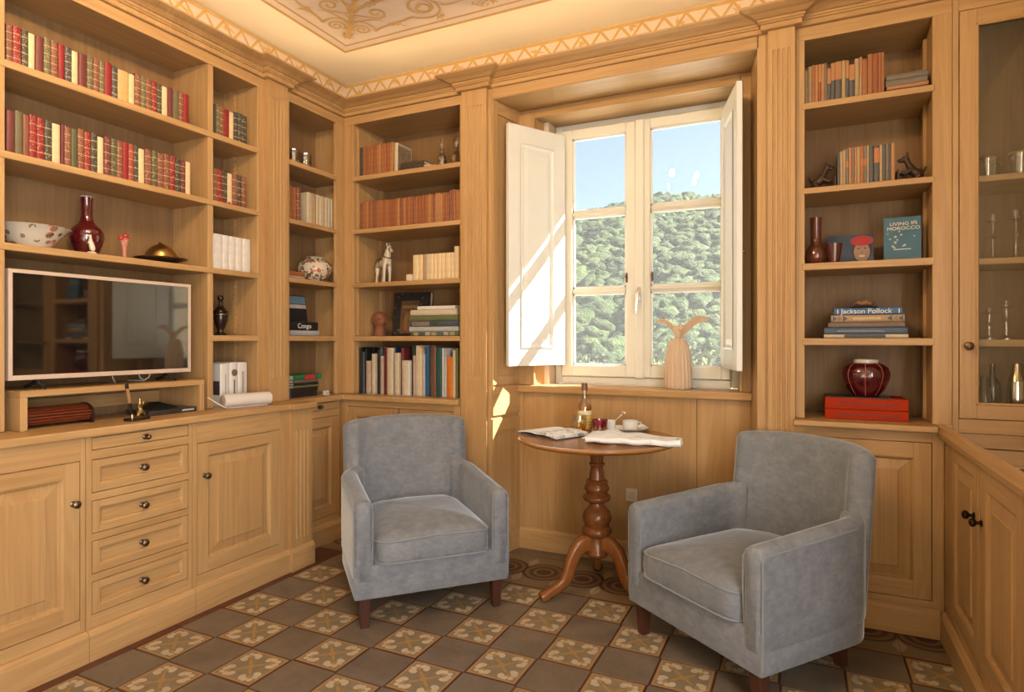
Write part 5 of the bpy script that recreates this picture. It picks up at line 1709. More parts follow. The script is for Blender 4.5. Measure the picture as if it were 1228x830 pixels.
# pile on the fourth right shelf
z = SR[3][1] + 0.0005
pl = [(0.017, 0.318, 'ivory', 0.236, 'ivory and brown thin book at the bottom of the pile under the shell'),
      (0.030, 0.314, 'denim', 0.235, 'dark slate-blue book second up in the pile under the shell'),
      (0.023, 0.288, 'mauve', 0.238, 'brownish book in the middle of the pile under the shell'),
      (0.031, 0.276, 'buff', 0.244, 'book with geometric zigzag spine, second from the top of the pile'),
      (0.031, 0.256, 'steel blue', 0.246, 'bright blue book with white title on top of the pile')]
TRI = plain('zigzag_dark', (0.055, 0.065, 0.085), 0.5)
TRI2 = plain('zigzag_brown', (0.25, 0.15, 0.09), 0.5)
for i, (w, h, c, xc, lab) in enumerate(pl):
    o = place(w - 0.0005, 0.20, h, c, (xc, 3.062, z), 0, lab, 'books piled under the shell', lying=True)
    if c == 'steel blue':
        spine_text(o, 'Jackson Pollock', h, w, 0.0305, PRINT_W, 1.0, -0.006)
        for q in (0.012, h - 0.014):
            MB().box(-0.009, 0.009, -0.0012, 0.002, q, q + 0.0035).build('spine_mark', PRINT_W, o, wc=False)
    if c == 'denim':
        MB().box(-0.003, 0.004, -0.0012, 0.002, 0.05, 0.23).build('spine_print', plain('faint_print', (0.16, 0.18, 0.22), 0.5, vary=0.7, vscale=150), o, wc=False)
    if c == 'buff':
        for k in range(5):
            for s in (0, 1):
                c0 = (0.006 + k * 0.020) if s == 0 else h - 0.006 - k * 0.020
                sg = 1 if s == 0 else -1
                if k > 2:
                    continue
                v = [(-0.0125, -0.0013, c0), (0.0125, -0.0013, c0), (0.0, -0.0013, c0 + sg * 0.018)]
                v += [(p[0], 0.001, p[2]) for p in v]
                MB().add(v, [(0, 1, 2), (3, 4, 5), (0, 1, 4, 3), (1, 2, 5, 4), (2, 0, 3, 5)]).build('spine_triangle', TRI if k % 2 == 0 else TRI2, o, wc=False)
        MB().box(-0.005, 0.005, -0.0012, 0.002, 0.085, 0.19).build('spine_print', plain('tan_print', (0.5, 0.38, 0.2), 0.5, vary=0.5, vscale=100), o, wc=False)
    if c == 'ivory':
        MB().box(-0.007, 0.007, -0.0012, 0.002, 0.08, 0.235).build('spine_print', plain('navy_band', (0.04, 0.05, 0.07), 0.5), o, wc=False)
    z += w
# shell ornament on its dark stand
sh = empty('shell_ornament', (0.235, 3.11, z))
tag(sh, 'brown carved shell on a dark flat stand atop the book pile', 'ornament')
MB().lathe([(0, 0), (0.052, 0.0), (0.056, 0.003), (0.05, 0.007), (0, 0.008)], 24).xform(Matrix.Diagonal((1, 0.6, 1, 1))).build('stand', plain('ebony', (0.02, 0.014, 0.01), 0.4), sh, 0, 1, True, False)
mb = MB()
mb.ellipsoid((0, 0, 0.021), (0.042, 0.026, 0.016), 20, 12)
mb.v = [(x, y, z_ + 0.004 * math.sin(x * 190)) for x, y, z_ in mb.v]
mb.build('shell', plain('brown_shell', (0.20, 0.11, 0.055), 0.45, vary=0.5, vscale=40), sh, 0, 1, True, False)
# two red boxes under the jar
g = 'red boxes under the melon jar'
for i, (z0, h, lab) in enumerate(((0.8555, 0.044, 'tomato red flat box, lower of two under the dark red jar'), (0.900, 0.050, 'tomato red flat box, upper of two, carrying the dark red jar'))):
    o = empty('red_box', (0.239, 3.13, z0))
    tag(o, lab, 'box', g)
    MB().box(-0.158, 0.158, -0.072, 0.13, 0.0, h - 0.001).build('case', plain('red_cloth', BC['tomato'], 0.75, spec=0.15, vary=0.08), o, 0.002, wc=False)
    MB().box(-0.11, 0.12, -0.0735, -0.07, h * 0.42, h * 0.56).build('spine_print', plain('red_print', (0.17, 0.02, 0.012), 0.6, vary=0.6, vscale=140), o, wc=False)
    if i:
        MB().box(-0.150, 0.10, -0.06, 0.12, h - 0.001, h + 0.003).build('dark_sheet', BLACK, o, 0.001, wc=False)

# ================================================================== pottery, figures, glass
def lathe_thing(name, loc, prof, mat, label, cat, seg=32, group=None, part='body', parts=(), wob=None, auto=0.9):
    t = empty(name, loc)
    tag(t, label, cat, group)
    MB().lathe(prof, seg, (0, 0, 0), wob).build(part, mat, t, 0, 1, True, False, auto)
    for nm, pf, mt in parts:
        MB().lathe(pf, seg).build(nm, mt, t, 0, 1, True, False, auto)
    return t
OXBLOOD = plain('oxblood_glaze', (0.072, 0.004, 0.008), 0.12, spec=0.7, coat=0.6, vary=0.3, vscale=10)
PORC = plain('porcelain', (0.66, 0.60, 0.50), 0.2, coat=0.3)
S3 = SL[2][1] + 0.0006
# floral bowl
def floral(name, base, dots, scale=26.0, th=0.40):
    m, nt, b = nmat(name)
    g_ = NG(nt)
    v = g_.coords(scale=(1, 1, 1))
    vo = g_.n('ShaderNodeTexVoronoi')
    vo.inputs['Scale'].default_value = scale
    g_.l(v, vo.inputs['Vector'])
    n = g_.noise(v, scale * 1.6, 3)
    f = g_.m('LESS_THAN', vo.outputs['Distance'], th)
    pick = g_.ramp(g_.noise(v, scale * 0.55, 1), [(0.0, dots[0]), (0.42, dots[1]), (0.55, dots[2])], 'CONSTANT')
    sp_ = g_.m('MULTIPLY', f, g_.m('GREATER_THAN', n, 0.44))
    c = g_.mix(sp_, base, pick)
    g_.l(c, b.inputs['Base Color'])
    b.inputs['Roughness'].default_value = 0.2
    b.inputs['Coat Weight'].default_value = 0.4
    return m
FLOR1 = floral('floral_porcelain', (0.66, 0.60, 0.49), ((0.12, 0.11, 0.07), (0.50, 0.18, 0.12), (0.25, 0.23, 0.14)))
lathe_thing('bowl', (-2.715, 1.358, S3), [(0, 0.0), (0.055, 0.0), (0.058, 0.006), (0.075, 0.022), (0.10, 0.052), (0.128, 0.083), (0.131, 0.085), (0.126, 0.084), (0.097, 0.055), (0.07, 0.026), (0.04, 0.014), (0, 0.012)], FLOR1, 'wide porcelain bowl painted with flowers above the television', 'bowl', 40)
# dark red vase
lathe_thing('vase', (-2.735, 1.577, S3), [(0, 0), (0.034, 0), (0.036, 0.004), (0.044, 0.022), (0.056, 0.050), (0.0635, 0.080), (0.062, 0.100), (0.052, 0.118), (0.034, 0.134), (0.0245, 0.150), (0.021, 0.175), (0.0205, 0.215), (0.023, 0.248), (0.0245, 0.252), (0.0215, 0.252), (0.018, 0.215), (0.018, 0.18), (0, 0.16)], OXBLOOD, 'tall-necked dark red glazed vase above the television', 'vase', 36,
            parts=(('rim', [(0.0225, 0.248), (0.0252, 0.2505), (0.0235, 0.2535), (0.0205, 0.2525), (0.0225, 0.248)], PORC),))
# small white figure before the vase
t = empty('figurine', (-2.628, 1.535, S3))
tag(t, 'tiny white figurine standing in front of the dark red vase', 'figurine')
WF = plain('white_ceramic', (0.70, 0.62, 0.46), 0.3, coat=0.3)
MB().lathe([(0, 0), (0.017, 0), (0.018, 0.005), (0.013, 0.009), (0, 0.010)], 16).build('base', WF, t, 0, 1, True, False)
skin('body', [(0, 0, 0.01), (0, 0, 0.026), (0, -0.003, 0.044), (0, -0.004, 0.058), (0, -0.006, 0.068), (0, -0.007, 0.078), (0.004, -0.012, 0.050), (0.004, -0.017, 0.040), (0.003, 0.008, 0.02)], [(0, 1), (1, 2), (2, 3), (3, 4), (4, 5), (3, 6), (6, 7), (1, 8)], [0.010, 0.011, 0.009, 0.006, 0.004, 0.006, 0.004, 0.003, 0.007], WF, t)
# pink coral-like figure
t = empty('figurine', (-2.70, 1.713, S3))
tag(t, 'pink and red coral figurine on a thin dark base beside the brass dome', 'figurine')
MB().lathe([(0, 0), (0.024, 0), (0.025, 0.003), (0.02, 0.006), (0, 0.0065)], 20).build('base', plain('ebony', (0.02, 0.014, 0.01), 0.4), t, 0, 1, True, False)
CORAL = plain('coral', (0.52, 0.21, 0.14), 0.4, vary=0.3, vscale=50)
skin('stem', [(0, 0, 0.006), (0.0, 0, 0.03), (0.0, 0.002, 0.06), (0, 0.006, 0.08), (0, -0.012, 0.09), (0, 0.016, 0.098), (0.004, 0.002, 0.1)], [(0, 1), (1, 2), (2, 3), (2, 4), (3, 5), (3, 6)], [0.011, 0.009, 0.010, 0.009, 0.007, 0.006, 0.007], CORAL, t)
CORR = plain('coral_red', (0.48, 0.05, 0.045), 0.35, vary=0.2, vscale=50)
for q in ((0, -0.014, 0.096, 0.012), (0, 0.016, 0.103, 0.010), (0.005, 0.002, 0.106, 0.012), (-0.004, 0.006, 0.109, 0.010)):
    MB().ellipsoid(q[:3], (q[3], q[3], q[3] * 0.8), 12, 8).build('bloom', CORR, t, 0, 1, True, False)
# brass dome on a dark plate
t = empty('domed_dish', (-2.705, 1.888, S3))
tag(t, 'brass domed lid resting on a dark lacquer plate above the television', 'dish')
MB().lathe([(0, 0), (0.05, 0), (0.055, 0.004), (0.05, 0.008), (0.085, 0.016), (0.112, 0.025), (0.113, 0.028), (0.082, 0.021), (0.05, 0.016), (0, 0.016)], 40).build('plate', plain('dark_lacquer', (0.045, 0.018, 0.012), 0.25, coat=0.5), t, 0, 1, True, False)
MB().lathe([(0.066, 0.018), (0.067, 0.03), (0.064, 0.048), (0.054, 0.066), (0.036, 0.082), (0.016, 0.092), (0.008, 0.098), (0.006, 0.106), (0.0, 0.107)], 36, wob=lambda a, z: 1 + 0.02 * abs(math.sin(9 * a))).build('dome', plain('antique_brass', (0.42, 0.26, 0.09), 0.3, 1.0, vary=0.2, vscale=14), t, 0, 1, True, False)
# dark lidded urn
DKBR = plain('dark_bronze_urn', (0.035, 0.022, 0.015), 0.3, 0.6, coat=0.3, vary=0.4, vscale=30)
lathe_thing('urn', (-2.70, 2.208, SL[3][1] + 0.0006), [(0, 0), (0.027, 0), (0.028, 0.008), (0.018, 0.016), (0.016, 0.028), (0.024, 0.045), (0.033, 0.075), (0.036, 0.100), (0.033, 0.112), (0.036, 0.116), (0.036, 0.124), (0.030, 0.128), (0.024, 0.136), (0.012, 0.150), (0.0085, 0.160), (0.0085, 0.176), (0.015, 0.184), (0.016, 0.194), (0.010, 0.203), (0, 0.205)], DKBR, 'dark lidded urn on the shelf above the white books', 'urn', 28,
            parts=(('band', [(0.0362, 0.1), (0.0372, 0.103), (0.0372, 0.108), (0.0352, 0.111), (0.034, 0.105), (0.0362, 0.1)], BRASS_OLD),))
# corner bay glass jars
for i, (y, lab) in enumerate(((2.728, 'cut glass jar at the open edge of the top corner shelf'), (2.822, 'cut glass jar deeper on the top corner shelf, nearer the room corner'))):
    t = empty('glass_jar', (-2.72, y, SL[0][1] + 0.0006))
    tag(t, lab, 'jar', 'glass jars on the top corner shelf')
    MB().lathe([(0, 0), (0.030, 0), (0.036, 0.006), (0.037, 0.09), (0.034, 0.104), (0.036, 0.110), (0.033, 0.110), (0.031, 0.102), (0.033, 0.088), (0.032, 0.01), (0, 0.008)], 12).build('glass', CRYSTAL, t, 0, 1, True, False, 0.3)
    MB().lathe([(0, 0.009), (0.0315, 0.0105), (0.0325, 0.05), (0, 0.052)], 20).build('contents', plain('jar_contents', (0.30, 0.24, 0.12), 0.7, vary=0.5, vscale=80), t, 0, 1, True, False)
# floral ginger jar
FLOR2 = floral('imari_porcelain', (0.62, 0.55, 0.43), ((0.06, 0.05, 0.06), (0.42, 0.14, 0.05), (0.16, 0.10, 0.06)), 30.0, 0.58)
lathe_thing('ginger_jar', (-2.715, 2.895, S3), [(0, 0), (0.055, 0), (0.058, 0.005), (0.078, 0.022), (0.097, 0.055), (0.103, 0.085), (0.095, 0.115), (0.072, 0.137), (0.052, 0.144), (0.050, 0.152), (0.054, 0.155), (0.047, 0.155), (0.044, 0.146), (0, 0.14)], FLOR2, 'round floral porcelain jar in the corner bookcase', 'jar', 40,
            parts=(('rim', [(0.05, 0.150), (0.0555, 0.1535), (0.054, 0.157), (0.047, 0.156), (0.05, 0.150)], plain('grey_rim', (0.3, 0.28, 0.24), 0.3)),))
# decanters
for i, (x, lab) in enumerate(((-1.972, 'cut crystal decanter with tall stopper, nearer the leather books'), (-1.872, 'cut crystal decanter with tall stopper, nearer the pilaster'))):
    t = empty('decanter', (x, 3.17, SL[0][1] + 0.0006))
    tag(t, lab, 'decanter', 'crystal decanters on the top shelf')
    k = 1.0 if i == 0 else 1.12
    MB().lathe([(0, 0), (0.022 * k, 0), (0.028 * k, 0.01), (0.031 * k, 0.06), (0.027 * k, 0.09), (0.013, 0.115), (0.011, 0.13), (0.015, 0.136), (0.012, 0.136), (0.008, 0.128), (0.009, 0.114), (0.022, 0.09), (0.026, 0.06), (0.024, 0.014), (0, 0.012)], 10).build('flask', CRYSTAL, t, 0, 1, True, False, 0.25)
    MB().lathe([(0, 0.128), (0.008, 0.136), (0.014, 0.150), (0.017, 0.165), (0.012, 0.185), (0.005, 0.205), (0, 0.212)], 8).build('stopper', CRYSTAL, t, 0, 1, True, False, 0.25)
# ceramic horse
t = empty('horse_figurine', (-2.388, 3.15, S3), math.radians(-28))
tag(t, 'white ceramic horse with dark harness standing on the bookshelf', 'figurine')
HM = plain('horse_glaze', (0.60, 0.50, 0.38), 0.35, coat=0.3, vary=0.25, vscale=30)
P_ = [(-0.055, 0, 0.135), (-0.02, 0, 0.128), (0.02, 0, 0.132), (0.045, 0, 0.15), (0.058, 0, 0.185), (0.068, 0, 0.215), (0.082, 0, 0.222), (0.105, 0, 0.200), (0.115, 0, 0.190)]
pts = list(P_)
ed = [(i, i + 1) for i in range(8)]
rad = [0.028, 0.029, 0.029, 0.028, 0.019, 0.015, 0.015, 0.011, 0.010]
def limb(start, chain, rs):
    a = start
    for p, r in zip(chain, rs):
        pts.append(p)
        rad.append(r)
        ed.append((a, len(pts) - 1))
        a = len(pts) - 1
for s in (-1, 1):
    limb(3, [(0.045, s * 0.017, 0.11), (0.047, s * 0.019, 0.06), (0.045, s * 0.019, 0.012), (0.048, s * 0.019, 0.004)], [0.015, 0.009, 0.008, 0.010])
    limb(0, [(-0.058, s * 0.018, 0.105), (-0.050, s * 0.020, 0.065), (-0.062, s * 0.020, 0.04), (-0.058, s * 0.020, 0.004)], [0.018, 0.011, 0.008, 0.010])
    limb(5, [(0.062, s * 0.008, 0.238), (0.061, s * 0.009, 0.252)], [0.005, 0.003])
limb(0, [(-0.08, 0, 0.14), (-0.092, 0, 0.115), (-0.095, 0, 0.08)], [0.008, 0.007, 0.005])
skin('body', pts, ed, rad, HM, t)
HD = plain('horse_harness', (0.05, 0.022, 0.016), 0.5)
def ringband(c, n, r, tr, name):
    n = Vector(n).normalized()
    a = n.orthogonal().normalized()
    b = n.cross(a)
    pp = [Vector(c) + a * (r * math.cos(2 * PI * k / 24)) + b * (r * math.sin(2 * PI * k / 24)) for k in range(25)]
    return MB().tube(pp, tr, 6).build(name, HD, t, 0, 1, True, False)
ringband((0.052, 0, 0.168), (0.5, 0, 1), 0.0255, 0.003, 'harness')
ringband((-0.05, 0, 0.135), (1, 0, 0.1), 0.030, 0.003, 'harness')
ringband((-0.012, 0, 0.129), (1, 0, 0), 0.031, 0.003, 'harness')
ringband((0.098, 0, 0.207), (1, 0, -0.9), 0.0135, 0.002, 'bridle')
ringband((0.076, 0, 0.219), (1, 0, -0.3), 0.017, 0.002, 'bridle')
MB().tube([(0.052, 0, 0.243), (0.042, 0, 0.225), (0.034, 0, 0.195), (0.022, 0, 0.165)], [0.004, 0.006, 0.006, 0.003], 8).build('mane', HD, t, 0, 1, True, False)
# terracotta head
t = empty('terracotta_head', (-2.452, 3.19, SL[3][1] + 0.0006), math.radians(20))
tag(t, 'terracotta head sculpture on a neck, beside the black picture', 'sculpture')
TER = plain('terracotta', (0.24, 0.085, 0.040), 0.75, vary=0.15, vscale=25)
MB().lathe([(0, 0), (0.044, 0), (0.044, 0.008), (0.038, 0.024), (0.032, 0.05), (0.031, 0.075), (0, 0.08)], 24).build('neck', TER, t, 0, 1, True, False)
mb = MB().ellipsoid((0, 0.006, 0.103), (0.046, 0.056, 0.054), 28, 20)
vv = []
for x, y, z_ in mb.v:
    if z_ < 0.092:
        k_ = (0.092 - z_) / 0.043
        x *= 1 - 0.30 * k_
        y = y * (1 - 0.18 * k_) - 0.008 * k_
    if y < -0.03:
        y = -0.03 + (y + 0.03) * 0.75
    vv.append((x, y, z_))
mb.v = vv
hd_ = mb.build('head', TER, t, 0, 1, True, False)
MB().tube([(0, -0.042, 0.118), (0, -0.056, 0.100), (0, -0.050, 0.092)], [0.005, 0.009, 0.006], 8).build('nose', TER, hd_, 0, 1, True, False)
MB().ellipsoid((0, -0.047, 0.078), (0.015, 0.007, 0.005), 12, 6).build('mouth', TER, hd_, 0, 1, True, False)
for s in (-1, 1):
    MB().ellipsoid((s * 0.017, -0.044, 0.112), (0.009, 0.005, 0.004), 10, 6).build('eye', TER, hd_, 0, 1, True, False)
    MB().ellipsoid((s * 0.046, 0.008, 0.100), (0.006, 0.011, 0.017), 10, 8).build('ear', TER, hd_, 0, 1, True, False)
# black picture book propped behind the pile
pb = cover_book('picture_book', -2.385, -2.118, 3.235, SL[3][1], 0.278, 0.03, plain('black_floral_cover', (0.022, 0.020, 0.018), 0.4, vary=0.9, vscale=30), 'large black art book with brown figure panel, propped upright on the shelf', 7, math.radians(4))
pb['category'] = 'book'
MB().box(-0.075, 0.055, -0.0008, 0.0005, 0.015, 0.225).build('cover_panel', plain('figure_print', (0.13, 0.065, 0.032), 0.5, vary=0.6, vscale=22), pb, wc=False)
MB().box(-0.065, 0.045, -0.0014, 0.0, 0.175, 0.195).build('cover_title', plain('tan_title', (0.30, 0.17, 0.08), 0.5, vary=0.5, vscale=80), pb, wc=False)
disc(pb, 'printed_figure', -0.01, 0.085, 0.04, 0.07, plain('figure_print2', (0.23, 0.12, 0.06), 0.5, vary=0.5, vscale=30), -0.0014)
FLW = plain('cover_flecks', (0.20, 0.19, 0.17), 0.5)
mb = MB()
for k in range(46):
    a, b = rr.uniform(-0.125, 0.125), rr.uniform(0.01, 0.268)
    if -0.085 < a < 0.065 and b < 0.235:
        continue
    q = MB().lathe([(0, 0), (rr.uniform(0.002, 0.006), 0.0002), (0, 0.0004)], 7, (a, b, 0))
    mb.add([(x, -0.0002 - z_, y) for x, y, z_ in q.v], q.f)
mb.build('printed_flecks', FLW, pb, wc=False)
# dog bookends (bronze terriers)
def dog(loc, rz, label, lean):
    t = empty('dog_bookend', loc, rz)
    tag(t, label, 'bookend', 'pair of dog bookends')
    DM = plain('bronze_dog', (0.055, 0.030, 0.020), 0.5, 0.4, vary=0.3, vscale=60)
    MB().box(-0.006, 0.0, -0.03, 0.03, 0, 0.052).build('plate', DM, t, 0.001, wc=False)
    # terrier rearing with its paws against the books; local -x is towards the books
    mb = MB()
    mb.ellipsoid((0.064, 0, 0.027), (0.025, 0.020, 0.025), 14, 10)
    mb.tube([(0.066, 0, 0.028), (0.048, 0, 0.038), (0.030, 0, 0.052)], [0.020, 0.019, 0.019], 12)
    mb.ellipsoid((0.030, 0, 0.052), (0.020, 0.019, 0.023), 14, 10)
    mb.tube([(0.028, 0, 0.058), (0.018, 0, 0.076), (0.010, 0, 0.094)], [0.017, 0.014, 0.013], 12)
    mb.ellipsoid((0.004, 0, 0.098), (0.019, 0.014, 0.015), 14, 10)
    mb.ellipsoid((-0.016, 0, 0.093), (0.015, 0.009, 0.009), 12, 8)
    mb.ellipsoid((-0.029, 0, 0.096), (0.004, 0.004, 0.004), 8, 6)
    mb.tube([(0.080, 0, 0.034), (0.092, 0, 0.044), (0.098, 0, 0.060)], [0.008, 0.006, 0.004], 8)
    for s in (-1, 1):
        mb.tube([(0.012, s * 0.009, 0.106), (0.013, s * 0.012, 0.118), (0.011, s * 0.013, 0.126)], [0.007, 0.005, 0.0025], 8)
        mb.tube([(0.066, s * 0.014, 0.024), (0.054, s * 0.017, 0.012), (0.046, s * 0.017, 0.0065)], [0.013, 0.009, 0.0065], 8)
    mb.v = [(-0.003 + (x + 0.033) * 0.80, y, z_) for x, y, z_ in mb.v]
    for s in (-1, 1):
        mb.tube([(0.046, s * 0.012, 0.048), (0.022, s * 0.014, 0.034), (0.009, s * 0.014, 0.042)], [0.010, 0.008, 0.007], 8)
    me_ = bpy.data.meshes.new('dog')
    me_.from_pydata(mb.v, [], mb.f)
    dg__ = new_obj('dog', me_, DM, t, False)
    rm = dg__.modifiers.new('remesh', 'REMESH')
    rm.mode = 'VOXEL'
    rm.voxel_size = 0.0022
    rm.use_smooth_shade = True
    sm = dg__.modifiers.new('smooth', 'SMOOTH')
    sm.iterations = 3
    return t
dog((0.3605, YR + 0.03, SR[1][1] + 0.0006), 0.0, 'bronze terrier bookend pushing the paperbacks, on the side of the glazed cabinet', 0)
dog((0.1195, YR + 0.03, SR[1][1] + 0.0006), PI, 'bronze terrier bookend pushing the paperbacks, on the window side', 0)
# red-brown bottle vase and tapered cup
REDB = plain('red_brown_glaze', (0.115, 0.030, 0.016), 0.15, coat=0.5, vary=0.3, vscale=14)
lathe_thing('bottle_vase', (0.046, 3.115, SR[2][1] + 0.0006), [(0, 0), (0.026, 0), (0.040, 0.012), (0.048, 0.036), (0.045, 0.062), (0.032, 0.083), (0.023, 0.094), (0.022, 0.12), (0.0235, 0.20), (0.025, 0.214), (0.022, 0.214), (0.019, 0.12), (0, 0.10)], REDB, 'red-brown glazed bottle vase with a straight tall neck', 'vase', 32)
lathe_thing('tapered_cup', (0.118, 3.078, SR[2][1] + 0.0006), [(0, 0), (0.021, 0), (0.022, 0.004), (0.034, 0.084), (0.0345, 0.087), (0.032, 0.087), (0.02, 0.01), (0, 0.008)], plain('red_lacquer_cup', (0.085, 0.018, 0.012), 0.2, coat=0.5), 'dark red tapered cup beside the bottle vase', 'cup', 28)
# melon jar
t = empty('melon_jar', (0.244, 3.13, 0.9535))
tag(t, 'dark red ribbed melon jar with white rim standing on red boxes', 'jar')
prof = [(0, 0), (0.046, 0), (0.052, 0.006), (0.074, 0.036), (0.092, 0.078), (0.095, 0.103), (0.086, 0.130), (0.064, 0.146), (0.046, 0.149), (0.046, 0.155), (0.040, 0.155), (0.038, 0.145), (0, 0.14)]
MB().lathe(prof, 80, (0, 0, 0), lambda a, z: 1 + (0.045 * (abs(math.sin(4 * a + 0.4)) - 0.5) if 0.01 < z < 0.147 else 0)).build('body', OXBLOOD, t, 0, 1, True, False)
MB().lathe([(0.045, 0.147), (0.0505, 0.152), (0.0495, 0.163), (0.044, 0.164), (0.042, 0.150), (0.045, 0.147)], 32).build('rim', PORC, t, 0, 1, True, False)
RIB = plain('pale_rib_glaze', (0.35, 0.12, 0.10), 0.25, coat=0.3)
for k in range(8):
    a = (k * PI - 0.4) / 4
    MB().tube([((r * 0.979) * math.cos(a), (r * 0.979) * math.sin(a), z_) for r, z_ in prof[2:9]], 0.0016, 6).build('rib', RIB, t, 0, 1, True, False)
# ---- television and what stands round it
tv = empty('television', (-2.62, 1.597, 1.0175))
tag(tv, 'flat television with a pale wooden frame and dark glossy screen', 'television')
TVF = plain('tv_frame', (0.58, 0.44, 0.34), 0.4, vary=0.04)
Y0, Y1, Z0, Z1, XT = 1.230, 1.964, 1.054, 1.462, -2.600
for q in ((Y0, Y1, Z0, Z0 + 0.018), (Y0, Y1, Z1 - 0.014, Z1), (Y0, Y0 + 0.014, Z0 + 0.018, Z1 - 0.014), (Y1 - 0.014, Y1, Z0 + 0.018, Z1 - 0.014)):
    MB().box(XT - 0.028, XT, q[0], q[1], q[2], q[3]).build('bezel', TVF, tv, 0.001)
def scr():
    m, nt, b = nmat('tv_screen')
    b.inputs['Base Color'].default_value = (0.004, 0.004, 0.005, 1)
    b.inputs['Roughness'].default_value = 0.06
    b.inputs['Specular IOR Level'].default_value = 0.9
    b.inputs['Coat Weight'].default_value = 1.0
    b.inputs['Coat IOR'].default_value = 1.9
    b.inputs['Coat Roughness'].default_value = 0.03
    return m
MB().box(XT - 0.026, XT - 0.004, Y0 + 0.013, Y1 - 0.013, Z0 + 0.016, Z1 - 0.012).build('screen', scr(), tv)
MB().box(XT - 0.045, XT - 0.027, Y0 + 0.01, Y1 - 0.01, Z0 + 0.01, Z1 - 0.02).build('back_shell', BLACK, tv, 0.004)
for yy in (1.33, 1.86):
    MB().tube([(-2.615, yy, 1.058), (-2.60, yy, 1.035), (-2.57, yy + 0.004, 1.0235)], [0.008, 0.008, 0.006], 8).build('foot', BLACK, tv, 0, 1, True)
    MB().tube([(-2.615, yy, 1.058), (-2.65, yy, 1.035), (-2.70, yy + 0.004, 1.0235)], [0.008, 0.008, 0.006], 8).build('foot', BLACK, tv, 0, 1, True)
for (yy, d) in ((1.62, 0.03), (1.73, 0.05), (1.80, -0.03)):
    MB().tube([(-2.64, yy, 1.07), (-2.645, yy + d * 0.4, 1.035), (-2.66, yy + d, 1.0215), (-2.74, yy + d * 1.5, 1.0215)], 0.003, 6).build('cable', plain('grey_cable', (0.45, 0.42, 0.38), 0.5), tv, 0, 1, True)
rs_ = empty('riser_shelf', (-2.68, 1.62, 0.8705))
tag(rs_, 'low oak riser box carrying the television on the worktop', 'shelf')
MB().box(-2.845, -2.552, 1.244, 1.998, 0.993, 1.0165).build('top_board', WY, rs_, 0.0015)
for yy in (1.244, 1.974):
    MB().box(-2.845, -2.552, yy, yy + 0.024, 0.8705, 0.993).build('end_board', WZ, rs_, 0.0015)
MB().box(-2.845, -2.833, 1.27, 1.97, 0.905, 0.960).build('back_rail', WY, rs_, 0.001)
# slatted wooden roll box
t = empty('slatted_box', (-2.655, 1.405, 0.8705))
tag(t, 'reddish slatted wooden box with a rounded top lying under the television', 'box')
SLM = wood('rosewood_slat', 'Y', (0.22, 0.045, 0.014), (0.09, 0.018, 0.007), 0.3, False)
NS = 13
for k in range(NS):
    a = -0.18 * PI + (1.15 * PI) * k / (NS - 1) - 0.02
    cx, cz = 0.050 * math.cos(a), 0.036 + 0.036 * math.sin(a)
    if cz < 0.004:
        cz = 0.004
    m = Matrix.Translation((cx, 0, cz)) @ Matrix.Rotation(-(a - PI / 2), 4, 'Y')
    MB().box(-0.0042, 0.0042, -0.118, 0.118, -0.003, 0.004).xform(m).build('slat', SLM, t, 0.001, wc=False)
v = []
pr = [(0.050 * math.cos(a) * 0.9, 0.036 + 0.036 * 0.9 * math.sin(a)) for a in [-0.15 * PI + 1.3 * PI * k / 16 for k in range(17)]]
n = len(pr)
v = [(x, -0.115, max(0.001, z_)) for x, z_ in pr] + [(x, 0.115, max(0.001, z_)) for x, z_ in pr]
MB().add(v, [tuple(range(n)), tuple(range(n, 2 * n))] + [(i, (i + 1) % n, n + (i + 1) % n, n + i) for i in range(n)]).build('liner', plain('dark_liner', (0.015, 0.006, 0.004), 0.6), t, wc=False)
for yy in (-0.122, 0.112):
    v = []
    pr = [(0.058, 0.0), (0.060, 0.036)] + [(0.060 * math.cos(a), 0.036 + 0.042 * math.sin(a)) for a in [PI * k / 10 for k in range(1, 10)]] + [(-0.060, 0.036), (-0.058, 0.0)]
    n = len(pr)
    v = [(x, yy, z_) for x, z_ in pr] + [(x, yy + 0.010, z_) for x, z_ in pr]
    MB().add(v, [tuple(range(n)), tuple(range(n, 2 * n))] + [(i, (i + 1) % n, n + (i + 1) % n, n + i) for i in range(n)]).build('end_cap', plain('dark_end', (0.03, 0.012, 0.008), 0.35), t, 0.001, wc=False)
# pen stand with gilt figure
t = empty('pen_stand', (-2.497, 1.638, 0.8705), math.radians(14))
tag(t, 'gilt figure pen stand on a black base on the worktop', 'pen stand')
MB().box(-0.022, 0.022, -0.048, 0.048, 0, 0.012).build('base', plain('black_marble', (0.01, 0.01, 0.01), 0.15), t, 0.002, wc=False)
GILT = plain('gilt_bronze', (0.45, 0.33, 0.14), 0.28, 1.0, vary=0.2, vscale=60)
skin('gilt_figure', [(0, 0.012, 0.02), (0, 0.014, 0.040), (0, 0.014, 0.062), (0, 0.014, 0.078), (0, 0.015, 0.090), (0.008, 0.000, 0.030), (0.010, -0.008, 0.016), (0.004, 0.030, 0.028), (0.004, 0.034, 0.014), (0.008, 0.001, 0.058), (0.012, -0.006, 0.048), (0.003, 0.028, 0.062), (0.004, 0.030, 0.076)],
     [(0, 1), (1, 2), (2, 3), (3, 4), (0, 5), (5, 6), (0, 7), (7, 8), (2, 9), (9, 10), (2, 11), (11, 12)], [0.013, 0.010, 0.009, 0.005, 0.008, 0.008, 0.007, 0.008, 0.007, 0.005, 0.004, 0.005, 0.004], GILT, t)
MB().lathe([(0.007, 0.012), (0.006, 0.026), (0.004, 0.027), (0, 0.02)], 12, (0, -0.026, 0)).build('socket', GILT, t, 0, 1, True, False)
d_ = Vector((0.02, -0.055, 0.16)).normalized()
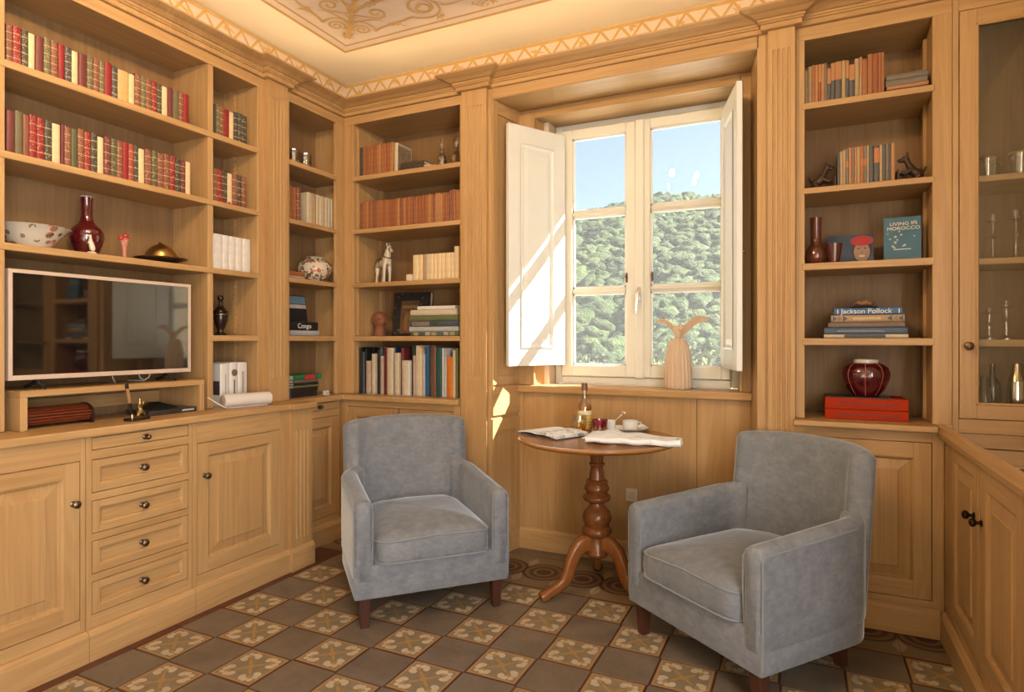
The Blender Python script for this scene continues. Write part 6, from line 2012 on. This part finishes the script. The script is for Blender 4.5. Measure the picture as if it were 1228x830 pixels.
b_ = Vector((0, -0.026, 0.020))
pen = MB().tube([b_, b_ + d_ * 0.035, b_ + d_ * 0.06], [0.0035, 0.006, 0.0065], 10).build('pen_nib', BLACK, t, 0, 1, True, False)
MB().tube([b_ + d_ * 0.06, b_ + d_ * 0.10, b_ + d_ * 0.125], [0.0070, 0.0072, 0.0066], 10).build('pen_barrel', plain('pen_wood', (0.40, 0.20, 0.09), 0.35), pen, 0, 1, True, False)
MB().tube([b_ + d_ * 0.125, b_ + d_ * 0.136, b_ + d_ * 0.146], [0.0070, 0.0072, 0.0055], 10).build('pen_cap', plain('pen_cap', (0.05, 0.04, 0.035), 0.25, 0.5), pen, 0, 1, True, False)
# dark tablet box with papers in the riser
t = empty('media_box', (-2.63, 1.865, 0.8705))
tag(t, 'flat black media box with folded dark leaflet under the riser', 'box')
MB().box(-0.10, 0.062, -0.125, 0.105, 0, 0.022).build('case', plain('dark_box', (0.03, 0.028, 0.027), 0.3), t, 0.002, wc=False)
MB().box(0.0622, 0.0628, 0.03, 0.09, 0.008, 0.015).build('front_print', plain('silver_print', (0.5, 0.5, 0.5), 0.4, vary=0.5, vscale=200), t, wc=False)
v = [(0.02, -0.09, 0.0225), (0.02, 0.05, 0.0225), (-0.09, 0.04, 0.0225), (-0.09, -0.08, 0.0225), (-0.02, -0.02, 0.05), (-0.09, -0.02, 0.048)]
MB().add(v, [(0, 1, 4), (1, 2, 5, 4), (2, 3, 5), (3, 0, 4, 5), (0, 3, 2, 1)]).build('leaflet', BLACK, t, wc=False)
# white cylinder speaker and its cable
t = empty('cylinder_speaker', (-2.53, 2.223, 0.8705), math.radians(-13))
tag(t, 'white cylinder lying on the worktop before the white books', 'speaker')
CYW = plain('white_plastic', (0.68, 0.62, 0.57), 0.35)
q = Matrix.Translation((0, 0, 0.034)) @ Matrix.Rotation(PI / 2, 4, 'X')
MB().lathe([(0, -0.122), (0.030, -0.122), (0.033, -0.119), (0.033, 0.119), (0.030, 0.122), (0, 0.122)], 32).xform(q).build('body', CYW, t, 0, 1, True, False, 0.6)
MB().lathe([(0, 0.1222), (0.027, 0.1222), (0.0285, 0.1215), (0.0285, 0.1225), (0.027, 0.1232), (0, 0.1232)], 32).xform(q).build('end_cap', plain('cap_beige', (0.48, 0.40, 0.34), 0.5), t, 0, 1, True, False, 0.6)
MB().box(-0.02, 0.02, -0.10, 0.10, 0, 0.004).build('foot', CYW, t, wc=False)
cbz = MB().tube([(-2.56, 2.02, 0.93), (-2.535, 2.045, 0.905), (-2.512, 2.075, 0.88), (-2.508, 2.092, 0.874)], 0.0025, 8).build('cable', plain('white_cable', (0.70, 0.64, 0.58), 0.45), None, 0, 1, True)
cbz.name = 'power_cable'
tag(cbz, 'thin white cable running from the riser to the white cylinder', 'cable')
# ---- on the table
TZ = 0.7412
mg = empty('open_magazine', (-1.105, 2.825, TZ), math.radians(-26))
tag(mg, 'open magazine with white pages lying on the round table', 'magazine')
def page_leaf(x0, x1, y0, y1, lift, t, nm, mat):
    N = 10
    v, f = [], []
    for i in range(N + 1):
        s = i / N
        x = x0 + (x1 - x0) * s
        z_ = lift(s)
        v += [(x, y0, z_), (x, y1, z_), (x, y0, z_ + t), (x, y1, z_ + t)]
    for i in range(N):
        a, b = i * 4, i * 4 + 4
        f += [(a, b, b + 1, a + 1), (a + 2, a + 3, b + 3, b + 2), (a, a + 2, b + 2, b), (a + 1, b + 1, b + 3, a + 3)]
    f += [(0, 1, 3, 2), (N * 4, N * 4 + 2, N * 4 + 3, N * 4 + 1)]
    return MB().add(v, f).build(nm, mat, mg, 0, 1, True, False)
DRAW = None
def sketch_page():
    m, nt, b = nmat('sketched_page')
    g_ = NG(nt)
    n = g_.noise(g_.coords(scale=(22, 26, 1)), 1, 5, 0.7, 1.0)
    c = g_.ramp(n, [(0.36, (0.30, 0.31, 0.33)), (0.50, (0.70, 0.71, 0.72)), (0.56, (0.86, 0.87, 0.88))])
    g_.l(c, b.inputs['Base Color'])
    b.inputs['Roughness'].default_value = 0.7
    return m
SKP = sketch_page()
page_leaf(-0.135, 0.0, -0.105, 0.105, lambda s: 0.0037 + 0.010 * math.sin(s * PI * 0.8), 0.007, 'page_stack', PAGEW)
page_leaf(0.0, 0.140, -0.105, 0.105, lambda s: 0.0037 + 0.006 * (1 - s) + 0.004 * math.sin(s * PI), 0.013, 'page_stack', SKP)
MB().box(-0.138, 0.143, -0.107, 0.107, 0.0, 0.0035).build('cover', plain('magazine_cover', (0.12, 0.11, 0.12), 0.4), mg, 0, 1, False, False)
mg.location = (-1.112, 2.80, TZ + 0.001)
# coaster, tumbler, bottle
ct = (-1.005, 2.905)
t = empty('coaster', (ct[0], ct[1], TZ))
tag(t, 'dark leather coaster under the whisky tumbler', 'coaster')
MB().box(-0.058, 0.058, -0.058, 0.058, 0, 0.004).build('pad', plain('coaster_leather', (0.11, 0.032, 0.022), 0.5), t, 0.0015, wc=False)
MB().box(-0.050, 0.050, -0.050, 0.050, 0.004, 0.0046).build('inset', plain('coaster_inset', (0.15, 0.05, 0.032), 0.5), t, wc=False)
t.rotation_euler = (0, 0, 0.5)
WHISKY = glass_mat('whisky', (1.0, 0.82, 0.40), 0.05)
WHISKY_D = glass_mat('whisky_deep', (1.0, 0.80, 0.40), 0.06)
t = empty('tumbler', (ct[0] - 0.004, ct[1] + 0.002, TZ + 0.0048))
tag(t, 'clear tumbler of whisky standing on the coaster before the bottle', 'glass')
MB().lathe([(0, 0), (0.020, 0), (0.027, 0.008), (0.034, 0.030), (0.036, 0.055), (0.034, 0.085), (0.033, 0.085), (0.0345, 0.055), (0.0325, 0.030), (0.026, 0.011), (0, 0.010)], 28).build('glass', BOTTLEGLASS, t, 0, 1, True, False)
MB().lathe([(0, 0.011), (0.0255, 0.0125), (0.0320, 0.031), (0.0335, 0.042), (0, 0.042)], 28).build('whisky', WHISKY, t, 0, 1, True, False)
t = empty('whisky_bottle', (-1.012, 2.990, TZ), 0.3)
tag(t, 'round-shouldered bottle of amber whisky with a yellow label', 'bottle')
MB().lathe([(0, 0), (0.034, 0), (0.037, 0.004), (0.0375, 0.115), (0.036, 0.128), (0.028, 0.146), (0.017, 0.158), (0.0135, 0.166), (0.0135, 0.196), (0.015, 0.200), (0.0145, 0.210), (0.012, 0.212), (0.0115, 0.168), (0.026, 0.142), (0.034, 0.126), (0.0352, 0.008), (0, 0.006)], 32).build('glass', BOTTLEGLASS, t, 0, 1, True, False)
MB().lathe([(0, 0.007), (0.0348, 0.009), (0.0348, 0.125), (0.026, 0.140), (0.015, 0.152), (0, 0.153)], 28).build('whisky', WHISKY_D, t, 0, 1, True, False)
MB().lathe([(0, 0.204), (0.0155, 0.205), (0.0155, 0.240), (0.0145, 0.243), (0, 0.243)], 22).build('cap', plain('cork_cap', (0.17, 0.075, 0.045), 0.4), t, 0, 1, True, False)
n = 20
v = [(0.0380 * math.cos(a), 0.0380 * math.sin(a), z_) for z_ in (0.012, 0.105) for a in [-PI * 0.86 + PI * 0.95 * k / n for k in range(n + 1)]]
def label_mat():
    m, nt, b = nmat('bottle_label')
    g_ = NG(nt)
    tc = g_.n('ShaderNodeTexCoord')
    sp_ = g_.n('ShaderNodeSeparateXYZ')
    g_.l(tc.outputs['Object'], sp_.inputs[0])
    n1_ = g_.noise(g_.coords(scale=(60, 60, 140)), 1, 3)
    band = g_.m('GREATER_THAN', g_.m('SINE', g_.m('MULTIPLY', sp_.outputs[2], 420.0)), 0.55)
    c = g_.mix(g_.m('MULTIPLY', band, g_.m('GREATER_THAN', n1_, 0.5)), (0.72, 0.50, 0.12), (0.28, 0.12, 0.03))
    c = g_.mix(g_.m('GREATER_THAN', sp_.outputs[2], 0.084), c, (0.75, 0.66, 0.40))
    g_.l(c, b.inputs['Base Color'])
    b.inputs['Roughness'].default_value = 0.45
    return m
MB().add(v, [(k, k + 1, n + 2 + k, n + 1 + k) for k in range(n)]).build('paper_label', label_mat(), t, 0, 1, True, False)
# ruby cut glass
RUBY = plain('ruby_glass', (0.16, 0.003, 0.018), 0.06, spec=0.8, coat=0.7)
t = empty('ruby_glass', (-0.915, 2.940, TZ))
tag(t, 'ruby red cut glass tumbler with a clear faceted foot', 'glass')
MB().lathe([(0.034, 0.022), (0.037, 0.035), (0.040, 0.068), (0.0385, 0.068), (0.035, 0.036), (0.031, 0.024), (0.034, 0.022)], 28, wob=lambda a, z_: 1 + (0.025 * abs(math.sin(7 * a)) if z_ < 0.06 else 0)).build('bowl', RUBY, t, 0, 1, True, False)
MB().lathe([(0, 0), (0.028, 0), (0.030, 0.004), (0.033, 0.022), (0.031, 0.027), (0, 0.02)], 14).build('foot', CRYSTAL, t, 0, 1, True, False, 0.2)
for k in range(10):
    a = 2 * PI * k / 10
    v = [(0.0345 * math.cos(a + s), 0.0345 * math.sin(a + s), 0.022) for s in (-0.22, 0.22)] + [(0.0378 * math.cos(a), 0.0378 * math.sin(a), 0.044)]
    MB().add([(x * 1.03, y * 1.03, z_) for x, y, z_ in v] + [(x * 0.97, y * 0.97, z_) for x, y, z_ in v], [(0, 1, 2), (5, 4, 3), (0, 3, 4, 1), (1, 4, 5, 2), (2, 5, 3, 0)]).build('cut_facet', plain('amber_facet', (0.55, 0.35, 0.13), 0.1, coat=0.5), t, wc=False)
# square plate with cup, cream pot and spoon
WPOR = plain('white_porcelain', (0.84, 0.83, 0.80), 0.22, coat=0.3)
t = empty('serving_plate', (-0.835, 3.065, TZ), 0.42)
tag(t, 'white rectangular plate with upturned rim carrying the cup', 'plate')
rings = [(0.055, 0.035, 0.0), (0.075, 0.048, 0.001), (0.10, 0.062, 0.006), (0.128, 0.080, 0.016), (0.130, 0.082, 0.0185), (0.124, 0.077, 0.0175), (0.098, 0.060, 0.0095), (0.07, 0.045, 0.005), (0.0, 0.0, 0.005)]
v, f = [], []
n = 40
for rx, ry, z_ in rings:
    for k in range(n):
        a = 2 * PI * k / n
        c, s = math.cos(a), math.sin(a)
        v.append((rx * math.copysign(abs(c) ** 0.35, c), ry * math.copysign(abs(s) ** 0.35, s), z_ + 0.006 * (abs(c * s) * 2) ** 3 * (z_ > 0.01)))
for i in range(len(rings) - 1):
    for k in range(n):
        f.append((i * n + k, i * n + (k + 1) % n, (i + 1) * n + (k + 1) % n, (i + 1) * n + k))
f.append(tuple(range(n)))
MB().add(v, f).build('dish', WPOR, t, 0, 1, True, False, 0.9)
t = empty('espresso_cup', (-0.800, 3.085, TZ + 0.0056), 0.2)
tag(t, 'wide white porcelain cup on the rectangular plate', 'cup')
MB().lathe([(0, 0), (0.032, 0), (0.036, 0.004), (0.0385, 0.02), (0.040, 0.046), (0.0385, 0.047), (0.036, 0.02), (0.032, 0.006), (0, 0.005)], 32).build('bowl', WPOR, t, 0, 1, True, False)
MB().tube([(0.034, 0.012, 0.038), (0.050, 0.018, 0.036), (0.054, 0.019, 0.024), (0.046, 0.016, 0.014), (0.036, 0.012, 0.012)], 0.004, 8).build('handle', WPOR, t, 0, 1, True, False)
t = empty('cream_pot', (-0.893, 3.058, TZ + 0.0056))
tag(t, 'small white pot with a spoon, beside the ruby glass', 'pot')
MB().lathe([(0, 0), (0.020, 0), (0.0215, 0.004), (0.022, 0.046), (0.0205, 0.047), (0.0195, 0.008), (0, 0.006)], 24).build('body', WPOR, t, 0, 1, True, False)
sp_o = MB().tube([(0.0, 0.0, 0.012), (0.02, 0.004, 0.045), (0.055, 0.012, 0.078)], [0.0025, 0.0022, 0.003], 8).build('handle', CHROME, None, 0, 1, True)
spn = empty('teaspoon', (-0.893, 3.058, TZ + 0.0056))
tag(spn, 'small silver spoon leaning out of the white pot', 'spoon')
sp_o.parent = spn
MB().ellipsoid((0.064, 0.014, 0.086), (0.012, 0.006, 0.006), 12, 8).build('bowl', CHROME, spn, 0, 1, True, False)
# folded newspaper hanging over the table edge
nw = empty('newspaper', (-0.70, 2.768, TZ + 0.0045), math.radians(8))
tag(nw, 'folded white newspaper on the front of the round table', 'newspaper')
def news_mat():
    m, nt, b = nmat('newsprint')
    g_ = NG(nt)
    n = g_.noise(g_.coords(scale=(14, 90, 14)), 1, 4, 0.7)
    n2_ = g_.noise(g_.coords(scale=(9, 9, 9)), 1, 2)
    f_ = g_.m('MULTIPLY', g_.m('GREATER_THAN', n, 0.56), g_.m('GREATER_THAN', n2_, 0.47))
    g_.l(g_.mix(f_, (0.86, 0.87, 0.89), (0.60, 0.63, 0.69)), b.inputs['Base Color'])
    b.inputs['Roughness'].default_value = 0.8
    return m
NEWS = news_mat()
for li, (dx, dy, dz, rot) in enumerate(((0.0, 0.0, 0.002, 0.0), (0.006, 0.004, 0.007, 0.05), (-0.01, 0.008, 0.012, -0.06))):
    NX, NY = 26, 12
    v, f = [], []
    for j in range(NY + 1):
        for i in range(NX + 1):
            sx, sy = i / NX, j / NY
            x = -0.205 + 0.41 * sx
            y = -0.125 + (0.235 - 0.07 * sx) * sy
            z_ = dz + 0.007 * (0.5 + 0.5 * noise.noise(Vector((x * 11 + li * 3, y * 14, li * 2.0)))) * (0.4 + 0.6 * sy)
            z_ += 0.020 * math.exp(-((x + 0.125 - 0.12 * (y + 0.1)) / 0.035) ** 2) * (0.25 + 0.75 * sy)      # the tented fold
            z_ += 0.009 * math.exp(-((x - 0.02) / 0.05) ** 2) * sy
            c, s = math.cos(rot), math.sin(rot)
            v.append((dx + x * c - y * s, dy + x * s + y * c, z_))
    for j in range(NY):
        for i in range(NX):
            a = j * (NX + 1) + i
            f.append((a, a + 1, a + NX + 2, a + NX + 1))
    o = MB().add(v, f).build('sheet', NEWS, nw, 0, 1, True, False, 2.5)
    md = o.modifiers.new('thickness', 'SOLIDIFY')
    md.thickness = 0.0022
    md.offset = 1.0
# rolled front edge of the newspaper
pts = [(-0.20 + 0.41 * k / 16, -0.118 - 0.006 * math.sin(k * 0.9), 0.013 + 0.003 * math.sin(k * 1.3)) for k in range(17)]
MB().tube(pts, [0.010 + 0.005 * k / 16 for k in range(17)], 10).build('rolled_edge', NEWS, nw, 0, 1, True, False)
# ---- winged figure on the sill
t = empty('winged_figure', (-0.606, 3.33, 0.9445), math.radians(-4))
tag(t, 'carved wooden winged figure in a pleated robe on the window sill', 'sculpture')
ro = [(0, 0), (0.066, 0), (0.069, 0.004), (0.070, 0.03), (0.068, 0.09), (0.064, 0.15), (0.058, 0.20), (0.049, 0.235), (0.036, 0.258), (0.020, 0.268), (0, 0.272)]
MB().lathe(ro, 96, (0, 0, 0), lambda a, z_: 1 + (0.055 * math.sin(20 * a + 5 * z_) if 0 < z_ < 0.262 else 0)).build('pleated_robe', ANGEL_W, t, 0, 1, True, False, 2.0)
MB().lathe([(0.012, 0.262), (0.019, 0.276), (0.024, 0.300), (0.026, 0.318), (0.018, 0.332), (0, 0.336)], 20).build('torso', ANGEL_W, t, 0, 1, True, False)
MB().ellipsoid((0.016, -0.016, 0.322), (0.016, 0.016, 0.020), 16, 12).build('head', ANGEL_W, t, 0, 1, True, False)
for s in (-1, 1):
    NW = 14
    v, f = [], []
    for i in range(NW + 1):
        q = i / NW
        L = 0.155 if s > 0 else 0.128
        x = s * (0.010 + L * q)
        zt = 0.318 + (0.078 if s > 0 else 0.068) * math.sin(min(1, q * 1.25) * PI * 0.5) - (0.030 * q ** 3)
        wd = (0.062 if s > 0 else 0.034) * (1 - q) ** 0.55 + 0.003
        y = 0.004 + 0.05 * q ** 1.5 if s < 0 else 0.004 - 0.03 * q ** 1.5
        th = 0.005 * (1 - 0.7 * q)
        v += [(x, y - th, zt), (x, y + th, zt), (x, y + th, zt - wd), (x, y - th, zt - wd)]
    for i in range(NW):
        a, b = i * 4, i * 4 + 4
        for k in range(4):
            f.append((a + k, a + (k + 1) % 4, b + (k + 1) % 4, b + k))
    f += [(0, 1, 2, 3), (NW * 4, NW * 4 + 1, NW * 4 + 2, NW * 4 + 3)]
    wg = MB().add(v, f).build('wing', ANGEL_W, t, 0, 1, True, False, 0.8)
    for k in range(4):
        pp = []
        for i in range(0, NW + 1 - k * 3):
            a = v[i * 4]
            b = v[i * 4 + 3]
            w = 0.2 + 0.2 * k
            pp.append((a[0], a[1] - 0.0012, a[2] + (b[2] - a[2]) * w))
        if len(pp) > 2:
            MB().tube(pp, 0.0016, 6).build('feather_ridge', ANGEL_W, wg, 0, 1, True, False)
# ---- glass cabinet contents
def goblet(x, y, z_, h, r, label, stem=True):
    t = empty('glass_tumbler' if not stem else 'candlestick', (x, y, z_))
    tag(t, label, 'glass' if not stem else 'candlestick')
    if stem:
        MB().lathe([(0, 0), (r * 1.5, 0), (r * 1.5, 0.006), (r * 0.5, 0.018), (r * 0.35, h * 0.45), (r * 0.9, h * 0.5), (r * 0.35, h * 0.55), (r * 0.4, h * 0.8), (r * 0.9, h * 0.84), (r * 0.6, h), (0, h)], 16).build('stem', CRYSTAL, t, 0, 1, True, False)
        MB().lathe([(r * 1.2, h * 0.82), (r * 1.7, h * 0.85), (r * 1.2, h * 0.855), (r * 1.2, h * 0.82)], 20).build('drip_pan', CRYSTAL, t, 0, 1, True, False)
    else:
        MB().lathe([(0, 0), (r * 0.8, 0), (r * 0.85, 0.006), (r, h), (r * 0.94, h), (r * 0.78, 0.012), (0, 0.01)], 16).build('bowl', CRYSTAL, t, 0, 1, True, False)
        MB().lathe([(r * 0.97, h), (r * 1.03, h + 0.002), (r * 1.0, h + 0.006), (r * 0.93, h + 0.004), (r * 0.97, h)], 20).build('gilt_rim', plain('gilt_rim', (0.5, 0.33, 0.12), 0.3, 1.0), t, 0, 1, True, False)
    return t
for i, (x, y, r, h) in enumerate(((0.672, 3.10, 0.032, 0.075), (0.712, 3.19, 0.030, 0.07), (0.778, 3.10, 0.036, 0.085), (0.86, 3.12, 0.036, 0.085))):
    goblet(x, y, 1.8635, h, r, ('gilt-rimmed tumbler nearest the frame on the upper glass cabinet shelf', 'gilt-rimmed tumbler set back on the upper glass cabinet shelf', 'gilt-rimmed tumbler on the upper glass cabinet shelf, third from the frame', 'gilt-rimmed tumbler on the upper glass cabinet shelf, fourth from the frame')[i], False)
for i, (x, h) in enumerate(((0.700, 0.19), (0.775, 0.20), (0.86, 0.19))):
    goblet(x, 3.14, 1.5305, h, 0.014, ('crystal candlestick nearest the frame behind the cabinet glass', 'crystal candlestick second from the frame behind the cabinet glass', 'crystal candlestick third from the frame behind the cabinet glass')[i])
for i, (x, h) in enumerate(((0.685, 0.13), (0.742, 0.16), (0.83, 0.14))):
    goblet(x, 3.13, 1.2035, h, 0.017, ('slim crystal flute nearest the frame on the lower cabinet shelf', 'tall crystal flute second from the frame on the lower cabinet shelf', 'crystal flute third from the frame on the lower cabinet shelf')[i])
t = empty('cocktail_shaker', (0.775, 3.13, 0.9005))
tag(t, 'silver cocktail shaker standing at the bottom of the glass cabinet', 'shaker')
MB().lathe([(0, 0), (0.028, 0), (0.030, 0.01), (0.032, 0.10), (0.028, 0.135), (0, 0.14)], 24).build('body', CHROME, t, 0, 1, True, False)
MB().lathe([(0.029, 0.135), (0.024, 0.15), (0.017, 0.175), (0.016, 0.205), (0.0, 0.208)], 24).build('lid', plain('champagne_metal', (0.6, 0.48, 0.3), 0.25, 1.0), t, 0, 1, True, False)
for i, (x, y) in enumerate(((0.66, 3.09), (0.715, 3.22), (0.845, 3.2))):
    lathe_thing('dark_bottle', (x, y, 0.9005), [(0, 0), (0.030, 0), (0.032, 0.006), (0.032, 0.10 - 0.03 * (i == 0)), (0.026, 0.125 - 0.03 * (i == 0)), (0.011, 0.15 - 0.03 * (i == 0)), (0.011, 0.20 - 0.05 * (i == 0)), (0, 0.202 - 0.05 * (i == 0))], plain('dark_bottle_glass', (0.012, 0.010, 0.008), 0.1, coat=0.6), ('short dark bottle at the cabinet door frame beside the shaker', 'tall dark bottle behind the silver shaker', 'tall dark bottle on the far side of the silver shaker')[i], 'bottle', 20)
# ================================================================== outside the window
def leaf_mat(name, a, b_, c_, scale=0.35):
    m, nt, b = nmat(name)
    g = NG(nt)
    p = g.n('ShaderNodeNewGeometry')
    n1 = g.noise(p.outputs['Position'], scale, 4, 0.6)
    n2 = g.noise(p.outputs['Position'], scale * 7, 3, 0.7)
    n3 = g.noise(p.outputs['Position'], scale * 26, 3, 0.75)
    f = g.m('ADD', g.m('ADD', g.m('MULTIPLY', n1, 0.40), g.m('MULTIPLY', n2, 0.3)), g.m('MULTIPLY', n3, 0.35))
    g.l(g.ramp(f, [(0.40, a), (0.52, b_), (0.64, c_)]), b.inputs['Base Color'])
    b.inputs['Roughness'].default_value = 0.75
    b.inputs['Specular IOR Level'].default_value = 0.2
    g.bump(n3, b, 1.0, 0.6 if scale < 0.5 else 0.05)
    return m
HILLM = leaf_mat('hill_ground', (0.0780, 0.0960, 0.0360), (0.1200, 0.1320, 0.0540), (0.1800, 0.1680, 0.0840), 0.12)
FORM = leaf_mat('forest_leaf', (0.0110, 0.0270, 0.0030), (0.0340, 0.0600, 0.0080), (0.0830, 0.1130, 0.0200), 0.16)
OLIVE = leaf_mat('olive_leaf', (0.0720, 0.0900, 0.0480), (0.1200, 0.1410, 0.0840), (0.1920, 0.2040, 0.1320), 1.2)
BRIGHT = leaf_mat('bright_leaf', (0.0540, 0.0780, 0.0120), (0.1200, 0.1440, 0.0240), (0.2160, 0.2160, 0.0480), 1.0)
BARK = plain('olive_bark', (0.16, 0.13, 0.10), 0.9, vary=0.3)
def hill_z(x, y):
    """ground beyond the window: a dip, terraces, then a wooded slope with an uneven ridge"""
    if y < 24:
        z = -4.2
    else:
        t = (y - 24) / 86.0
        z = -4.2 + 24.8 * min(t, 1.25) ** 1.1
    ridge = 4.0 * noise.noise(Vector((x * 0.024 + 5.2, 2.1, 0))) + 2.2 * noise.noise(Vector((x * 0.07, 8.0, 0)))
    z += max(0.0, min(1.0, (y - 30) / 70)) * (ridge + 0.055 * (x + 52))
    z += 1.2 * noise.noise(Vector((x * 0.05, y * 0.05, 3.3))) * min(1, max(0, (y - 20) / 20))
    return z
gx = [-150 + 5.0 * i for i in range(45)]
gy = [6 + 4.0 * j for j in range(31)]
v = [(x, y, hill_z(x, y)) for y in gy for x in gx]
nxx = len(gx)
f = [(j * nxx + i, j * nxx + i + 1, (j + 1) * nxx + i + 1, (j + 1) * nxx + i) for j in range(len(gy) - 1) for i in range(nxx - 1)]
hillo = struct(MB().add(v, f).build('hills', HILLM, None, 0, 1, True))
hillo['label'] = 'green hillside rising beyond the window'
# wooded slope: thousands of leafy crowns nobody could count
rf = random.Random(11)
ico = bmesh.new()
bmesh.ops.create_icosphere(ico, subdivisions=2, radius=1.0)
iv = [q.co.copy() for q in ico.verts]
if_ = [tuple(w.index for w in q.verts) for q in ico.faces]
ico.free()
def crowns(n, xr, yr, rr_, seed, keep=None):
    rq = random.Random(seed)
    mb = MB()
    for k in range(n):
        y = rq.uniform(*yr)
        x = -0.27 * y + rq.uniform(-xr, xr) * (y / 60.0)
        r = rq.uniform(*rr_) * (0.7 + y / 140)
        c = Vector((x, y, hill_z(x, y) + r * 0.55))
        ph = Vector((rq.uniform(0, 50), rq.uniform(0, 50), rq.uniform(0, 50)))
        vs_ = []
        for p in iv:
            d = 1.0 + 0.42 * noise.noise(p * 1.9 + ph) + 0.45 * noise.noise(p * 6.0 + ph)
            vs_.append(c + Vector((p.x * r * d, p.y * r * d, p.z * r * d * 0.92)))
        mb.add(vs_, if_)
    return mb
fo = crowns(6200, 22, (33, 118), (0.5, 1.05), 5).build('hillside_forest', FORM, None, 0, 1, True, True, 3.0)
fo['kind'] = 'stuff'
fo['label'] = 'dense green trees covering the hillside beyond the window'
fo['category'] = 'forest'
fo2 = crowns(220, 30, (27.3, 30), (0.5, 1.0), 6).build('terrace_shrubs', BRIGHT, None, 0, 1, True, True, 3.0)
fo2['kind'] = 'stuff'
fo2['label'] = 'low bright shrubs at the foot of the hillside'
fo2['category'] = 'shrubs'
def tree(name, x, y, z0, h, r, mat, label, nleaf=5200, leaf=0.075, seed=1):
    t = empty(name, (x, y, z0))
    tag(t, label, 'tree')
    rq = random.Random(seed)
    MB().tube([(0, 0, 0), (0.05, 0.02, h * 0.3), (-0.05, 0.04, h * 0.55), (0.02, 0, h * 0.8)], [0.16, 0.13, 0.10, 0.05], 8).build('trunk', BARK, t, 0, 1, True, False)
    for k in range(5):
        a = rq.uniform(0, 2 * PI)
        MB().tube([(0, 0, h * 0.35), (0.4 * r * math.cos(a), 0.4 * r * math.sin(a), h * 0.55), (0.75 * r * math.cos(a), 0.75 * r * math.sin(a), h * rq.uniform(0.65, 0.85))], [0.08, 0.05, 0.02], 6).build('branch', BARK, t, 0, 1, True, False)
    v, f = [], []
    blobs = [(Vector((rq.uniform(-0.6, 0.6) * r, rq.uniform(-0.6, 0.6) * r, h * rq.uniform(0.50, 0.88))), r * rq.uniform(0.32, 0.55)) for _ in range(14)]
    for k in range(nleaf):
        c, br = rq.choice(blobs)
        d = Vector((rq.gauss(0, 1), rq.gauss(0, 1), rq.gauss(0, 1))).normalized()
        p = c + d * br * (0.55 + 0.5 * rq.random())
        a = Vector((rq.gauss(0, 1), rq.gauss(0, 1), rq.gauss(0, 1))).normalized() * leaf
        b = a.cross(Vector((rq.gauss(0, 1), rq.gauss(0, 1), rq.gauss(0, 1)))).normalized() * leaf * 0.5
        n = len(v)
        v += [p - a, p + b, p + a, p - b]
        f.append((n, n + 1, n + 2, n + 3))
    me = bpy.data.meshes.new('foliage')
    me.from_pydata([tuple(q) for q in v], [], f)
    new_obj('foliage', me, mat, t, False)
    return t
tree('olive_tree', -5.2, 13.4, -4.2, 5.0, 1.9, OLIVE, 'silvery olive tree seen low through the panes beside the open shutter', 6500, 0.09, 3)
tree('olive_tree', -8.6, 19.0, -4.2, 5.4, 2.0, OLIVE, 'silvery olive tree farther off behind the near one', 5200, 0.09, 4)
tree('garden_tree', -1.55, 11.6, -4.2, 5.3, 1.6, BRIGHT, 'yellow-green tree seen low through the panes behind the winged figure', 6000, 0.085, 8)
tree('garden_tree', -4.3, 21.0, -4.2, 5.2, 1.8, BRIGHT, 'yellow-green tree farther off between the sashes', 5200, 0.10, 12)
tw = struct(MB().box(-30, 12, 25.0, 25.5, -5.0, -1.6).build('terrace_wall', plain('dry_stone', (0.25, 0.225, 0.19), 0.9, vary=0.3, vscale=1.5)))
tw['label'] = 'pale terrace wall at the foot of the hill'

st_ = struct(MB().box(-7.0, 5.0, WYO + 0.02, 9.5, 0.35, 0.60).build('bounce_slab', plain('pale_bounce', (0.82, 0.78, 0.68), 0.8, vary=0.06, vscale=2)))  # unseen slab added to reflect sunlight up onto the niche soffit
st_['label'] = 'added unseen pale slab outside, bouncing sunlight up into the window niche'
